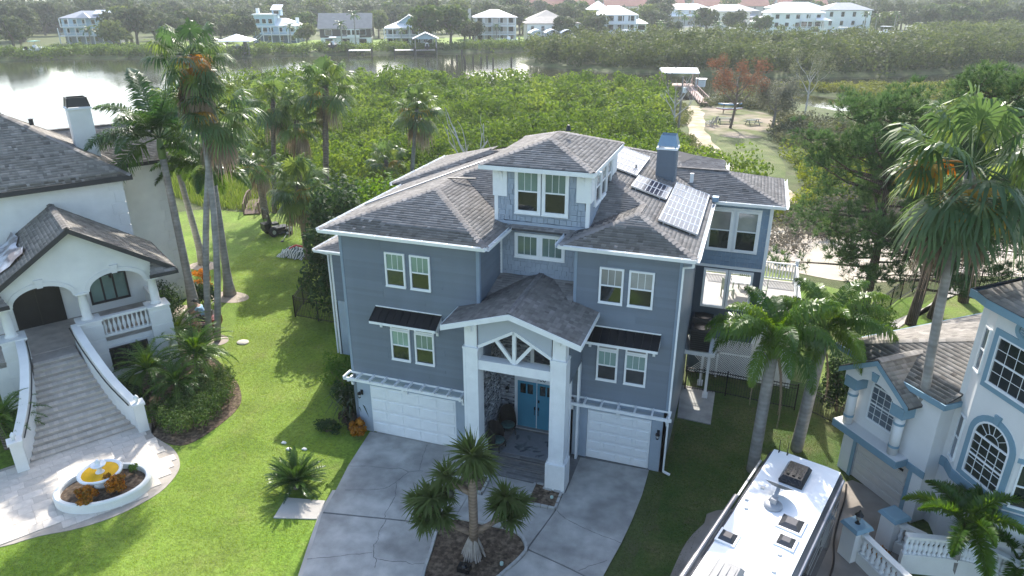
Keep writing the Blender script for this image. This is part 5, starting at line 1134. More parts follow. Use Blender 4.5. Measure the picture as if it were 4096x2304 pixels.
for x in (-.84, -.58): MB().tube([(x, -.02, zr), (x, -.02, zr + .5)], .012, 5).tube([(x, -.02, zr + .02), (x, .12, zr + .02)], .02, 5).build("antenna", BLACKM, RV)
HO = MB().tube(smooth_line([(4.95, 24.2, .06), (4.8, 23.2, .06), (4.55, 22.2, .06), (4.3, 21.0, .06), (4.2, 19.8, .06), (4.0, 19.0, .05)], 5), .03, 6).build("power_cable", BLACKM); tag(HO, "black power cable curving from the garage to the motorhome", "cable")

# ------------------------------------------------------------------ things on the porch, deck and platform
RG = empty("palm_leaf_rug", (-6.9, 22.55, .195), 0, "grey rug with palm leaf pattern before the turquoise doors", "rug")
MB().box(-.95, 1.15, -.75, .85, 0, .012).build("rug_base", mat("rug_grey", (.22, .24, .26), .95, .08, 6), RG)
R = random.Random(4); LG = [mat("rug_leaf_dark", (.07, .08, .10), .95), mat("rug_leaf_mid", (.13, .15, .17), .95)]
for k in range(16):
    cx, cy_, a0, l = R.uniform(-.7, .9), R.uniform(-.55, .62), R.uniform(0, 6.28), R.uniform(.3, .42); b = MB()
    for j in range(9):
        for s in (-1, 1):
            t = j / 9; px, py = cx + cos(a0) * l * t, cy_ + sin(a0) * l * t; a = a0 + s * .8; e = l * .4 * sin(pi * (t * .8 + .15)); qx, qy = px + cos(a) * e, py + sin(a) * e
            if abs(qx - .1) > 1.03 or abs(qy - .05) > .78: continue
            nx, ny = -sin(a) * .014, cos(a) * .014; b.poly([(px - nx, py - ny, .0125 + k * .0002), (qx, qy, .0125 + k * .0002), (px + nx, py + ny, .0125 + k * .0002)])
    if b.f: b.build("leaf_print", LG[k % 2], RG)
WICK = mat("dark_wicker", (.025, .022, .02), .7, .3, 12, .5, 60); CUSH = mat("teal_cushion", (.06, .13, .13), .9, .3, 8)
def wicker(label, loc, rz):
    o = empty("wicker_chair", (*loc, .195), rz, label, "chair", "wicker chairs on the porch"); b = MB(); n = 12; rr = []
    for z, k, top in ((.3, 1.0, 0), (.6, 1.08, .0), (.95, .95, .12)): rr.append([b.p((.34 * k * cos(a), .34 * k * sin(a), z + (.12 * sin(a) if z > .5 else 0) + (top * sin(a)))) for a in [radians(-20 + 220 * j / n) for j in range(n + 1)]])
    for p, q in zip(rr, rr[1:]):
        for j in range(n): b.f.append([p[j], p[j + 1], q[j + 1], q[j]])
    b.build("back_shell", WICK, o, True); MB().lathe((0, 0, .3), [(.33, 0), (.35, .05), (.33, .09)], 16).build("seat", WICK, o); MB().lathe((0, -.02, .39), [(.28, 0), (.3, .04), (.25, .08)], 14).build("cushion", CUSH, o, True)
    for x, y in ((-.26, -.24), (.26, -.24), (-.26, .24), (.26, .24)): MB().tube([(x, y, 0), (x * .95, y * .95, .32)], .022, 6).build("leg", WICK, o)
wicker("dark wicker chair beside the turquoise door", (-8.05, 23.1), radians(35)); wicker("dark wicker chair nearer the porch steps", (-8.1, 21.95), radians(80))
TB = empty("side_table", (-8.2, 22.55, .195), 0, "small dark round table between the wicker chairs", "table"); MB().lathe((0, 0, .42), [(.22, 0), (.22, .03)], 16).build("table_top", WICK, TB); MB().lathe((0, 0, 0), [(.14, 0), (.03, .05), (.03, .42)], 10).build("pedestal", WICK, TB)
DKAC = mat("condenser_dark", (.03, .032, .035), .6, .2, 5)
for i, (y, lab) in enumerate(((29.0, "dark air conditioner on the side platform's front"), (29.78, "dark air conditioner behind another against the wall"))):
    o = empty("air_conditioner", (-1.05, y, 2.35), 0, lab, "air conditioner", "air conditioners on the platform"); MB().box(-.42, .42, -.34, .34, .05, 1.05 + i * .2).build("cabinet", DKAC, o); MB().lathe((0, 0, 1.05 + i * .2), [(.34, 0), (.34, .04), (.1, .05)], 18).build("fan_grille", BLACKM, o)
    for k in range(9): MB().box(-.43, .43, -.352, -.34, .12 + k * .1, .16 + k * .1).build("louvre", BLACKM, o)
PG_ = mat("sage_paint", (.30, .36, .26), .7, .08)
def deck_chair(label, loc, rz):
    o = empty("deck_chair", (*loc, 3.08), rz, label, "chair", "sage chairs on the deck")
    MB().box(-.24, .24, -.24, .24, .42, .46).build("seat", PG_, o)
    for k in range(5): MB().box(-.22 + k * .1, -.17 + k * .1, .21, .24, .46, 1.0).build("back_slat", PG_, o)
    for x in (-.21, .21):
        for y_ in (-.21, .21): MB().box(x - .025, x + .025, y_ - .025, y_ + .025, 0, .42).build("leg", PG_, o)
deck_chair("sage chair seen through the left deck window", (-.2, 33.6), 2.2); deck_chair("sage chair behind the deck table", (.5, 35.2), 0); deck_chair("sage chair at the deck table's right side", (1.4, 34.2), -1.6)
o = empty("deck_table", (.5, 34.3, 3.08), 0, "pale table on the sunny deck", "table"); MB().box(-.55, .55, -.45, .45, .7, .74).build("table_top", WHITE, o)
for x in (-.48, .48):
    for y in (-.38, .38): MB().box(x - .03, x + .03, y - .03, y + .03, 0, .7).build("leg", PG_, o)

# ------------------------------------------------------------------ plants
NR = np.random.default_rng(5)
FAN = leafmat("fan_palm_leaf", (.05, .10, .04), (.085, .145, .05), (.14, .20, .05), .42, .4, .5, attr=False)
FEA = leafmat("feather_palm_leaf", (.025, .07, .022), (.05, .11, .025), (.085, .16, .03), .35, .3, .55, attr=False)
QUE = leafmat("queen_palm_leaf", (.045, .11, .018), (.075, .155, .022), (.13, .22, .03), .42, .35, .5, attr=False)
DEADF = leafmat("dead_frond", (.22, .165, .115), (.29, .225, .165), (.37, .30, .23), .25, .8, .1, attr=False)
YELF = leafmat("yellow_frond", (.30, .19, .03), (.33, .25, .04), (.36, .16, .03), .35, .5, .3, attr=False)
GREYT = stripemat("grey_palm_trunk", (.30, .285, .265), (.262, .248, .228), 1.6, bump=.18)
ROUGHT = stripemat("rough_palm_trunk", (.23, .19, .16), (.09, .075, .065), 2.6, bump=.8)
BARK = stripemat("pine_bark", (.14, .11, .09), (.07, .055, .045), 3.5, axis=0, bump=.9)
DEADW = mat("dead_wood", (.42, .40, .38), .9, .2, 3, .3, 20)
STEM = mat("brown_stem", (.16, .12, .085), .9, .2, 4)

def fan_mesh(e, seed, R=1.2, pl=.85, nseg=30, mt=None, droop=.65, spread=140):
    """one fan frond at elevation e (degrees) pointing along +x"""
    rr = random.Random(seed); b = MB(); ce, se = cos(radians(e)), sin(radians(e)); ax = Vector((ce, 0, se)); up = Vector((-se, 0, ce)); sd = Vector((0, 1, 0))
    hub = ax * pl + Vector((0, 0, -.12 * pl * max(0, ce)))
    b.tube([(0, 0, 0), ax * pl * .5, hub], [.03, .022, .016], 4, False)
    d = radians(spread) * 2 / nseg
    for k in range(nseg):
        th = -radians(spread) + d * (k + .5); Rk = R * (.78 + .22 * cos(th * .7)) * rr.uniform(.88, 1.08); dz = droop * rr.uniform(.6, 1.5); tw = rr.uniform(-.1, .1)
        def pt(r, t):
            q = hub + (ax * cos(t) + sd * sin(t)) * r + up * (.10 * R * abs(sin(t)) * (-1) * (r / R) + .02 * (1 if k % 2 else -1) * min(1, r / R * 2))
            u = max(0, r / Rk - .38); q = q + Vector((0, 0, -dz * R * u * u * 1.7)); return q
        rows = []
        for f, wf in ((.0, 1), (.3, 1), (.55, 1), (.8, .74), (1.0, .08)):
            r = Rk * f; w = d * .5 * wf * (min(1, .55 / max(f, .01)) if f > .55 else 1); rows.append((b.p(pt(r, th - w + tw * (f > .5) * .3)), b.p(pt(r, th + w + tw * (f > .5) * .3))))
        for p, q in zip(rows, rows[1:]): b.f.append([p[0], p[1], q[1], q[0]])
    return b.mesh("frond", mt or FAN)

def feather_mesh(e, seed, Lr=2.6, bend=75, n=34, ll=.62, lw=.045, hang=.5, mt=None, vee=25, dense=1):
    """one feather frond leaving at elevation e and arching over"""
    rr = random.Random(seed); b = MB(); N = 16; P = [Vector((0, 0, 0))]; D = []
    for k in range(N):
        a = radians(e - bend * (k / N) ** 1.25); t = Vector((cos(a), 0, sin(a))); D.append(t); P.append(P[-1] + t * Lr / N)
    D.append(D[-1]); b.tube(P[::2] if N % 2 == 0 else P, [.035 * (1 - .85 * i / 8) for i in range(len(P[::2]))], 4, False)
    for k in range(n):
        s = .16 + .84 * (k + .5) / n; i = min(N - 1, int(s * N)); f = s * N - i; c = P[i] * (1 - f) + P[i + 1] * f; t = D[i]; up = Vector((-t.z, 0, t.x))
        env = (sin(pi * min(1, .18 + s * .82)) ** .6) * (1.05 - .35 * s)
        for sg in (-1, 1):
            for q in range(dense):
                fw = rr.uniform(.35, .75); v = radians(vee + rr.uniform(-18, 18) + (q * 40 - 20 if dense > 1 else 0))
                d = (t * fw + (Vector((0, sg, 0)) * cos(v) + up * sin(v))).normalized(); l = ll * env * rr.uniform(.85, 1.12); w = t * lw * .5
                m1 = c + d * l * .5 + Vector((0, 0, -hang * l * .14)); e1 = c + d * l * (1 - hang * .22) + Vector((0, 0, -hang * l * .62))
                i0 = [b.p(c - w * .5), b.p(c + w * .5), b.p(m1 + w), b.p(m1 - w), b.p(e1 + w * .12), b.p(e1 - w * .12)]
                b.f.append([i0[0], i0[1], i0[2], i0[3]]); b.f.append([i0[3], i0[2], i0[4], i0[5]])
    return b.mesh("frond", mt or FEA)

class Fronds:
    def __init__(s, maker, elevs, var=2):
        s.E = elevs; s.m = {e: [maker(e, 100 + i * 7 + v * 31) for v in range(var)] for i, e in enumerate(elevs)}
    def pick(s, e, R): k = min(s.E, key=lambda x: abs(x - e)); return R.choice(s.m[k])
FANS = Fronds(lambda e, s: fan_mesh(e, s), [80, 55, 30, 5, -20, -45, -68])
FANL = Fronds(lambda e, s: fan_mesh(e, s, 1.02, 1.25, 28, None, .75), [80, 55, 30, 5, -20, -45, -68])
FAND = Fronds(lambda e, s: fan_mesh(e, s, .95, .7, 18, DEADF, 1.1, 80), [-50, -66, -80])
FANY = Fronds(lambda e, s: fan_mesh(e, s, .95, .8, 20, YELF, .9, 110), [5, -30, -60])
ROY = Fronds(lambda e, s: feather_mesh(e, s, 3.3, 80, 60, .8, .06, .55, None, 15, 2), [80, 58, 35, 12, -12])
QUEF = Fronds(lambda e, s: feather_mesh(e, s, 2.6, 112, 54, .66, .048, 1.0, QUE, 10, 2), [82, 62, 40, 15])
PYG = Fronds(lambda e, s: feather_mesh(e, s, 1.35, 80, 34, .24, .018, .35, QUE, 20), [78, 55, 32, 8, -12])
ADO = Fronds(lambda e, s: feather_mesh(e, s, 1.75, 85, 56, .46, .055, .25, QUE, 38, 2), [80, 58, 35, 12])
SAGO = Fronds(lambda e, s: feather_mesh(e, s, 1.1, 28, 40, .2, .02, .05, FEA, 25), [75, 55, 35, 15, -5])
SMALLQ = leafmat("date_leaf", (.06, .12, .03), (.09, .17, .04), (.15, .22, .06), .4, .35, .5, attr=False)

def trunk_path(b, t, bow=.0, n=8):
    b = Vector(b); t = Vector(t); return [b.lerp(t, k / n) + Vector((bow * sin(pi * k / n), bow * .4 * sin(pi * k / n), 0)) for k in range(n + 1)]

def palm(name, label, base, top, fr, n, erange, r0=.2, r1=.14, tm=None, scale=1.0, dead=0, yellow=0, seed=1, bow=.0, swell=0, shaft=None, cat="palm tree", group=None, boots=False, deadset=None):
    R = random.Random(seed); o = empty(name, (base[0], base[1], 0), 0, label, cat, group); T = Vector((top[0] - base[0], top[1] - base[1], top[2]))
    path = trunk_path((0, 0, -.1), T, bow); k = len(path)
    rad = [r0 + (r1 - r0) * i / (k - 1) + swell * math.exp(-((i / (k - 1) - .0) / .12) ** 2) for i in range(k)]
    MB().tube(path, rad, 10).build("trunk", tm or GREYT, o, True)
    if shaft: MB().tube([T, T + Vector((0, 0, shaft * .5)), T + Vector((0, 0, shaft))], [r1 * 1.15, r1 * 1.2, r1 * .7], 10).build("crownshaft", mat("crownshaft", (.12, .2, .06), .45, .1, 2), o, True)
    hd = T + Vector((0, 0, (shaft or 0)))
    if boots:
        b = MB()
        for i in range(int(T.length / .16)):
            t = R.uniform(.25, 1); p = Vector((0, 0, 0)).lerp(T, t); a = R.uniform(0, 6.28); r = r0 + (r1 - r0) * t; d = Vector((cos(a), sin(a), 0)); b.hexa([p + d * r * .8 + Vector((-d.y * .06, d.x * .06, 0)), p + d * r * .8 + Vector((d.y * .06, -d.x * .06, 0)), p + d * (r + .12) + Vector((0, 0, .22))], [p + d * r * .8 + Vector((-d.y * .05, d.x * .05, .06)), p + d * r * .8 + Vector((d.y * .05, -d.x * .05, .06)), p + d * (r + .08) + Vector((0, 0, .24))])
        bo = b.build("leaf_boots", ROUGHT, o); bo["kind"] = "stuff"
    g = 2.399963
    for i in range(n):
        t = (i + .5) / n; e = erange[0] + (erange[1] - erange[0]) * (1 - t) ** 1.0 + R.uniform(-8, 8); a = i * g + R.uniform(-.25, .25)
        m = fr.pick(e, R); link("frond", m, o, hd + Vector((cos(a), sin(a), 0)) * r1 * .5 + Vector((0, 0, -.3 * scale * (1 - t) * 0)), (R.uniform(-.06, .06), R.uniform(-.06, .06), a), scale * R.uniform(.85, 1.1))
    for i in range(dead):
        e = R.uniform(-82, -55); a = i * g * 1.3; link("dead_frond", (deadset or FAND).pick(e, R), o, hd + Vector((cos(a) * r1, sin(a) * r1, -.15 - R.uniform(0, .9) * scale)), (0, 0, a), scale * R.uniform(.8, 1.1))
    for i in range(yellow):
        e = R.choice((5, -30, -60)); a = R.uniform(0, 6.28); link("yellow_frond", FANY.pick(e, R), o, hd, (0, 0, a), scale * R.uniform(.8, 1.0))
    return o

def leaf_cloud(rng, C, Rd, per, size, out=1.25):
    """leaf quads on and in ellipsoids C (n,3) with radii Rd (n,3)"""
    n = len(C); m = n * per; c = np.repeat(C, per, 0); r = np.repeat(Rd, per, 0)
    d = rng.normal(size=(m, 3)); d[:, 2] = d[:, 2] * .9 + .25; d /= np.linalg.norm(d, axis=1, keepdims=True)
    k = rng.uniform(.62, 1.05, (m, 1)); P = c + d * r * k
    nrm = d * out + rng.normal(size=(m, 3)) * .55; nrm /= np.linalg.norm(nrm, axis=1, keepdims=True)
    a = np.cross(nrm, rng.normal(size=(m, 3))); a /= np.linalg.norm(a, axis=1, keepdims=True) + 1e-9; b = np.cross(nrm, a)
    s = size * rng.uniform(.65, 1.35, (m, 1)); a = a * s * .5; b = b * s * .28
    V = np.stack([P - a, P - b * 1.0, P + a, P + b], 1).reshape(-1, 3); Q = np.arange(m * 4).reshape(m, 4)
    tc = np.repeat(rng.uniform(0, 1, n), per); t = np.clip(tc * .55 + rng.uniform(0, 1, m) * .45, 0, 1)
    return V, Q, t

def shrub(name, label, loc, r, mt, size=.16, clumps=14, per=60, seed=1, cat="shrub", group=None, stems=4, zb=0.0, up=.0):
    rng = np.random.default_rng(seed); R = random.Random(seed); o = empty(name, (loc[0], loc[1], zb), 0, label, cat, group)
    C = []; 
    for i in range(clumps):
        a = R.uniform(0, 6.28); q = sqrt(R.uniform(0, 1)); z = R.uniform(.25, 1.0)
        w = sqrt(max(.05, 1 - (z - .3) ** 2 * .9)); C.append((r[0] * q * w * cos(a) * .75, r[1] * q * w * sin(a) * .75, r[2] * z * .85 + .05))
    C = np.array(C); k = .34; Rd = np.array([[r[0] * k, r[1] * k, max(.12, r[2] * .22)]] * clumps) * rng.uniform(.75, 1.2, (clumps, 1))
    V, Q, t = leaf_cloud(rng, C, Rd, per, size); link("foliage", np_mesh("foliage", V, Q, mt, t), o)
    b = MB()
    for i in range(stems): q = C[i % clumps]; b.tube([(q[0] * .15, q[1] * .15, 0), (q[0] * .5, q[1] * .5, q[2] * .5), (q[0], q[1], q[2])], [.035, .025, .012], 5)
    b.build("stem", STEM, o); return o

def blades(name, label, loc, n, h, w, mt, seed, spread=.9, cat="shrub", zb=0, group=None, width=.05):
    """clump of long arching strap leaves"""
    R = random.Random(seed); o = empty(name, (loc[0], loc[1], zb), 0, label, cat, group); b = MB(); 
    for i in range(n):
        a = R.uniform(0, 6.28); d = Vector((cos(a), sin(a), 0)); r0 = d * R.uniform(0, w * .35); l = h * R.uniform(.6, 1.1); sp = spread * R.uniform(.3, 1); sd = Vector((-d.y, d.x, 0)) * width * .5
        P = [r0, r0 + d * l * sp * .3 + Vector((0, 0, l * .5)), r0 + d * l * sp * .7 + Vector((0, 0, l * .85)), r0 + d * l * sp * 1.1 + Vector((0, 0, l * (.95 - .5 * sp)))]
        ix = [(b.p(p - sd * k), b.p(p + sd * k)) for p, k in zip(P, (.6, 1, .9, .1))]
        for p, q in zip(ix, ix[1:]): b.f.append([p[0], p[1], q[1], q[0]])
    b.build("leaves", mt, o); MB().lathe((0, 0, -.02), [(w * .15, 0), (w * .1, .12)], 6).build("crown", STEM, o); return o

MANG = leafmat("mangrove_leaf", (.042, .09, .018), (.092, .16, .03), (.17, .235, .052), .4, .6, .2)
OAK = leafmat("oak_leaf", (.040, .06, .03), (.06, .085, .04), (.09, .115, .05), .3, .5, .3)
HEDGE = leafmat("hedge_leaf", (.035, .075, .018), (.06, .11, .028), (.11, .16, .05), .35, .5, .35)
DKSH = leafmat("dark_shrub_leaf", (.018, .045, .018), (.03, .065, .022), (.05, .095, .03), .3, .35, .5)
BRTSH = leafmat("bright_shrub_leaf", (.05, .12, .02), (.09, .18, .03), (.16, .25, .05), .4, .35, .5)
CROT = leafmat("croton_leaf", (.10, .10, .02), (.40, .17, .02), (.55, .28, .03), .35, .4, .4)
GREYB = leafmat("grey_twig", (.13, .115, .085), (.18, .165, .13), (.12, .14, .06), .15, .8, .1)
PINE = leafmat("pine_needle", (.035, .075, .034), (.065, .125, .048), (.125, .19, .075), .34, .45, .4)

# tall palms round the white house
ROYAL = dict(fr=ROY, r0=.24, r1=.17, swell=.18, shaft=1.1, cat="palm tree")
palm("royal_palm", "tallest feather palm in front of the white house's rear wall", (-29.1, 28.9), (-29.3, 28.9, 8.9), n=17, erange=(-10, 82), seed=3, scale=1.3, **ROYAL)
palm("royal_palm", "feather palm with swollen pale base behind the tall lawn palms", (-34.1, 35.4), (-34.6, 35.2, 6.2), n=15, erange=(-12, 80), seed=4, scale=.95, **ROYAL)
palm("royal_palm", "feather palm on the sandy ring in the middle of the lawn", (-28.9, 31.6), (-28.6, 31.5, 6.9), n=15, erange=(-14, 80), seed=5, scale=1.0, **ROYAL)
palm("fan_palm", "tall fan palm with brown skirt at the lawn's edge", (-26.0, 26.4), (-23.9, 27.1, 12.0), FANL, 28, (-58, 84), .17, .13, scale=.95, dead=16, yellow=3, seed=6, bow=-.25)
palm("fan_palm", "highest fan palm with orange frond and thick brown skirt", (-25.4, 26.3), (-24.4, 26.7, 14.4), FANL, 22, (-50, 78), .17, .13, scale=.92, dead=24, yellow=7, seed=7, bow=.4)
# fan palms by the mangroves
G_ = "fan palms along the mangrove edge"
palm("fan_palm", "tall fan palm with diamond patterned trunk before the mangroves", (-32.6, 48.0), (-31.7, 48.4, 10.4), FANL, 28, (-46, 84), .25, .2, ROUGHT, 1.2, 8, 1, 8, group=G_, boots=True)
palm("fan_palm", "fan palm with hanging crown left of the diamond trunked palm", (-37.0, 47.1), (-36.0, 47.5, 9.3), FANL, 24, (-46, 80), .2, .16, ROUGHT, 1.1, 8, 1, 9, group=G_)
palm("fan_palm", "fan palm with loose crown in front of two taller palms", (-34.5, 47.4), (-34.1, 47.5, 7.7), FANL, 22, (-46, 80), .2, .16, ROUGHT, 1.05, 8, 1, 10, group=G_)
palm("fan_palm", "short yellow green fan palm beside the arched footbridge", (-36.8, 45.7), (-36.9, 45.7, 4.5), FANL, 22, (-35, 82), .3, .24, ROUGHT, .9, 8, 3, 11, group=G_, boots=True)
palm("fan_palm", "broad dark green fan palm near the parked mower", (-28.0, 38.6), (-28.1, 38.5, 5.2), FANL, 38, (-60, 86), .26, .2, ROUGHT, 1.1, 10, 2, 12, group=G_, boots=True)
palm("fan_palm", "lone fan palm with smooth pale trunk rising over the mangroves", (-29.4, 57.1), (-28.5, 57.5, 7.5), FANL, 30, (-48, 84), .2, .16, GREYT, 1.2, 10, 4, 13, group=G_)
palm("fan_palm", "small young fan palm at the mangrove edge behind the roof", (-31.3, 55.7), (-31.0, 55.9, 3.1), FANL, 20, (-25, 82), .22, .18, ROUGHT, .95, 6, 2, 14, group=G_)
# right side
palm("fan_palm", "tall fan palm leaning over the pale house with dry brown skirt", (7.0, 23.6), (6.1, 23.3, 12.4), FANL, 30, (-58, 84), .165, .13, GREYT, 1.2, 16, 4, 15, bow=-.2)
palm("queen_palm", "droopy queen palm nearer the motorhome with a dead brown frond", (1.6, 24.0), (1.65, 24.0, 5.0), QUEF, 19, (12, 84), .22, .2, GREYT, 1.05, 3, 0, 16, shaft=.7, deadset=Fronds(lambda e, s: feather_mesh(-75, s, 2.6, 20, 40, .4, .03, 1.0, DEADF, 5), [-70], 1), group="queen palms beside the blue house")
palm("queen_palm", "droopy queen palm beside the pale house's hedge", (3.25, 26.0), (3.45, 26.0, 4.8), QUEF, 19, (14, 84), .24, .22, GREYT, 1.05, 1, 0, 17, shaft=.7, deadset=Fronds(lambda e, s: feather_mesh(-75, s, 2.0, 20, 40, .4, .03, 1.0, DEADF, 5), [-70], 1), group="queen palms beside the blue house")
palm("small_palm", "bright green feather palm in front of the white balustrade", (7.7, 20.5), (7.6, 20.4, 1.5), ADO, 12, (18, 80), .13, .1, GREYT, 1.1, 0, 0, 18, shaft=.6)
palm("small_palm", "bright feather palm cut by the picture's lower corner", (9.2, 20.4), (9.2, 20.4, .8), ADO, 9, (18, 80), .13, .1, GREYT, 1.0, 0, 0, 19, shaft=.5)
# pygmy date palms in the bed by the stairs
PG = dict(fr=PYG, n=44, erange=(-14, 84), r0=.12, r1=.13, tm=ROUGHT, cat="palm shrub", group="pygmy date palms by the white stairs")
for lab, b, z, sc, sd in (("largest pygmy date palm between the stairs and the lawn", (-23.2, 22.6), 1.6, 1.45, 21), ("pygmy date palm under the white house's lower window", (-24.6, 21.1), 1.3, 1.3, 22), ("pygmy date palm leaning over the clipped hedge", (-22.9, 20.9), 1.0, 1.1, 23), ("pygmy date palm at the white house's corner behind the others", (-26.2, 24.6), 1.2, 1.3, 24), ("pale pygmy date palm beyond the stair's far post", (-26.9, 15.8), 1.3, 1.3, 25)): palm("pygmy_palm", lab, b, (*b, z), seed=sd, scale=sc, **PG)
palm("sago_palm", "round sago cycad on the lawn near the concrete pad", (-14.4, 17.5), (-14.4, 17.5, .35), SAGO, 78, (-8, 86), .16, .18, ROUGHT, 1.0, 6, 0, 26, cat="cycad", deadset=Fronds(lambda e, s: feather_mesh(-12, s, .85, 30, 30, .14, .014, .1, DEADF, 10), [-60], 1))

# branching spiky tree in the island bed
SPIK = leafmat("yucca_leaf", (.09, .13, .04), (.14, .19, .06), (.27, .27, .09), .35, .4, .4)
def spike_head(o, c, r, n, seed):
    R = random.Random(seed); b = MB()
    for i in range(n):
        z = R.uniform(-.75, 1); a = R.uniform(0, 6.28); h = sqrt(1 - z * z); d = Vector((h * cos(a), h * sin(a), z)); l = r * R.uniform(.7, 1.1); s = d.cross(Vector((0, 0, 1)) if abs(d.z) < .9 else Vector((1, 0, 0))).normalized() * .028
        m = Vector(c) + d * l * .55; e = Vector(c) + d * l + Vector((0, 0, -.18 * l * h)); i0 = [b.p(Vector(c) - s * .7), b.p(Vector(c) + s * .7), b.p(m + s), b.p(m - s), b.p(e)]
        b.f.append(i0[:4]); b.f.append([i0[3], i0[2], i0[4]])
    b.build("leaf_rosette", SPIK, o)
YU = empty("screw_pine", (-6.9, 16.4, .05), 0, "branching spiky tree with stilt roots in the driveway's island bed", "tree")
MB().tube([(0, 0, .35), (.02, 0, 1.2), (.0, .02, 2.2), (.03, 0, 3.3)], [.13, .12, .12, .1], 10).build("trunk", stripemat("screw_trunk", (.27, .20, .15), (.20, .15, .11), 3), YU, True)
b = MB()
for k in range(34):
    a = k * 2.4; r = .38 * (0.6 + .4 * ((k * 7) % 10) / 10); b.tube([(.06 * cos(a), .06 * sin(a), .75), (r * .5 * cos(a), r * .5 * sin(a), .45), (r * cos(a), r * sin(a), -.06)], [.02, .022, .02], 5, False)
b.build("stilt_roots", mat("root_grey", (.36, .32, .28), .9, .15, 6), YU)
rv_ = (cos(radians(18.8)), sin(radians(18.8)))
def cs(r, f, z): return (r * rv_[0] - f * rv_[1], r * rv_[1] + f * rv_[0], z)
for i, (P, heads) in enumerate((([cs(0, 0, .75), cs(-.45, 0, 1.0), cs(-.85, -.1, 1.35), cs(-1.0, -.1, 1.75)], [(-1.05, -.1, 2.05, .5), (-1.4, .1, 1.75, .42), (-.8, -.25, 1.62, .42), (-1.2, -.3, 1.5, .36), (-.7, .2, 1.95, .36)]), ([cs(0, 0, .8), cs(.4, .05, 1.0), cs(.8, .1, 1.3), cs(.95, .1, 1.55)], [(.85, .05, 1.95, .5), (1.15, .1, 1.7, .42), (.7, .2, 1.5, .38), (1.0, -.2, 1.45, .36)]), ([cs(0, 0, 2.1), cs(-.35, .1, 2.25), cs(-.55, .1, 2.4)], [(-.65, .1, 2.6, .45)]), ([cs(0, 0, 2.8), cs(.15, .0, 3.0)], [(.3, 0, 3.05, .42)]))):
    MB().tube(P, [.085 - .008 * k for k in range(len(P))], 8).build("branch", _MC["screw_trunk"], YU, True)
    for r, f, z, s in heads: spike_head(YU, cs(r, f, z), s * 1.35, 120, 40 + int(z * 100) + i)
spike_head(YU, (.03, 0, 3.35), .85, 190, 77); spike_head(YU, (.03, 0, 2.85), .4, 70, 78); YU.scale = (1.22, 1.22, 1.18)
for r, f, z in ((-1.1, -.3, 1.35), (-.85, -.4, 1.38), (-.55, -.05, 2.15), (.85, -.2, 1.25)): MB().blob(cs(r, f, z), (.1, .1, .11), 3).build("fruit", mat("dark_fruit", (.03, .035, .02), .6), YU, True)

# beds
sheet("island_bed", [(-6.95 + (x + 6.95) * .96, 16.4 + (y - 16.4) * .97) for x, y in ISL], .06, MULCH, .05)
IE = empty("island_edging", (-6.95, 16.4, 0), 0, "grey block edging round the driveway's island bed", "edging"); eb = MB().box(-.12, .12, -.045, .045, 0, .13).mesh("edging_block", mat("edging_grey", (.40, .40, .38), .85, .15, 4, rnd=.1))
n = len(ISL)
P = [Vector((*q, 0)) for q in ISL]; tot = [0]
for k in range(n): tot.append(tot[-1] + (P[(k + 1) % n] - P[k]).length)
for j in range(int(tot[-1] / .25)):
    s = j * .25; k = max(i for i in range(n) if tot[i] <= s); d = P[(k + 1) % n] - P[k]; q = P[k] + d.normalized() * (s - tot[k]); link("edging_block", eb, IE, (q.x + 6.95, q.y - 16.4, 0), (0, 0, atan2(d.y, d.x)))
for lab, pts in (("small square mulch bed at the entry's right column", [(-6.04, 19.36), (-6.06, 20.5), (-5.66, 20.5), (-5.66, 20.3), (-5.0, 20.3), (-4.98, 19.38)]), ("small square mulch bed half hidden behind the spiky tree", [(-8.85, 19.34), (-8.86, 20.3), (-7.8, 20.3), (-7.76, 19.34)])):
    cx = sum(p[0] for p in pts) / len(pts); cy_ = sum(p[1] for p in pts) / len(pts); o = empty("entry_bed", (cx, cy_, 0), 0, lab, "planting bed", "square beds beside the entry steps")
    MB().slab([(x - cx, y - cy_, .09) for x, y in pts], .08).build("mulch", MULCH, o)
    for p, q in zip(pts, pts[1:] + pts[:1]):
        d = Vector((q[0] - p[0], q[1] - p[1], 0)); m = max(1, int(d.length / .26))
        for k in range(m): t = (k + .5) / m; link("edging_block", eb, o, (p[0] + d.x * t - cx, p[1] + d.y * t - cy_, 0), (0, 0, atan2(d.y, d.x)))
for x, y in ((-5.9, 16.3), (-5.25, 19.9)): tag(MB().lathe((x, y, .05), [(.06, 0), (.06, .1), (.04, .11)], 12).build("sprinkler_ring", mat("sprinkler_pale", (.4, .55, .5), .5)), "pale sprinkler cap in the island mulch" if y < 18 else "pale sprinkler cap in the right entry bed", "sprinkler")
tag(MB().box(-7.15, -6.75, 15.55, 15.85, .05, .22).lathe((-6.95, 15.7, .22), [(.1, 0), (.06, .06)], 8).build("ground_light", BLACKM), "low black floodlight at the foot of the spiky tree", "light")
sheet("stair_bed", smooth_loop([(-23.0, 19.3), (-22.0, 18.4), (-20.4, 18.2), (-19.95, 19.4), (-20.1, 21.4), (-21.2, 22.8), (-22.4, 23.6), (-24.5, 24.8), (-27.5, 25.0), (-26.2, 22.0)], 4), .03, MULCH, .02)
for cx, cy_, rx_, ry_ in ((-25.8, 26.3, 1.0, .7), (-28.7, 31.3, 1.3, .8), (-33.8, 35.1, 1.1, .8), (-29.4, 28.4, 2.2, 1.2)): sheet("tree_ring", [(cx + rx_ * cos(t), cy_ + ry_ * sin(t)) for t in [k * pi / 12 for k in range(24)]], .028, mat("sandy_soil", (.36, .30, .25), .95, .2, 2, .3))
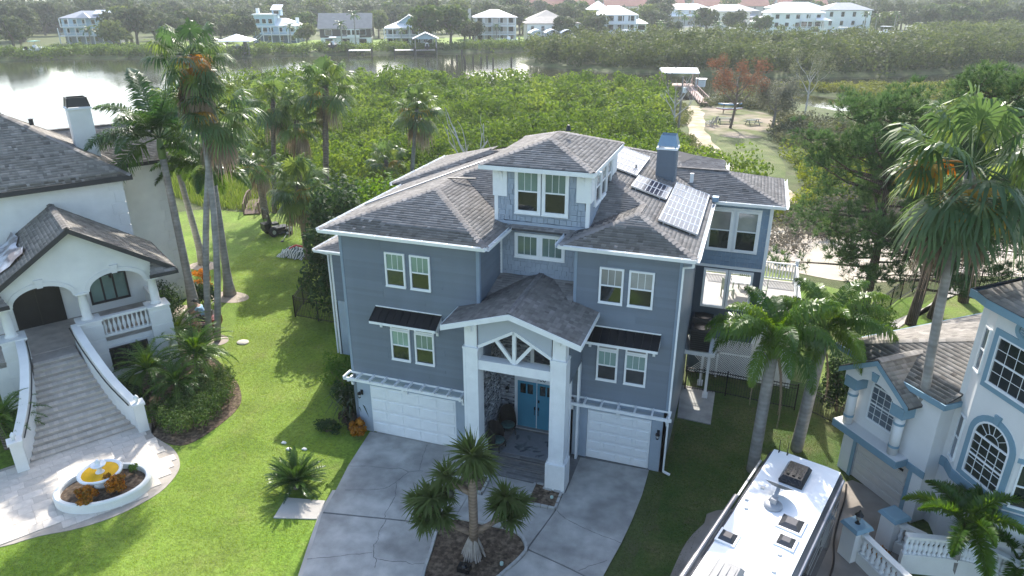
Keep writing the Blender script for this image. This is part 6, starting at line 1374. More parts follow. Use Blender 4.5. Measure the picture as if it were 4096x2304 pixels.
# clipped hedge by the stairs
rng = np.random.default_rng(8); C = []
poly = [(-22.8, 19.2), (-21.8, 18.5), (-20.6, 18.5), (-20.2, 19.5), (-20.4, 21.3), (-21.4, 22.6), (-22.4, 23.4), (-23.4, 22.6), (-22.9, 20.6)]
for x in np.arange(-23, -20, .3):
    for y in np.arange(18.4, 23.6, .3):
        if inpoly(poly, np.array([x]), np.array([y]))[0]: C.append((x + rng.uniform(-.1, .1) + 21.5, y + rng.uniform(-.1, .1) - 20.2, .55 + rng.uniform(-.05, .05)))
C = np.array(C); V, Q, t = leaf_cloud(rng, C, np.array([[.3, .3, .36]] * len(C)), 170, .08); HG = empty("clipped_hedge", (-21.5, 20.2, 0), 0, "rounded clipped hedge at the curve of the lawn by the stairs", "hedge"); link("foliage", np_mesh("foliage", V, Q, HEDGE, t), HG)
b = MB()
for q in C[::4]: b.tube([(q[0], q[1], 0), (q[0], q[1], .5)], .02, 5)
b.build("stem", STEM, HG)
shrub("croton_bush", "orange croton bush in front of the fountain", (-20.75, 14.15), (.42, .42, .6), CROT, .11, 14, 70, 31, zb=.22); shrub("croton_bush", "orange and green croton bush right of the fountain basin", (-20.3, 15.0), (.48, .48, .7), CROT, .11, 16, 70, 32, zb=.22)
shrub("bed_plant", "small green plant at the back of the fountain bed", (-20.5, 16.0), (.25, .25, .3), BRTSH, .07, 8, 40, 33, zb=.22)
shrub("croton_bush", "yellow orange croton at the garage's left corner", (-13.95, 21.15), (.42, .4, .7), CROT, .14, 14, 60, 34)
blades("ti_plant", "dark glossy strap leaved plant beside the garage wall", (-14.75, 22.2), 90, 1.5, .8, DKSH if False else leafmat("ti_leaf", (.03, .05, .02), (.06, .10, .03), (.12, .06, .05), .3, .3, .6, attr=False), 35, .8, width=.07)
shrub("garden_shrub", "purplish dark shrub low beside the garage corner", (-14.5, 21.4), (.5, .5, .9), leafmat("plum_leaf", (.03, .025, .02), (.05, .035, .03), (.06, .08, .03), .3, .3, .5), .12, 12, 60, 36)
shrub("garden_shrub", "feathery green bush against the blue house's side", (-16.8, 24.6), (1.3, 1.0, 1.4), BRTSH, .10, 22, 110, 37); shrub("garden_shrub", "low shaded fern mound on the lawn near the garage", (-15.3, 21.0), (.7, .6, .4), DKSH, .09, 14, 80, 38)
shrub("garden_shrub", "bushy shrub between the fern mound and the side wall", (-15.6, 22.8), (.7, .6, 1.2), DKSH, .12, 16, 80, 39)
for i, (x, y, rx_, rz) in enumerate(((-21.2, 31.2, 1.9, 5.4), (-22.4, 34.2, 2.1, 6.6), (-20.6, 36.5, 2.2, 6.8), (-24.4, 37.2, 2.0, 6.0))): shrub("umbrella_tree", ("umbrella tree overhanging the black fence beside the house", "dense umbrella tree behind the fence top", "tallest umbrella tree against the blue annex", "umbrella tree beside the striped net heap")[i], (x, y), (rx_, rx_, rz), (DKSH, BRTSH)[i == 2], .28, 60, 80, 50 + i, "tree", "dark leafy trees beside the annex")
shrub("dark_bush", "dark round bush against the white house's rear wall", (-30.4, 28.0), (1.4, 1.2, 1.9), DKSH, .14, 30, 90, 60); shrub("dark_bush", "dark bush between royal palms near the sandy bed", (-29.3, 29.9), (1.0, .9, 1.4), DKSH, .14, 22, 90, 61)
shrub("croton_bush", "small orange croton beneath the rear royal palm", (-32.2, 33.0), (.8, .6, .7), CROT, .12, 12, 60, 62); shrub("croton_bush", "low golden croton beside the rear bush", (-31.0, 31.6), (.9, .7, .6), CROT, .12, 12, 60, 63)
shrub("low_shrub", "green shrubs below the portico's lower window", (-24.9, 19.9), (1.3, .6, .9), DKSH, .13, 20, 90, 64); shrub("low_shrub", "dark shrub left of the stair's far side", (-28.0, 16.3), (1.0, .8, 1.1), DKSH, .13, 18, 90, 65)
shrub("broad_shrub", "glossy leafy shrub behind the black gate by pale house", (5.1, 29.6), (1.2, 1.2, 2.6), DKSH, .17, 34, 90, 66); shrub("broad_shrub", "bushy areca clump behind the pale house's roof corner", (6.6, 37.0), (1.8, 1.4, 2.2), BRTSH, .16, 30, 80, 67)
shrub("low_shrub", "yellowish low croton by the balustrade's foot", (5.6, 20.6), (.4, .4, .4), CROT, .09, 8, 50, 68)
tag(MB().lathe((-24.0, 26.6, 0), [(.28, 0), (.3, .06), (.22, .1), (.05, .12)], 16, 1.1, .9).build("stepping_stone", mat("pale_stone", (.55, .5, .42), .9, .15)), "round pale stone cap lying on the lawn", "stone")
for i, (x, y) in enumerate(((-16.55, 19.7), (-16.1, 19.4), (-15.5, 19.6))): tag(MB().blob((x, y, .04), (.12, .08, .05), i).build("pale_litter", mat("litter_white", (.75, .72, .66), .8)), ("pale leaf scrap on the lawn nearest the hedge side", "middle one of three pale scraps on the lawn", "pale scrap on the lawn nearest the garage")[i], "leaf litter")

# pines
def pine(label, base, top, seed, dens=1.0, spread=4.2):
    """pine with crooked limbs carrying rounded puffs of needle tufts"""
    R = random.Random(seed); rng = np.random.default_rng(seed); o = empty("pine_tree", (base[0], base[1], 0), 0, label, "pine tree", "pines behind the pale house"); T = Vector((top[0] - base[0], top[1] - base[1], top[2]))
    b = MB(); path = trunk_path((0, 0, -.1), T * .93, .3); b.tube(path, [.3 - .23 * k / 8 for k in range(9)], 9).build("trunk", BARK, o, True); br = MB(); PC = []; PR = []
    n = int(34 * dens)
    for i in range(n):
        t = .2 + .78 * R.random() ** .8; a = R.uniform(0, 6.28); l = spread * (min(1, (1.1 - t) * 2.1) ** .6) * R.uniform(.35, 1.05); s = Vector((0, 0, 0)).lerp(T, t * .93); d = Vector((cos(a), sin(a), 0)); up = R.uniform(-.05, .55)
        P = [s, s + d * l * .4 + Vector((R.uniform(-.2, .2), R.uniform(-.2, .2), l * up * .25)), s + d * l * .75 + Vector((R.uniform(-.3, .3), R.uniform(-.3, .3), l * up * .6)), s + d * l + Vector((0, 0, l * up))]
        br.tube(P, [.075, .055, .035, .015], 5)
        for j in range(R.randint(3, 6)):
            f = R.uniform(.35, 1.0); p = P[1].lerp(P[3], f); q = p + Vector((R.uniform(-1, 1), R.uniform(-1, 1), R.uniform(-.25, .8))) * R.uniform(.3, .9); br.tube([p, q], [.02, .01], 4, False); PC.append(q); PR.append(R.uniform(.38, .8))
    for k in range(8): PC.append(T * .95 + Vector((R.uniform(-.9, .9), R.uniform(-.9, .9), R.uniform(-.8, .5)))); PR.append(R.uniform(.5, .9))
    br.build("limbs", BARK, o)["kind"] = "stuff"
    PC = np.array([tuple(c) for c in PC]); PR = np.array(PR); nt_ = 13; per = 19; pc = np.repeat(PC, nt_, 0); d = rng.normal(size=(len(pc), 3)); d[:, 2] = d[:, 2] * .8 + .35; d /= np.linalg.norm(d, axis=1, keepdims=True); C = pc + d * np.repeat(PR, nt_)[:, None] * rng.uniform(.55, 1, (len(pc), 1)); Dn = d * .8 + np.array([0, 0, .6])
    m = len(C) * per; c = np.repeat(C, per, 0); d = rng.normal(size=(m, 3)) * .6 + np.repeat(Dn, per, 0); d /= np.linalg.norm(d, axis=1, keepdims=True)
    s = np.cross(d, rng.normal(size=(m, 3))); s /= np.linalg.norm(s, axis=1, keepdims=True); L_ = rng.uniform(.2, .36, (m, 1)); w = .024
    V = np.stack([c - s * w * .5, c + s * w * .5, c + d * L_ + s * w * .3, c + d * L_ - s * w * .3], 1).reshape(-1, 3)
    tt = np.clip(np.repeat(rng.uniform(0, 1, len(PC)), nt_ * per) * .4 + np.repeat(rng.uniform(0, .4, len(C)), per) + rng.uniform(0, .25, m), 0, 1)
    link("needles", np_mesh("needles", V, np.arange(m * 4).reshape(m, 4), PINE, tt), o); return o
pine("big spreading pine nearest the blue house's rear wing", (7.3, 41.3), (6.6, 41.0, 12.4), 71, 1.9, 5.4)
pine("pine standing second in line beyond the spreading one", (9.6, 40.4), (9.4, 40.3, 9.6), 72, 1.2, 4.2)
pine("slender pine at the fence corner", (10.9, 41.7), (11.2, 41.8, 10.2), 73, 1.0, 4.0)
pine("forked pine by the iron fence with its crown above the fan palm", (13.1, 44.8), (11.6, 44.2, 13.2), 74, 1.4, 4.6)
pine("pine at the picture's right margin beyond the fence", (17.6, 45.5), (17.6, 45.4, 10.8), 75, 1.0, 3.8)

# ------------------------------------------------------------------ fences, garden machines, back yard
def iron_fence(label, pts, h=1.2, name="iron_fence", group="black iron fences"):
    o = empty(name, (pts[0][0], pts[0][1], 0), 0, label, "fence", group); ox, oy = pts[0]
    for p, q in zip(pts, pts[1:]):
        a = Vector((p[0] - ox, p[1] - oy, 0)); b = Vector((q[0] - ox, q[1] - oy, 0)); d = b - a; n = max(1, round(d.length / 1.8))
        for k in range(n):
            s = a + d * k / n; e = a + d * (k + 1) / n; pn = MB()
            pn.bar(s + Vector((0, 0, h - .05)), e + Vector((0, 0, h - .05)), .03).bar(s + Vector((0, 0, h - .2)), e + Vector((0, 0, h - .2)), .025).bar(s + Vector((0, 0, .15)), e + Vector((0, 0, .15)), .03)
            r = pn.build("rail", BLACKM, o); m = int(d.length / n / .11); pk = MB()
            for j in range(1, m): t = s.lerp(e, j / m); pk.box(t.x - .008, t.x + .008, t.y - .008, t.y + .008, .08, h)
            pk.build("pickets", BLACKM, r)["kind"] = "stuff"
            MB().box(s.x - .03, s.x + .03, s.y - .03, s.y + .03, 0, h + .06).build("post", BLACKM, o)
        MB().box(b.x - .03, b.x + .03, b.y - .03, b.y + .03, 0, h + .06).build("post", BLACKM, o)
    return o
iron_fence("black iron fence from the blue house past the queen palms", [(-1.5, 29.3), (.3, 29.3), (2.1, 29.1)])
iron_fence("black iron gate panel between the two queen palms", [(2.15, 29.1), (3.25, 29.05)], 1.3, "iron_gate")
iron_fence("black iron fence meeting the pale house's wall", [(3.9, 29.0), (5.4, 27.9)])
iron_fence("dark fence running back beside the pines to the sand", [(7.4, 39.6), (9.6, 44.0), (12.3, 48.5), (14.2, 52.5)], 1.3)
iron_fence("brown iron fence along the sandy lot behind the pines", [(12.3, 47.5), (14.4, 47.1), (17.5, 47.2), (26, 46.2)], 1.3)
iron_fence("black fence corner beside the umbrella trees and annex", [(-24.4, 33.5), (-23.25, 30.2), (-18.6, 30.0)], 1.3)
sheet("concrete_walk", [(8.2, 39.8), (8.9, 39.6), (12.9, 47.0), (26, 45.6), (26, 45.0), (13.2, 46.2)], .03, CONC2)
# arched footbridge
BR = empty("footbridge", (-38.4, 46.0, 0), atan2(50.0 - 46.0, -40.8 + 38.4) - pi / 2, "brown wooden arched footbridge at the end of the lawn", "footbridge")
WOODB = mat("bridge_wood", (.16, .11, .085), .85, .2, 4, .3, 25, rnd=.18); Lb = 4.7
def bz(t): return .1 + .3 * sin(pi * t)
bd = MB().box(-.58, .58, -.07, .07, -.02, .02).mesh("board", WOODB)
for k in range(31): t = (k + .5) / 31; link("board", bd, BR, (0, t * Lb, bz(t)), (math.atan(.3 * pi * cos(pi * t) / Lb), 0, 0))
for s in (-.6, .6):
    MB().tube([(s, t / 8 * Lb, bz(t / 8) - .08) for t in range(9)], .06, 4).build("beam", WOODB, BR); MB().tube([(s, t / 8 * Lb, bz(t / 8) + .85) for t in range(9)], .05, 4).build("handrail", WOODB, BR)
    for k in range(5): t = k / 4; MB().box(s - .06, s + .06, t * Lb - .06, t * Lb + .06, -.1, bz(t) + .9).build("post", WOODB, BR)
WK = empty("boardwalk", (-41.2, 50.6, 0), atan2(58 - 50.6, -45 + 41.2) - pi / 2, "weathered boardwalk leading off beyond the arched footbridge", "boardwalk")
for k in range(50): link("board", bd, WK, (0, k * .155, .12))
# zero-turn mower
def mower(label, loc, rz, body, name="zero_turn_mower"):
    o = empty(name, (*loc, 0), rz, label, "mower"); rub = mat("tyre_rubber", (.015, .015, .015), .9, .1); bm = body
    for x, y, r, w in ((-.5, -.45, .3, .28), (.5, -.45, .3, .28), (-.42, .75, .17, .14), (.42, .75, .17, .14)):
        q = MB(Matrix.Translation((x, y, r)) @ Matrix.Rotation(pi / 2, 4, "Y")); q.lathe((0, 0, -w / 2), [(r * .6, 0), (r * .95, 0), (r, w * .2), (r, w * .8), (r * .95, w), (r * .6, w)], 18); t = q.build("wheel", rub, o, True)
        MB(Matrix.Translation((x, y, r)) @ Matrix.Rotation(pi / 2, 4, "Y")).lathe((0, 0, -w / 2 - .005), [(r * .42, 0), (r * .42, w + .01)], 12).build("rim", GALV, t)
    MB().hexa([(-.62, -.15, .12), (.62, -.15, .12), (.62, .5, .12), (-.62, .5, .12)], [(-.6, -.13, .3), (.6, -.13, .3), (.55, .46, .3), (-.55, .46, .3)]).build("cutting_deck", bm, o)
    MB().box(-.32, .32, -.9, .75, .3, .42).box(-.34, .34, -.95, -.45, .42, .78).box(-.34, .34, .6, .72, .25, .4).build("chassis", bm, o)
    MB().hexa([(-.25, -.35, .6), (.25, -.35, .6), (.25, .1, .58), (-.25, .1, .58)], [(-.24, -.35, .72), (.24, -.35, .72), (.24, .12, .7), (-.24, .12, .7)]).hexa([(-.25, -.45, .68), (.25, -.45, .68), (.25, -.33, .68), (-.25, -.33, .68)], [(-.22, -.55, 1.15), (.22, -.55, 1.15), (.22, -.46, 1.15), (-.22, -.46, 1.15)]).build("seat", mat("seat_vinyl", (.02, .02, .022), .5, .1), o)
    MB().tube([(-.45, -.6, .45), (-.45, -.65, 1.45), (-.35, -.67, 1.6), (.35, -.67, 1.6), (.45, -.65, 1.45), (.45, -.6, .45)], .028, 6).build("roll_bar", BLACKM, o)
    for s in (-1, 1): MB().tube([(s * .3, .05, .5), (s * .32, .15, .95), (s * .1, .3, 1.0)], .016, 5).build("steering_lever", BLACKM, o)
    return o
mower("black zero turn mower parked on the lawn by the fan palm", (-33.4, 42.5), radians(-30), BLACKM).scale = (1.15, 1.1, 1.3)
RED = mat("mower_red", (.16, .03, .025), .4, .1)
mower("dark red stand of a riding mower half hidden behind palm trunks", (-27.0, 27.2), radians(105), RED, "riding_mower")
# rider
import bmesh
def skin_body(name, joints, edges, radii, mt, parent, sub=2):
    me = bpy.data.meshes.new(name); bm = bmesh.new(); sk = bm.verts.layers.skin.verify(); vs = [bm.verts.new(j) for j in joints]
    for a, b in edges: bm.edges.new((vs[a], vs[b]))
    for v, r in zip(vs, radii): v[sk].radius = (r, r) if not hasattr(r, "__len__") else r
    vs[0][sk].use_root = True; bm.to_mesh(me); bm.free(); me.materials.append(mt); o = link(name, me, parent)
    m = o.modifiers.new("skin", "SKIN"); m.use_smooth_shade = True; s = o.modifiers.new("sub", "SUBSURF"); s.levels = s.render_levels = sub; return o
PE = empty("person", (-27.0, 27.2, 0), radians(105), "rider in light blue shirt and dark shorts leaning forward on mower", "person")
SKINM = mat("skin", (.42, .26, .19), .55, .06); J = [(0, -.18, .80), (0, -.12, 1.02), (0, .0, 1.25), (0, .10, 1.42), (0, .17, 1.53), (0, .21, 1.62), (0, .23, 1.74)]
J += [(-.18, .06, 1.38), (-.24, .26, 1.18), (-.14, .46, 1.06), (-.12, .53, 1.05), (.18, .06, 1.38), (.24, .26, 1.18), (.14, .46, 1.06), (.12, .53, 1.05), (-.1, -.12, .78), (-.14, .3, .78), (-.14, .36, .4), (-.14, .48, .36), (.1, -.12, .78), (.14, .3, .78), (.14, .36, .4), (.14, .48, .36)]
E_ = [(0, 1), (1, 2), (2, 3), (3, 4), (4, 5), (5, 6), (3, 7), (7, 8), (8, 9), (9, 10), (3, 11), (11, 12), (12, 13), (13, 14), (0, 15), (15, 16), (16, 17), (17, 18), (0, 19), (19, 20), (20, 21), (21, 22)]
skin_body("body", J, E_, [.14, .13, .14, .12, .055, .09, .085, .07, .045, .035, .03, .07, .045, .035, .03, .09, .07, .05, .04, .09, .07, .05, .04], SKINM, PE)
skin_body("shirt", [(0, -.17, .84), (0, -.12, 1.02), (0, .0, 1.25), (0, .09, 1.41), (-.18, .06, 1.38), (-.22, .2, 1.24), (.18, .06, 1.38), (.22, .2, 1.24)], [(0, 1), (1, 2), (2, 3), (3, 4), (4, 5), (3, 6), (6, 7)], [.17, .155, .165, .14, .09, .075, .09, .075], mat("pale_blue_shirt", (.28, .46, .62), .8, .06), PE)
skin_body("shorts", [(0, -.17, .78), (-.1, -.12, .78), (-.14, .28, .78), (.1, -.12, .78), (.14, .28, .78)], [(0, 1), (1, 2), (0, 3), (3, 4)], [.17, .115, .095, .115, .095], mat("dark_shorts", (.02, .022, .025), .8), PE)
for s in (-1, 1): MB().hexa([(s * .14 - .05, .32, .3), (s * .14 + .05, .32, .3), (s * .14 + .05, .58, .3), (s * .14 - .05, .58, .3)], [(s * .14 - .04, .33, .42), (s * .14 + .04, .33, .42), (s * .14 + .04, .54, .36), (s * .14 - .04, .54, .36)]).build("shoe", WHITE, PE)
MB().blob((0, .22, 1.74), (.12, .13, .09), 2, 10, 7, .0).hexa([(-.08, .3, 1.72), (.08, .3, 1.72), (.07, .44, 1.7), (-.07, .44, 1.7)], [(-.08, .3, 1.735), (.08, .3, 1.735), (.07, .44, 1.715), (-.07, .44, 1.715)]).build("cap", mat("cap_dark", (.05, .055, .05), .8), PE, True)
# tools on the lawn
BL = empty("leaf_blower", (-32.5, 42.8, 0), .5, "black engine blower standing at the fan palm's foot", "blower"); MB().box(-.25, .25, -.2, .2, .0, .5).build("housing", BLACKM, BL); MB().lathe((.1, -.2, .3), [(.12, 0), (.12, .3)], 10).build("tank", mat("tank_white", (.6, .6, .58), .5), BL); MB().tube([(-.2, .1, .4), (-.2, .3, .9), (.2, .3, .9), (.2, .1, .4)], .02, 5).build("handle", BLACKM, BL)
TM = empty("string_trimmer", (-32.2, 41.8, 0), 0, "grass trimmer lying on the lawn in front of the blower", "trimmer"); MB().tube([(-.35, .8, .12), (.3, -.75, .06)], .02, 6).build("shaft", GALV, TM); MB().blob((-.36, .85, .14), (.16, .16, .12), 4).build("engine", mat("trimmer_white", (.5, .5, .5), .5), TM); MB().lathe((.3, -.75, 0), [(.14, 0), (.1, .08)], 10).build("guard", BLACKM, TM)
NH = empty("net_heap", (-29.3, 38.9, 0), 0, "crumpled heap of white and green striped cloth with red strap on lawn", "cloth heap"); T = MB(); R = random.Random(12); n = 11; iv = [[T.p((-1 + 2 * i / 10 + R.uniform(-.08, .08), -.8 + 1.6 * j / 10 + R.uniform(-.08, .08), max(.02, (.62 * (1 - ((i - 5) / 5.5) ** 2) * (1 - ((j - 5) / 5.5) ** 2)) + R.uniform(-.13, .13)))) for j in range(n)] for i in range(n)]
for i in range(10):
    for j in range(10): T.f.append([iv[i][j], iv[i + 1][j], iv[i + 1][j + 1], iv[i][j + 1]])
T.build("cloth", stripemat("striped_cloth", (.70, .72, .70), (.03, .07, .06), 2.2, .7, 0, .2, .2), NH); MB().tube([(-.2, -.3, .55), (.1, .1, .72), (.3, .5, .5)], .07, 6).build("strap", mat("strap_red", (.5, .06, .06), .6), NH)

# tall marsh grass by the bridge and rough ground
def grass_patch(name, label, poly, n, h, mt, seed, zb=0.0, w=.05):
    rng = np.random.default_rng(seed); P = np.array(poly); lo, hi = P.min(0), P.max(0); X = rng.uniform(lo[0], hi[0], n * 3); Y = rng.uniform(lo[1], hi[1], n * 3); k = inpoly(poly, X, Y); X, Y = X[k][:n], Y[k][:n]; m = len(X)
    a = rng.uniform(0, 6.28, m); l = h * rng.uniform(.5, 1.2, m); dx, dy = np.cos(a), np.sin(a); ln = rng.uniform(.05, .45, m) * l; B = np.stack([X, Y, np.full(m, zb)], 1); S = np.stack([-dy, dx, np.zeros(m)], 1) * w * .5
    M_ = B + np.stack([dx * ln * .35, dy * ln * .35, l * .6], 1); T_ = B + np.stack([dx * ln, dy * ln, l], 1)
    V = np.stack([B - S, B + S, M_ + S * .8, M_ - S * .8, T_], 1).reshape(-1, 3); i = np.arange(m)[:, None] * 5; Q = np.concatenate([i + np.array([[0, 1, 2, 3]]), i + np.array([[3, 2, 4, 4]])], 0); Q = np.concatenate([i + np.array([[0, 1, 2]]), i + np.array([[0, 2, 3]]), i + np.array([[3, 2, 4]])], 0)
    t = np.tile(rng.uniform(0, 1, m), 3); o = link(name, np_mesh(name, V, Q, mt, t)); tag(o, label, "grass", kind="stuff"); return o
MARSH = leafmat("marsh_grass", (.075, .135, .025), (.115, .18, .04), (.17, .22, .06), .4, .5, .3)
grass_patch("marsh_grass", "bright tall marsh grass round the footbridge", [(-44, 46.5), (-39.6, 46.6), (-38.9, 46.3), (-36.6, 47.4), (-35.5, 50), (-41, 60), (-56, 64), (-58, 52)], 16000, .7, MARSH, 3)
grass_patch("marsh_grass", "weedy grass strip between lawn and dark mangrove edge", [(-36, 47.5), (-33, 47.8), (-27, 46.6), (-20, 46.2), (-20, 48.5), (-34, 50)], 3000, .5, MARSH, 4)
FINE = leafmat("lawn_blades", (.12, .205, .015), (.17, .265, .022), (.25, .32, .05), .4, .6, .2)
grass_patch("lawn_grass", "short mown grass blades of the sunny lawn", [(-23.2, 24), (-19.6, 20.6), (-19.6, 18), (-18.8, 15.8), (-19.6, 13.6), (-22, 11.3), (-20, 8), (-12, 8), (-12.2, 13.4), (-13.2, 17.2), (-14.3, 17.2), (-14.4, 21), (-17.5, 27), (-23, 29.8), (-25, 34), (-28, 45.5), (-36, 45), (-31.8, 34.8), (-27, 30)], 80000, .04, FINE, 6, .01, .016)
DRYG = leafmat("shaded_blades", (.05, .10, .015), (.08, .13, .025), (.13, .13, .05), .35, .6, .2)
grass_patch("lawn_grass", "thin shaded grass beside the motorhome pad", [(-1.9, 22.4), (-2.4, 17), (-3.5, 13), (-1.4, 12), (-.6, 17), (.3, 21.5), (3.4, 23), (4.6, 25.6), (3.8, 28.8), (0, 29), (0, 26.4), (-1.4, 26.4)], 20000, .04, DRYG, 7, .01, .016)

# mangroves
def jitter_fill(poly, s, rng):
    P = np.array(poly); lo, hi = P.min(0), P.max(0); X, Y = np.meshgrid(np.arange(lo[0], hi[0], s), np.arange(lo[1], hi[1], s)); X = X.ravel() + rng.uniform(-.42, .42, X.size) * s; Y = Y.ravel() + rng.uniform(-.42, .42, Y.size) * s; k = inpoly(poly, X, Y); return X[k], Y[k]
def canopy(name, label, poly, s, h, leaf, per, seed, mt, hv=.25, rs=.72, zb=-.3, edge=True):
    rng = np.random.default_rng(seed); X, Y = jitter_fill(poly, s, rng); n = len(X)
    und = .5 + .5 * np.sin(X * .21 + 1.3 * np.sin(Y * .13)) * np.cos(Y * .17 + np.sin(X * .11)); H = h * (1 - hv + hv * und) * rng.uniform(.68, 1.18, n); H = H * np.where(rng.uniform(0, 1, n) < .10, .5, 1.0); r = s * rs * rng.uniform(.65, 1.4, n)
    C = np.stack([X, Y, zb + H - r * .6], 1); Rd = np.stack([r, r, r * .85], 1)
    if edge: C2 = C.copy(); C2[:, 2] = zb + H * rng.uniform(.2, .55, n); C2[:, :2] += rng.uniform(-.4, .4, (n, 2)) * s; C = np.concatenate([C, C2]); Rd = np.concatenate([Rd, Rd * .95])
    V, Q, t = leaf_cloud(rng, C, Rd, per, leaf); pt_ = .5 + .5 * np.sin(C[:, 0] * .33 + 2.1 * np.sin(C[:, 1] * .19) + .7) * np.sin(C[:, 1] * .29 + 1.7 * np.sin(C[:, 0] * .23)); t = np.clip(t * .68 + np.repeat(pt_, per) * .5 - .1, 0, 1)
    o = link(name, np_mesh(name, V, Q, mt, t)); tag(o, label, "mangroves", kind="stuff"); return o
canopy("mangroves", "bright mangrove thicket right behind the blue house", [(-34, 50.5), (-28, 49), (-20, 48.5), (-14, 52), (-8, 56), (-1, 58), (2.4, 61), (1, 67), (-2.2, 71), (-7.0, 79), (-9.2, 88), (-60, 88), (-58, 66), (-42, 60)], 1.5, 4.8, .34, 105, 21, MANG, .55)
canopy("mangroves", "wide mangrove canopy stretching to the river", [(-60, 88), (-9.6, 88), (-11.2, 98), (-12.4, 110), (-13.4, 119), (-14.4, 125.5), (-20, 123.5), (-38, 122.5), (-46, 126), (-54, 125), (-68, 127.5), (-75, 123.5), (-84, 115), (-88.5, 104), (-83, 80), (-62, 66)], 2.0, 4.9, .48, 95, 22, MANG, .4)
canopy("mangroves", "mangrove belt on the island across the channel", [(-62, 192), (-48, 180), (-28, 177), (-10, 175), (7, 178), (24, 185), (42, 197), (64, 224), (120, 252), (120, 268), (60, 264), (0, 252), (-44, 236), (-58, 206)], 3.0, 7.2, .75, 90, 23, leafmat("island_leaf", (.04, .06, .022), (.065, .095, .03), (.11, .14, .04), .35, .5, .4), .3, .8)
canopy("mangroves", "yellow green mangrove strip between the inlet and the river", [(0, 147), (8, 150.5), (20, 154), (44, 164), (60, 173), (62, 160), (44, 152), (33, 140), (27, 139), (18, 143), (9, 148), (2, 147.5)], 1.5, 1.7, .36, 95, 24, leafmat("yellow_mangrove", (.07, .10, .02), (.12, .15, .03), (.18, .20, .045), .42, .4, .5), .4)
canopy("mangroves", "grey green scrub round the sandy clearing", [(-8.2, 119.5), (-6, 127), (-2, 132), (0, 136), (1.5, 126), (4, 116), (6, 108), (14, 104), (30, 104), (60, 110), (80, 100), (40, 88), (22, 84), (10, 84), (3.8, 90), (2.2, 95), (3.4, 100), (3.4, 110), (1.2, 117), (-4, 120.5)], 1.5, 2.4, .34, 85, 25, leafmat("scrub_leaf", (.075, .085, .05), (.10, .11, .06), (.12, .15, .045), .3, .6, .3), .5)
canopy("mangroves", "dry twiggy scrub beside the blue house's rear wing", [(1.4, 49.5), (2.8, 60), (6.2, 63), (9, 68), (14, 66), (17, 59), (8, 57), (6, 54), (3.2, 50)], 1.2, 1.9, .2, 110, 26, GREYB, .4)
canopy("mangroves", "green scrub at the back lawn's near edge", [(-2, 58), (2.6, 57), (4.2, 62), (4.4, 68), (4.6, 76), (3.8, 84), (10, 86), (22, 86), (30, 70), (17, 66), (9, 64), (2.8, 61)], 1.5, 2.2, .28, 90, 27, leafmat("yellow_scrub", (.075, .11, .02), (.12, .165, .03), (.18, .21, .04), .4, .4, .4), .5)
canopy("mangroves", "scrub along the left side of the sandy path", [(-9.5, 96), (-8.9, 110), (-12, 124), (-14.5, 124), (-12.4, 98), (-8, 86), (-4.6, 78), (-3.2, 78), (-6.4, 90)], 1.2, 1.0, .22, 80, 28, leafmat("path_scrub", (.08, .10, .04), (.11, .135, .045), (.12, .14, .05), .35, .5, .3), .4)
canopy("thicket", "leafy thicket on the picture's right beyond the sand", [(20, 60), (30, 64), (44, 68), (60, 90), (80, 118), (50, 100), (30, 84), (22, 72)], 2.4, 4.5, .42, 80, 29, MANG, .4)

# bare trees
def bare_tree(name, label, loc, H, seed, mt=DEADW, r=.16, spread=.55, crown=None, cat="tree", twigs=3, lean=(0, 0), limbs=7):
    R = random.Random(seed); o = empty(name, (*loc, 0), 0, label, cat); b = MB(); tips = []
    def grow(p, d, l, rad, lev):
        q = p + d * l * .5 + Vector((R.uniform(-.1, .1), R.uniform(-.1, .1), 0)) * l; e = q + (d + Vector((R.uniform(-.3, .3), R.uniform(-.3, .3), R.uniform(-.05, .25)))).normalized() * l * .5; b.tube([p, q, e], [rad, rad * .8, rad * .55], 6); tips.append(e)
        if lev > 0:
            for _ in range(2 if lev > 1 else twigs): dd = (d + Vector((R.uniform(-1, 1), R.uniform(-1, 1), R.uniform(-.1, .7))) * .8).normalized(); grow(q.lerp(e, R.uniform(.1, 1)), dd, l * R.uniform(.5, .75), rad * .5, lev - 1)
    t = MB(); T = Vector((lean[0], lean[1], H)); t.tube(trunk_path((0, 0, -.1), T * .75, .12), [r * (1 - .06 * k) for k in range(9)], 7).build("trunk", mt, o, True)
    for i in range(limbs): s = T * (.38 + .4 * i / limbs); a = i * 2.3 + R.uniform(-.3, .3); grow(s, Vector((cos(a) * spread, sin(a) * spread, .62)).normalized(), H * R.uniform(.26, .4), r * .5, 2)
    b.build("branches", mt, o)
    if crown:
        rng = np.random.default_rng(seed); C = np.array([tuple(q) for q in tips]); V, Q, tt = leaf_cloud(rng, C, np.full((len(C), 3), crown[1]), crown[2], crown[3]); link("foliage", np_mesh("foliage", V, Q, crown[0], tt), o)
    return o
bare_tree("dead_tree", "bleached dead tree with bare limbs among the mangroves", (-20.9, 50.5), 7.2, 3, r=.2, limbs=5, twigs=1)
bare_tree("dead_tree", "pale leafless tree leaning beside the sandy path", (-9.6, 90.5), 6.6, 5, r=.14, limbs=6)
bare_tree("dead_tree", "dark snag standing before the white dock roof", (-14.2, 120), 6.2, 9, mat("snag", (.12, .1, .085), .9), .13, limbs=4)
bare_tree("brown_tree", "small tree with rusty brown crown beside the kayaks", (-3.0, 100.5), 7.4, 6, mat("brown_bark", (.14, .105, .08), .9), .2, .8, (leafmat("rusty_leaf", (.14, .085, .05), (.19, .11, .06), (.24, .15, .08), .3, .7, .2), .75, 60, .2), lean=(.5, .2), limbs=8)
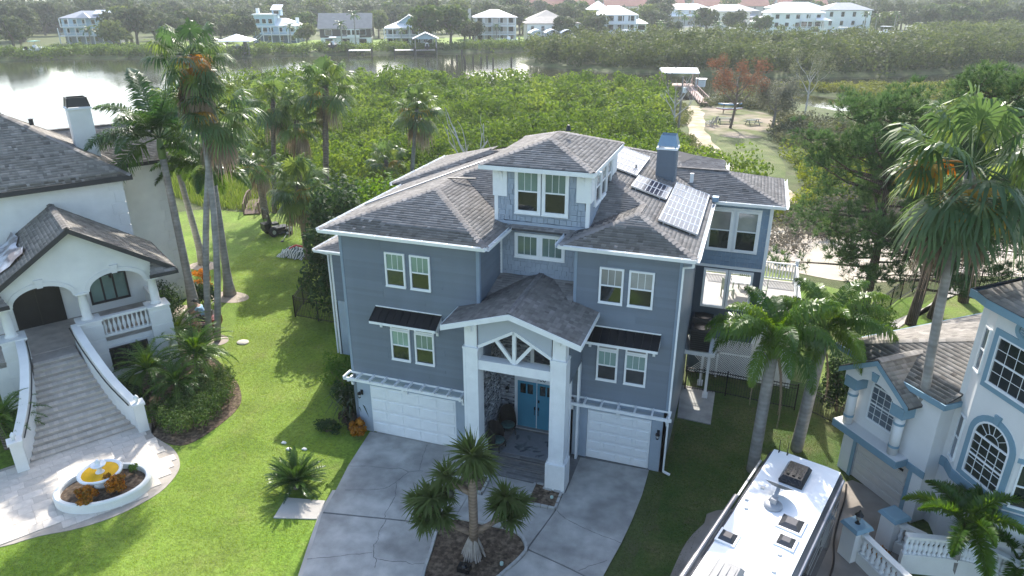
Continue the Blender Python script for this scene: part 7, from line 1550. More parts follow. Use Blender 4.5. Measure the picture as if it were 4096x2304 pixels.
bare_tree("grey_tree", "wide grey green tree at the right of the clearing", (2.4, 102.8), 5.4, 7, mat("grey_bark", (.2, .18, .16), .9), .22, 1.1, (leafmat("grey_leaf", (.10, .11, .08), (.14, .15, .11), (.17, .18, .13), .3, .6, .3), .95, 70, .24), limbs=9)
bare_tree("grey_tree", "pale barked slender tree by the bright inlet", (6.9, 114.3), 7.6, 8, DEADW, .14, .5, (leafmat("grey_leaf2", (.10, .12, .07), (.13, .15, .09), (.16, .18, .1), .3, .6, .3), .7, 40, .22), limbs=6)
UP = empty("utility_pole", (-9.2, 94, 0), 0, "grey utility pole with small transformer beside the sandy path", "pole"); MB().tube([(0, 0, 0), (0, 0, 7.2)], [.14, .1], 8).build("pole", mat("pole_grey", (.2, .19, .18), .9), UP); MB().box(.1, .5, -.2, .2, 5.2, 5.9).build("transformer", WHITE, UP)
# clearing furniture
KM = {"b": mat("kayak_blue", (.05, .30, .58), .3, .1), "w": mat("kayak_white", (.75, .72, .7), .3, .05), "r": mat("kayak_red", (.45, .10, .12), .3, .1)}
def kayak(label, loc, rz, z, m1, m2, L_=3.6):
    o = empty("kayak", (*loc, z), rz, label, "kayak", "kayaks on the rack"); N = 11
    for part, m, s in (("hull", m1, -1), ("deck", m2, 1)):
        b = MB(); rg = []
        for k in range(N):
            t = -1 + 2 * k / (N - 1); w = .36 * (1 - abs(t) ** 2.4) + .01; h = .2 * (1 - .4 * t * t); y = t * L_ / 2; up = .12 * t * t
            rg.append([b.p((w * cos(a), y, up + s * h * (.9 if s < 0 else .6) * sin(a))) for a in [pi * j / 8 for j in range(9)]])
        for p, q in zip(rg, rg[1:]):
            for j in range(8): b.f.append([p[j], p[j + 1], q[j + 1], q[j]])
        b.build(part, m, o, True)
    MB().lathe((0, .1, .1), [(.22, 0), (.22, .05), (.17, .05)], 12, 1, 1.9).build("cockpit", BLACKM, o); return o
kayak("blue and white kayak on top of the rack", (-3.8, 113.8), radians(-72), 1.35, KM["b"], KM["w"]); kayak("red and white kayak on the rack's lower arms", (-3.8, 113.1), radians(-72), .75, KM["r"], KM["w"], 4.0)
RK = empty("kayak_rack", (-3.8, 113.5, 0), radians(-72), "dark wooden rack carrying two kayaks in the clearing", "rack")
for y in (-.9, .9): MB().box(-.06, .06, y - .06, y + .06, 0, 1.4).box(-.1, .6, y - .05, y + .05, .45, .53).box(-.6, .1, y - .05, y + .05, 1.08, 1.15).build("upright", STEM, RK)
PALEW = mat("pale_wood", (.34, .33, .30), .85, .2, 4, rnd=.1); DKGR = mat("dark_green_wood", (.08, .10, .09), .8, .2, 4)
def garden_chair(label, loc, rz, m):
    o = empty("garden_chair", (*loc, 0), rz, label, "chair", "wooden chairs in the clearing")
    for k in range(5): MB().bar((-.28 + k * .14, .3, .35), (-.28 + k * .14, .62, 1.25), .1, .025).build("back_slat", m, o)
    for k in range(5): MB().box(-.3, .3, -.35 + k * .13, -.25 + k * .13, .38 - k * .02, .41 - k * .02).build("seat_slat", m, o)
    for s in (-1, 1):
        MB().box(s * .36 - .07, s * .36 + .07, -.4, .45, .6, .63).build("arm", m, o); MB().box(s * .36 - .04, s * .36 + .04, -.38, -.3, 0, .6).build("leg", m, o); MB().box(s * .36 - .04, s * .36 + .04, .3, .38, 0, .6).build("leg", m, o)
garden_chair("pale wooden armchair nearest the path in the clearing", (-5.9, 101.3), radians(-100), PALEW); garden_chair("pale wooden armchair just behind another by the path", (-5.4, 102.4), radians(-120), PALEW)
def picnic(label, loc, rz, m):
    o = empty("picnic_table", (*loc, 0), rz, label, "table", "picnic tables in the clearing")
    for k in range(4): MB().box(-1, 1, -.36 + k * .19, -.2 + k * .19, .72, .76).build("table_board", m, o)
    for s in (-1, 1):
        MB().box(-1, 1, s * .75 - .13, s * .75 + .13, .42, .46).build("bench_board", m, o)
        MB().bar((s * .75, -.6, 0), (s * .75, -.15, .72), .09, .05).bar((s * .75, .6, 0), (s * .75, .15, .72), .09, .05).bar((s * .75, -.8, .4), (s * .75, .8, .4), .09, .05).build("trestle", m, o)
picnic("grey picnic table beside the rusty brown tree", (-3.9, 104.2), radians(15), DKGR); picnic("dark picnic table left of the grey tree", (-.2, 104.2), radians(35), DKGR)
# dock with white roof at the path's end
DK = empty("boat_dock", (-13.2, 140, 0), radians(12), "reddish boardwalk dock with white roof at the path's end", "dock")
PINKW = mat("pink_deck", (.42, .30, .26), .85, .15, 3, rnd=.1); pb = MB().box(-.75, .75, -.13, .13, .42, .47).mesh("deck_board", PINKW)
for k in range(92): link("deck_board", pb, DK, (.9 - .0 * k, -20.5 + k * .28, 0))
for s in (-.72, .72):
    MB().bar((.9 + s, -20.5, 1.35), (.9 + s, 5, 1.35), .08, .08).build("handrail", PINKW, DK)
    for k in range(11): MB().box(.9 + s - .05, .9 + s + .05, -20.5 + k * 2.5, -20.4 + k * 2.5, -1.5, 1.4).build("post", PINKW, DK)
MB().hexa([(-4.6, -2.0, 3.1), (2.2, -2.0, 3.1), (2.2, 6.0, 3.3), (-4.6, 6.0, 3.3)], [(-4.6, -2.0, 3.25), (2.2, -2.0, 3.25), (2.2, 2.0, 3.8), (-4.6, 2.0, 3.8)]).build("dock_roof", WHITE, DK); MB().box(-4.4, 2.0, 1.0, 6, .35, .5).build("platform", PINKW, DK)
for x in (-4.4, 2.0):
    for y in (-1.8, 2, 5.8): MB().box(x - .1, x + .1, y - .1, y + .1, -2, 3.2).build("piling", PINKW, DK)
tag(MB().box(-11.6, -9.8, 142.6, 144.4, .3, 1.6).box(-11.8, -9.6, 142.4, 144.6, 1.6, 1.75).build("dock_box", WHITE), "white storage box on the dock beyond the clearing", "box")
for i, (x, y, h) in enumerate(((-66.8, 180.8, 1.6), (-71.8, 185, 1.3), (-71.1, 187.7, 1.5), (-72.6, 181.2, 1.9), (-73.8, 178.5, 1.2), (-76.5, 184.5, 1.7), (-79.5, 186.5, 1.6), (-63.5, 186, 1.4), (-81.5, 195, 2.2))): tag(MB().tube([(x, y, -2.4), (x, y, h - .4)], .22, 8).build("piling", mat("dark_piling", (.07, .06, .05), .9)), "old dark piling standing in the river off the mangroves", "piling", "loose pilings in the river")

# ------------------------------------------------------------------ far bank: shore hedge, houses, docks, boats, trees
canopy("shore_hedge", "low green hedge of mangroves along the far shore", [(-260, 128), (-201, 150), (-189, 163), (-163, 170), (-146, 175), (-138, 190), (-118, 203), (-97, 215), (-80, 227), (-56, 256), (-52, 264), (-84, 236), (-98, 222), (-119, 210), (-139, 197), (-150, 182), (-166, 177), (-190, 171), (-204, 158), (-260, 138)], 2.4, 3.2, .6, 90, 41, leafmat("hedge_far", (.05, .09, .02), (.08, .14, .028), (.13, .19, .04), .4, .5, .4), .25, .8)
sheet("far_lawn", [(-240, 150), (-205, 160), (-190, 172), (-166, 178), (-150, 184), (-139, 199), (-119, 212), (-98, 224), (-84, 238), (-50, 268), (0, 282), (60, 292), (120, 300), (120, 350), (40, 350), (-60, 330), (-140, 260), (-220, 215)], .03, grassmat("far_lawn_grass", (.16, .25, .03), (.2, .28, .06), .1, .7))
HM = {"white": mat("far_white", (.76, .77, .77), .7, .04), "blue": mat("far_blue", (.42, .55, .62), .7, .05), "navy": mat("far_navy", (.14, .19, .24), .7, .05), "grey": mat("far_grey", (.34, .36, .38), .7, .06), "beige": mat("far_beige", (.52, .48, .42), .7, .05), "brown": mat("far_brown", (.07, .06, .055), .7, .08), "cream": mat("far_cream", (.66, .63, .57), .7, .05)}
RM = {"white": mat("metal_roof_white", (.80, .80, .80), .35, .04, metal=.0), "grey": mat("roof_grey", (.20, .20, .21), .85, .1, .8), "tan": mat("roof_tan", (.34, .31, .28), .85, .1, .8), "aqua": mat("roof_aqua", (.50, .66, .66), .4, .05), "slate": mat("roof_slate", (.30, .32, .35), .6, .08, .8), "terracotta": mat("terracotta", (.50, .22, .15), .9, .1, .5)}
_WM = {}
def far_window(o, x, y, z, w, h, side=0):
    k = (round(w, 1), round(h, 1))
    if k not in _WM: _WM[k] = (MB().box(-w / 2 - .1, w / 2 + .1, -.06, .0, -.1, h + .1).mesh("window", HM["white"]), MB().box(-w / 2, w / 2, -.1, -.06, 0, h).mesh("pane", GLASS))
    q = link("window", _WM[k][0], o, (x, y, z), (0, 0, side)); link("pane", _WM[k][1], q)
def far_house(label, L, ang, w, d, fl, wall, roof, rtype="hip", pitch=.45, base=None, wins=4, deck=(), over=.6, name="waterfront_house", extra=None, fh=2.9, wh=1.5, ww=1.1):
    o = empty(name, (L[0], L[1], 0), radians(ang), label, "house", "houses on the far bank"); H = fl * fh
    MB().box(0, w, 0, d, fh if base else 0, H).build("wall", HM[wall], o)
    if base: MB().box(.1, w - .1, .1, d - .1, 0, fh).build("ground_wall", HM[base], o)
    b = MB(); e = over; rise = min(w, d) / 2 * pitch
    if rtype == "hip":
        if w > d: p, q = (d / 2, d / 2, H + rise), (w - d / 2, d / 2, H + rise)
        else: p, q = (w / 2, w / 2, H + rise), (w / 2, d - w / 2, H + rise)
        c = [(-e, -e, H), (w + e, -e, H), (w + e, d + e, H), (-e, d + e, H)]
        if w > d: fs = ([c[0], c[1], q, p], [c[1], c[2], q], [c[2], c[3], p, q], [c[3], c[0], p])
        else: fs = ([c[0], c[1], p], [c[1], c[2], q, p], [c[2], c[3], q], [c[3], c[0], p, q])
        for f in fs: b.hexa([(x, y, z - .25) for x, y, z in f], f)
    elif rtype == "side":
        for f in ([(-e, -e, H), (w + e, -e, H), (w + e, d / 2, H + rise), (-e, d / 2, H + rise)], [(w + e, d + e, H), (-e, d + e, H), (-e, d / 2, H + rise), (w + e, d / 2, H + rise)]): b.hexa([(x, y, z - .25) for x, y, z in f], f)
        MB().hexa([(0, 0, H - .1), (0, d, H - .1), (0, d / 2, H + rise - .2)], [(w, 0, H - .1), (w, d, H - .1), (w, d / 2, H + rise - .2)]).build("gable_wall", HM[wall], o)
    else:
        for f in ([(-e, -e, H), (-e, d + e, H), (w / 2, d + e, H + w / 2 * pitch), (w / 2, -e, H + w / 2 * pitch)], [(w + e, d + e, H), (w + e, -e, H), (w / 2, -e, H + w / 2 * pitch), (w / 2, d + e, H + w / 2 * pitch)]): b.hexa([(x, y, z - .25) for x, y, z in f], f)
        MB().hexa([(0, 0, H - .1), (w, 0, H - .1), (w / 2, 0, H + w / 2 * pitch - .3)], [(0, d, H - .1), (w, d, H - .1), (w / 2, d, H + w / 2 * pitch - .3)]).build("gable_wall", HM[wall], o)
    b.build("roof", RM[roof], o)
    for f in range(fl):
        for k in range(wins): far_window(o, w * (k + .5) / wins, 0, f * fh + .8, ww if f else ww * 1.1, wh)
        for k in range(2): far_window(o, w, d * (k + .5) / 2, f * fh + .8, ww, wh, pi / 2)
    for f, x0, x1, dd in deck:
        z = f * fh; k = MB().box(x0, x1, -dd, 0, z - .2, z).build("balcony", HM["white"], o)
        MB().bar((x0, -dd, z + 1), (x1, -dd, z + 1), .1).bar((x0, -dd, z + .15), (x1, -dd, z + .15), .08).build("railing", HM["white"], k)
        n = max(2, int((x1 - x0) / 2.6))
        for j in range(n + 1): x = x0 + (x1 - x0) * j / n; MB().box(x - .13, x + .13, -dd - .1, -dd + .16, z - fh if f < 2 else z, z + (fh - .25 if f else 1)).build("post", HM["white"], k)
        bl = MB()
        for j in range(int((x1 - x0) / .35)): x = x0 + j * .35; bl.box(x - .04, x + .04, -dd - .03, -dd + .03, z + .15, z + 1)
        bl.build("balusters", HM["white"], k)["kind"] = "stuff"
    return o
def gable_add(o, x0, x1, y0, y1, z, rise, m, wallm, rt="hip"):
    e = .5; xm, ym = (x0 + x1) / 2, (y0 + y1) / 2; b = MB(); c = [(x0 - e, y0 - e, z), (x1 + e, y0 - e, z), (x1 + e, y1 + e, z), (x0 - e, y1 + e, z)]
    for i in range(4): b.hexa([(q[0], q[1], q[2] - .2) for q in (c[i], c[(i + 1) % 4], (xm, ym, z + rise))], [c[i], c[(i + 1) % 4], (xm, ym, z + rise)])
    b.build("upper_roof", RM[m], o)
def chimney_far(o, x, y, z0, z1, m="white"): MB().box(x - .55, x + .55, y - .45, y + .45, z0, z1).build("chimney", HM[m], o)
h = far_house("grey blue porch house with roof panels among the far left trees", (-233, 197), 34, 17, 11, 3, "blue", "slate", "hip", .4, "grey", 6, ((1, -1, 18, 2.4), (2, 0, 8, 2.2)))
gable_add(h, 5.5, 9, -1.5, 3, 8.7, 1.8, "slate", "blue"); MB().hexa([(10, 1.0, 9.7), (16, 1.0, 9.7), (15.5, 4.6, 11.0), (10.5, 4.6, 11.0)], [(10, 1.0, 9.85), (16, 1.0, 9.85), (15.5, 4.6, 11.15), (10.5, 4.6, 11.15)]).build("solar_array", PBACK, h)
h = far_house("pale blue stepped house with white roofs and rooftop lookout", (-175.5, 224.7), 22, 16.4, 10, 2, "blue", "white", "hip", .5, "navy", 4, ((1, 4.4, 16, 2.2),))
MB().box(1.2, 8.4, -.4, 8, 2.9, 9.4).build("upper_block", HM["blue"], h); MB().box(.8, 8.9, -.8, 8.4, 9.4, 9.8).build("flat_roof", RM["white"], h); MB().box(7.2, 10.2, 2.5, 6, 9.2, 11.2).build("lookout", HM["blue"], h); MB().hexa([(6.8, 2.0, 11.0), (10.6, 2.0, 11.0), (10.6, 6.5, 12.6), (6.8, 6.5, 12.6)], [(6.8, 2.0, 11.2), (10.6, 2.0, 11.2), (10.6, 6.5, 12.8), (6.8, 6.5, 12.8)]).build("lookout_roof", RM["white"], h)
for x in (2.6, 4.8, 7.0): far_window(h, x, -.4, 6.7, 1.3, 1.4); far_window(h, x, -.4, 3.6, 1.4, 1.6)
far_window(h, 8.7, 2.5, 9.7, 1.8, 1.1); chimney_far(h, 1.8, 4, 9, 11.6); chimney_far(h, 15.4, 5, 5, 8.4); MB().bar((1.0, -2.2, .2), (4.2, -2.2, 2.9), .8, .2).bar((1.0, -2.6, 1.1), (4.2, -2.6, 3.9), .08).build("stairs", HM["white"], h)
h = far_house("brown gabled house with white ground floor behind the black boat", (-141.2, 215.4), 26, 16.8, 11, 2, "brown", "tan", "side", .85, "white", 3, (), ww=2.2, wh=1.7)
chimney_far(h, 4.6, 4.2, 6, 9.2); MB().box(3, 13, -1.0, 0, 2.8, 3.3).box(9, 13, -.9, 0, 3.3, 5.6).build("balcony_band", HM["white"], h)
for x in (9.6, 11.2, 12.6): far_window(h, x, -.9, 3.8, 1.1, 1.5)
h = far_house("white roofed cottage with blue gable and screened porch", (-122, 225.8), 26, 16, 12, 2, "grey", "white", "hip", .42, "grey", 4, ((1, -.5, 16.5, 2.6),), ww=2.6, wh=1.5)
MB().hexa([(4, 3, 7.2), (12, 3, 7.2), (8, 3, 9.6)], [(4, 8, 7.2), (12, 8, 7.2), (8, 8, 9.6)]).build("gable_wall", HM["blue"], h); b = MB()
for f in ([(3.2, 2.4, 6.9), (3.2, 8.5, 6.9), (8, 8.5, 9.9), (8, 2.4, 9.9)], [(12.8, 8.5, 6.9), (12.8, 2.4, 6.9), (8, 2.4, 9.9), (8, 8.5, 9.9)]): b.hexa([(x, y, z - .2) for x, y, z in f], f)
b.build("gable_roof", RM["white"], h); chimney_far(h, 11.2, 6, 7, 10.8); MB().bar((11, -3.0, .2), (15.4, -3.0, 2.9), .9, .2).bar((11, -3.5, 1.1), (15.4, -3.5, 3.9), .08).build("stairs", HM["white"], h)
h = far_house("beige three storey house with dark hip roof and balconies", (-99.5, 250.6), 24, 15, 12, 3, "beige", "slate", "hip", .42, None, 4, ((1, .5, 14.5, 1.8), (2, .5, 14.5, 1.8)), ww=1.6, wh=1.9); chimney_far(h, -1.6, 5, 6, 11.5, "beige")
h = far_house("long beige neighbour roof behind the three storey house", (-84, 268), 24, 14, 16, 2, "cream", "tan", "hip", .5, None, 3, (), fh=3.6)
h = far_house("white house with pale hip roof half hidden by oak", (-82, 258), 24, 19, 12, 2, "white", "tan", "hip", .38, None, 5, (), fh=3.3)
h = far_house("tall house with bright white roof and screened porches", (-60.5, 273), 22, 15.5, 11, 3, "white", "white", "hip", .55, "grey", 4, ((1, 4, 15.5, 2.4), (2, 4, 15.5, 2.4)), ww=2.2, wh=1.9, fh=3.1)
MB().box(15.5, 19.6, 1, 9, 3.1, 6.2).build("side_porch", HM["white"], h); gable_add(h, 15.2, 19.6, .5, 9, 6.3, 1.5, "white", "white"); far_window(h, 17.5, 1.0, 3.9, 3.2, 1.7); gable_add(h, -1, 6, 5, 14, 11, 3.0, "white", "white")
h = far_house("white house with two white roof tiers beyond the palms", (-52, 408), 22, 26, 14, 3, "white", "white", "hip", .4, None, 5, (), fh=2.8); MB().hexa([(-2, -4, 5.0), (24, -4, 5.0), (24, 0, 6.2), (-2, 0, 6.2)], [(-2, -4, 5.2), (24, -4, 5.2), (24, 0, 6.4), (-2, 0, 6.4)]).build("lower_roof", RM["white"], h)
h = far_house("grey house with broad dark hip roofs", (-29, 400), 22, 26, 16, 3, "grey", "slate", "hip", .38, None, 3, (), fh=2.7); MB().hexa([(2, -5, 5.0), (25, -5, 5.0), (24, 0, 6.6), (2, 0, 6.6)], [(2, -5, 5.2), (25, -5, 5.2), (24, 0, 6.8), (2, 0, 6.8)]).build("lower_roof", RM["slate"], h)
h = far_house("white three storey house with bright roof and outside stair", (1.6, 324), 19, 21, 12, 3, "white", "white", "hip", .42, None, 5, ((1, 11, 22, 2.6), (2, 11.5, 16.5, 2.4)), ww=1.5, wh=1.6, fh=3.1)
MB().box(-5.5, 0, 1, 9, 0, 5.6).build("side_wing", HM["white"], h); gable_add(h, -5.6, .4, 1, 9, 5.7, 2.2, "white", "white"); far_window(h, -3.6, 1.0, 4.0, .5, 1.2); far_window(h, -2.2, 1.0, 4.0, .5, 1.2); far_window(h, 14, -.05, 3.6, 5.0, 2.2); far_window(h, 19, -.05, 3.6, 3.6, 2.2); MB().hexa([(16.8, -3, 6.3), (23.5, -3, 6.3), (19, 3, 8.2)], [(16.8, -3, 6.5), (23.5, -3, 6.5), (19, 3, 8.4)]).build("porch_roof", RM["white"], h); MB().bar((6, -2.8, .2), (11, -2.8, 3.0), .9, .2).bar((6, -3.3, 1.2), (11, -3.3, 4.0), .1).build("stairs", HM["white"], h)
h = far_house("white boxy house with grey roof and garage bays", (22.5, 338), 19, 19, 13, 3, "white", "slate", "hip", .42, None, 4, ((1, 9, 19, 2.0),), ww=1.3, wh=1.8, fh=3.4)
far_house("grey house behind the white ones with aqua roof", (2, 372), 19, 24, 12, 3, "white", "aqua", "hip", .42, None, 3, (), fh=3.4); far_house("cream house with dark hip roof left of the white row", (-24, 352), 19, 17, 12, 3, "cream", "slate", "hip", .42, None, 4, (), fh=3.0)
for i, (x, y, w) in enumerate(((-150, 452, 48), (-98, 470, 50), (-44, 488, 46), (6, 500, 30))):
    h = far_house(("leftmost terracotta roofed block on the skyline", "second terracotta roofed block from the left on the skyline", "third terracotta roofed block behind the white roofs", "last terracotta roofed block towards the pines")[i], (x, y), 18.8, w, 14, 3, "beige", "terracotta", "side", .75, None, 8, (), fh=3.0, name="terracotta_block")
# docks, boathouses and boats
WDK = mat("dock_grey", (.40, .37, .33), .85, .15, 2)
def dock(label, L, ang, w, l, z=.5, m=None, roof=None):
    o = empty("dock", (L[0], L[1], -.8), radians(ang), label, "dock", "docks on the far shore"); m = m or WDK; n = int(w / .6)
    bd = MB().box(0, .57, 0, l, z + .7, z + .8).mesh("plank", m)
    for k in range(n): link("plank", bd, o, (k * .6, 0, 0))
    for x in (0, w):
        for y in (0, l): MB().tube([(x, y, -1.6), (x, y, z + 1.5)], .16, 6).build("piling", mat("dark_piling", (.07, .06, .05), .9), o)
    if roof:
        c = [(-.8, -.8, 4.6), (w + .8, -.8, 4.6), (w + .8, l + .8, 4.6), (-.8, l + .8, 4.6)]; b = MB()
        if roof == "hip":
            for i in range(4): b.hexa([(q[0], q[1], q[2] - .15) for q in (c[i], c[(i + 1) % 4], (w / 2, l / 2, 6.4))], [c[i], c[(i + 1) % 4], (w / 2, l / 2, 6.4)])
        else:
            for f in ([c[0], (w / 2, -.8, 6.4), (w / 2, l + .8, 6.4), c[3]], [c[1], c[2], (w / 2, l + .8, 6.4), (w / 2, -.8, 6.4)]): b.hexa([(q[0], q[1], q[2] - .15) for q in f], f)
            MB().hexa([(0, 0, 4.5), (w, 0, 4.5), (w / 2, 0, 6.1)], [(0, .1, 4.5), (w, .1, 4.5), (w / 2, .1, 6.1)]).build("gable", HM["blue"], o)
        b.build("dock_roof", RM["white"], o)
        for x in (0, w):
            for y in (0, l): MB().box(x - .12, x + .12, y - .12, y + .12, 0, 4.6).build("roof_post", WDK, o)
    return o
def boat(label, loc, ang, L_, hullm, top=None, z=.6, console=True):
    o = empty("motor_boat", (loc[0], loc[1], z), radians(ang), label, "boat", "boats on the far shore"); b = MB(); rg = []; N = 9; w = L_ * .17
    for k in range(N):
        t = k / (N - 1); ww = w * (1 - max(0, t - .45) ** 2 * 3.1); y = t * L_; sh = .15 * t * t * L_ * .25
        rg.append([b.p(q) for q in ((-ww, y, 1.1 + sh), (-ww * .9, y, .5 + sh * .5), (0, y, sh * .6), (ww * .9, y, .5 + sh * .5), (ww, y, 1.1 + sh), (ww * .8, y, 1.0 + sh), (-ww * .8, y, 1.0 + sh))])
    for p, q in zip(rg, rg[1:]):
        for j in range(7): b.f.append([p[j], p[(j + 1) % 7], q[(j + 1) % 7], q[j]])
    b.f.append(rg[0]); b.f.append(rg[-1]); b.build("hull", hullm, o)
    if console: MB().hexa([(-.5, L_ * .35, 1.0), (.5, L_ * .35, 1.0), (.4, L_ * .55, 1.0), (-.4, L_ * .55, 1.0)], [(-.45, L_ * .38, 2.0), (.45, L_ * .38, 2.0), (.35, L_ * .48, 2.0), (-.35, L_ * .48, 2.0)]).build("console", HM["white"], o)
    MB().box(-.3, .3, -.5, .05, .5, 1.8).build("outboard", BLACKM, o)
    if top:
        MB().box(-w * .8, w * .8, L_ * .25, L_ * .62, 3.0, 3.12).build("canopy", top, o)
        for x in (-w * .7, w * .7):
            for y in (L_ * .3, L_ * .58): MB().tube([(x, y, 1.1), (x, y, 3.0)], .04, 5).build("canopy_post", GALV, o)
    return o
GRN = mat("canopy_green", (.20, .45, .38), .6)
dock("pinkish dock with railing at the far left bank", (-207, 160), 38, 15, 2.2, .5, PINKW); boat("white boat with green canopy on the far left dock's lift", (-199.5, 155.5), 10, 7.5, HM["white"], GRN, .9)
dock("dock with white hip roof left of the stepped house", (-150.5, 177.6), 25, 8, 7, .5, None, "hip"); dock("slanting gangway from the hip roofed dock to the hedge", (-143.5, 181), 98, 24, 1.4, .5, None); boat("small white boat under the white hip roof", (-147, 179), 10, 5.5, HM["white"], None, .8)
dock("white deck dock beside the black boat", (-119.5, 196.5), 26, 7, 5, .6, HM["white"]); boat("black hulled cabin boat with white top on a lift", (-124.2, 195.2), 24, 7.5, BLACKM, HM["white"], 1.2)
dock("pale deck dock left of the gabled boathouse", (-107.5, 203.5), 26, 6, 5, .5, HM["cream"]); dock("boathouse with white gabled roof in front of the cottage", (-101.5, 206), 26, 6.5, 6, .4, None, "gable"); boat("dark boat inside the gabled boathouse", (-98, 207), 26, 5, BLACKM, None, .6)
CN = empty("boat_canopies", (-77.5, 247, 0), radians(24), "row of three white arched boat canopies by the far shore", "canopy")
for k in range(3):
    b = MB(); n = 8; P = [(k * 5.4 + 5.6 * j / n, 1.2 * sin(pi * j / n)) for j in range(n + 1)]
    for p, q in zip(P, P[1:]): b.hexa([(p[0], 0, 3.6 + p[1]), (q[0], 0, 3.6 + q[1]), (q[0], 8, 3.6 + q[1]), (p[0], 8, 3.6 + p[1])], [(p[0], 0, 3.7 + p[1]), (q[0], 0, 3.7 + q[1]), (q[0], 8, 3.7 + q[1]), (p[0], 8, 3.7 + p[1])])
    cp = b.build("canopy", RM["white"], CN, True)
    for x in (k * 5.4 + .1, k * 5.4 + 5.5):
        for y in (.2, 7.8): MB().box(x - .12, x + .12, y - .12, y + .12, -1.5, 3.7).build("post", WDK, cp)
boat("white boat at the shore left of the arched canopies", (-82, 248), 100, 8, HM["white"], None, .6); boat("white boat with hard top before the tall white roofed house", (-44, 268), 110, 9, HM["white"], HM["white"], 1.4)
boat("white speedboat on the lawn edge right of the palms", (-24, 285), 110, 9, HM["white"], HM["grey"], 2.0); boat("white fishing boat with outriggers by the shore", (-8, 288), 80, 9, HM["white"], HM["white"], 1.6); boat("white boat with cream top at the long pier", (31, 305), 90, 9, HM["white"], HM["cream"], 1.8); boat("small boat with white top far along the right bank", (44, 296), 60, 9, HM["white"], HM["white"], 2.6); boat("grey boat furthest along the right bank", (52, 300), 70, 8, HM["grey"], HM["white"], 2.6)
for lab, L_, w_ in (("long railed pier in front of the stair house", (6, 293), 22), ("short railed pier right of the long one", (32, 299), 12)):
    o = dock(lab, L_, 15, w_, 2.5, 2.2, WDK)
    for k in range(int(w_ / 2)): MB().box(k * 2 - .1, k * 2 + .1, -.1, .1, 2.8, 4.2).build("rail_post", HM["white"], o)
    MB().bar((0, 0, 4.1), (w_, 0, 4.1), .14).bar((0, 0, 3.5), (w_, 0, 3.5), .3).build("rail", HM["white"], o)
tag(MB().box(39.5, 42.5, 378, 379, 2, 3.5).bar((42, 378, 3.0), (47, 378, 6.0), .6).bar((47, 378, 6.0), (50, 378, 3.2), .5).build("excavator", mat("excavator_orange", (.55, .2, .06), .6)), "orange digger by the trees on the far right bank", "digger")

# trees of the far bank
def crown_mesh(seed, n=34, per=46, leaf=.95, mt=OAK, flat=.62):
    rng = np.random.default_rng(seed); a = rng.uniform(0, 6.28, n); q = np.sqrt(rng.uniform(0, 1, n)); z = rng.uniform(.15, 1, n); w = np.sqrt(np.clip(1.15 - (z - .25) ** 2 * 1.4, .1, 1)); C = np.stack([5 * q * w * np.cos(a) * .8, 5 * q * w * np.sin(a) * .8, 3 + 5 * flat * 1.6 * z], 1)
    Rd = np.stack([rng.uniform(1.1, 1.9, n)] * 3, 1); Rd[:, 2] *= .75; V, Q, t = leaf_cloud(rng, C, Rd, per, leaf); return np_mesh("crown", V, Q, mt, t)
OAK2 = leafmat("oak_leaf_light", (.055, .085, .03), (.085, .12, .04), (.12, .155, .055), .35, .5, .3); OAK3 = leafmat("oak_leaf_green", (.035, .07, .025), (.06, .105, .03), (.10, .145, .04), .35, .5, .3)
CR = [crown_mesh(201, mt=OAK), crown_mesh(202, mt=OAK), crown_mesh(203, mt=OAK2), crown_mesh(204, 40, mt=OAK), crown_mesh(205, 30, mt=OAK3)]
def trunk_mesh(seed):
    R = random.Random(seed); b = MB(); b.tube([(0, 0, -.3), (.1, .05, 2), (.2, .1, 5)], [.38, .3, .18], 7)
    for k in range(5): a = k * 1.3; b.tube([(.1, .05, 2 + k * .4), (1.3 * cos(a), 1.3 * sin(a), 3.6 + k * .4), (2.6 * cos(a), 2.6 * sin(a), 5 + k * .5)], [.16, .1, .05], 5)
    return b.mesh("trunk", mat("oak_bark", (.13, .11, .095), .9))
TK = [trunk_mesh(1), trunk_mesh(2)]
def far_tree(x, y, s, k, label, grp, rz=0, sz=1.0):
    o = empty("oak_tree", (x, y, 0), rz, label, "tree", grp); o.scale = (s, s, s * sz); link("trunk", TK[k % 2], o); link("crown", CR[k % 5], o); return o
R = random.Random(77)
houses = [(-233, 197, 18), (-168, 232, 13), (-133, 224, 13), (-114, 234, 13), (-92, 258, 12), (-73, 268, 16), (-50, 282, 15), (8, 333, 18), (30, 346, 14), (-40, 414, 20), (-16, 408, 18), (-15, 358, 12), (12, 378, 14)]
def clear(x, y, m=0): return all(hypot(x - a, y - b) > r + m for a, b, r in houses)
def behind(x, y): 
    # trees that would stand in front of a house as seen across the water are left out
    for a, b, r in houses:
        da = atan2(y, x) - atan2(b, a)
        if abs(da) * hypot(a, b) < r * .72 and hypot(x, y) < hypot(a, b): return False
    return True
cnt = 0
for ring, (d0, d1, n, s0, s1) in enumerate(((262, 300, 60, .75, 1.25), (300, 350, 90, .9, 1.5), (350, 430, 120, 1.1, 1.7))):
    for i in range(n):
        a = radians(108.8) + R.uniform(-.70, .72); d = R.uniform(d0, d1); x, y = d * cos(a), d * sin(a)
        if inpoly(RIVER, np.array([x]), np.array([y]))[0] or not clear(x, y, 2) or not behind(x, y): continue
        if x > -66 and d < 300: continue
        if x > 34 and d < 360: continue
        far_tree(x, y, R.uniform(s0, s1), R.randrange(5), ("oak crown in the front rank of trees across the river", "oak crown in the wood behind the waterfront houses", "oak crown in the rear wood below the skyline")[ring], ("front oaks on the far bank", "oaks behind the far houses", "rear oaks below the skyline")[ring], R.uniform(0, 6.28), R.uniform(.85, 1.15)); cnt += 1
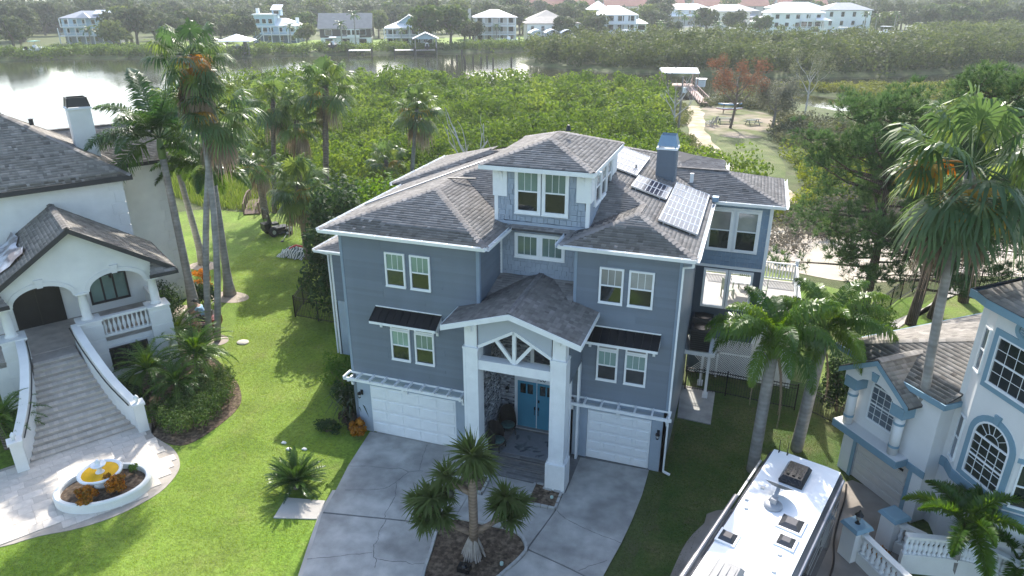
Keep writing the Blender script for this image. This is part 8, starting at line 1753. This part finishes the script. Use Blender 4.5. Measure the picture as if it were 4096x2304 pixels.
for x, y, s, k, lab in ((-244, 166, 1.7, 3, "huge oak at the far left shore beside the green canopied boat"), (-226, 172, 1.2, 0, "oak leaning over the far left dock"), (-214, 205, 1.4, 2, "oak right of the grey porch house"), (-200, 196, 1.5, 1, "broad oak between the porch house and stepped house"), (-186, 205, 1.35, 4, "oak at the water between the left houses"), (-176, 190, 1.1, 0, "oak overhanging the shore left of the white dock roof"), (-150.5, 221, .8, 2, "round tree between the stepped house and the brown one"), (-106.5, 224, 1.5, 4, "tall green pine like tree right of the cottage"), (-101, 232, 1.5, 4, "green crowned tree before the beige house"), (-96, 240, .9, 3, "dark bushy tree below the beige house"), (-69, 262, 1.05, 0, "oak in front of the pale hip roofed house"), (-58, 266, 1.1, 1, "oak left of the tall white roofed house"), (-63, 274, 1.2, 2, "oak at the tall house's left corner"), (-34, 290, .8, 3, "small oak on the lawn right of the tall house"), (-24, 320, 1.3, 0, "oak before the broad grey roofs"), (-12, 312, 1.2, 1, "oak left of the outside stair house"), (-2, 308, 1.0, 4, "leafy tree at the stair house's left side"), (17, 306, .55, 2, "small pale tree at the stair house's porch"), (44, 330, 1.1, 2, "pale tree right of the boxy white house"), (62, 330, 1.3, 0, "grey oak standing alone on the right bank")): far_tree(x, y, s, k, lab, "named trees on the far bank")
FPN = [feather_mesh(e, 300 + i, 3.0, 95, 22, .8, .14, .7, OAK3 if False else FEA) for i, e in enumerate((70, 40, 10))]
def far_palm(x, y, h, s, label):
    o = empty("cabbage_palm", (x, y, 0), 0, label, "palm tree", "palms on the far bank"); MB().tube([(0, 0, 0), (.1, 0, h)], [.22, .17], 7).build("trunk", GREYT, o)
    for k in range(15): link("frond", FPN[k % 3], o, (.1, 0, h), (0, 0, k * 2.4), s)
for x, y, h, s, lab in ((-131, 212, 7, 1.0, "slim palm in front of the brown gabled house"), (-127, 214, 10, 1.0, "taller slim palm at the brown house's right end"), (-114.5, 222, 5, .8, "palm at the cottage's porch"), (-152, 214, 6, .9, "palm at the stepped house's right"), (-91, 250, 5.5, .8, "palm before the beige balconies"), (-38, 285, 6, .9, "palm right of the white porches"), (-30, 292, 8, .9, "palm on the green lawn by the speedboat"), (-27, 300, 9, .9, "palm behind the speedboat"), (-33, 298, 9.5, .9, "tallest palm of the lawn group"), (36, 322, 9, .9, "palm before the boxy house"), (40, 322, 8, .9, "second palm before the boxy house"), (46, 318, 9, .9, "palm at the boxy house's right"), (-18, 300, 5, 1.1, "bushy palm left of the pier"), (-216, 192, 5, 1.1, "stout palm in front of the grey porch house"), (54, 316, 5, 1.0, "short palm on the right bank")): far_palm(x, y, h, s, lab)
# slender pines at the right
SP = crown_mesh(210, 14, 40, .8, OAK, .5)
for i in range(46):
    x = 45 + i * 2.7 + R.uniform(-2, 2); y = 372 + i * 1.2 + R.uniform(-8, 14); o = empty("slash_pine", (x, y, 0), R.uniform(0, 6), "slender tall pine in the row at the upper right", "pine tree", "slender pines at the upper right"); H = R.uniform(9, 13)
    MB().tube([(0, 0, 0), (R.uniform(-.4, .4), 0, H)], [.3, .12], 5).build("trunk", BARK, o); c = link("crown", SP, o, (0, 0, H - 3.5)); c.scale = (.55, .55, .65)
canopy("far_wood", "distant wood closing the view below the skyline", [(-420, 220), (-330, 230), (-260, 300), (-180, 420), (-60, 520), (60, 540), (200, 520), (260, 420), (330, 480), (240, 640), (40, 680), (-140, 640), (-300, 480), (-460, 300)], 9, 15, 2.6, 60, 51, OAK, .3, .85)
canopy("far_wood", "leafy bank rising behind the right island", [(62, 262), (120, 276), (160, 300), (150, 345), (96, 342), (70, 318), (48, 292), (40, 280)], 3.4, 7.5, .8, 80, 52, leafmat("bank_leaf", (.05, .075, .025), (.08, .115, .035), (.12, .16, .045), .35, .5, .4), .3, .85)

# ------------------------------------------------------------------ haze
hz = bpy.data.materials.new("haze_air"); hz.use_nodes = True; nt = hz.node_tree; nt.nodes.remove(nt.nodes["Principled BSDF"])
pv = nt.nodes.new("ShaderNodeVolumePrincipled"); pv.inputs["Color"].default_value = (.92, .96, 1, 1); pv.inputs["Density"].default_value = .00028; pv.inputs["Anisotropy"].default_value = .2
nt.links.new(pv.outputs[0], nt.nodes["Material Output"].inputs["Volume"])
HZ = MB().box(-1700, 1600, -160, 3300, -4, 24).build("haze", hz); HZ["kind"] = "stuff"; HZ["label"] = "pale haze filling the air over the river"
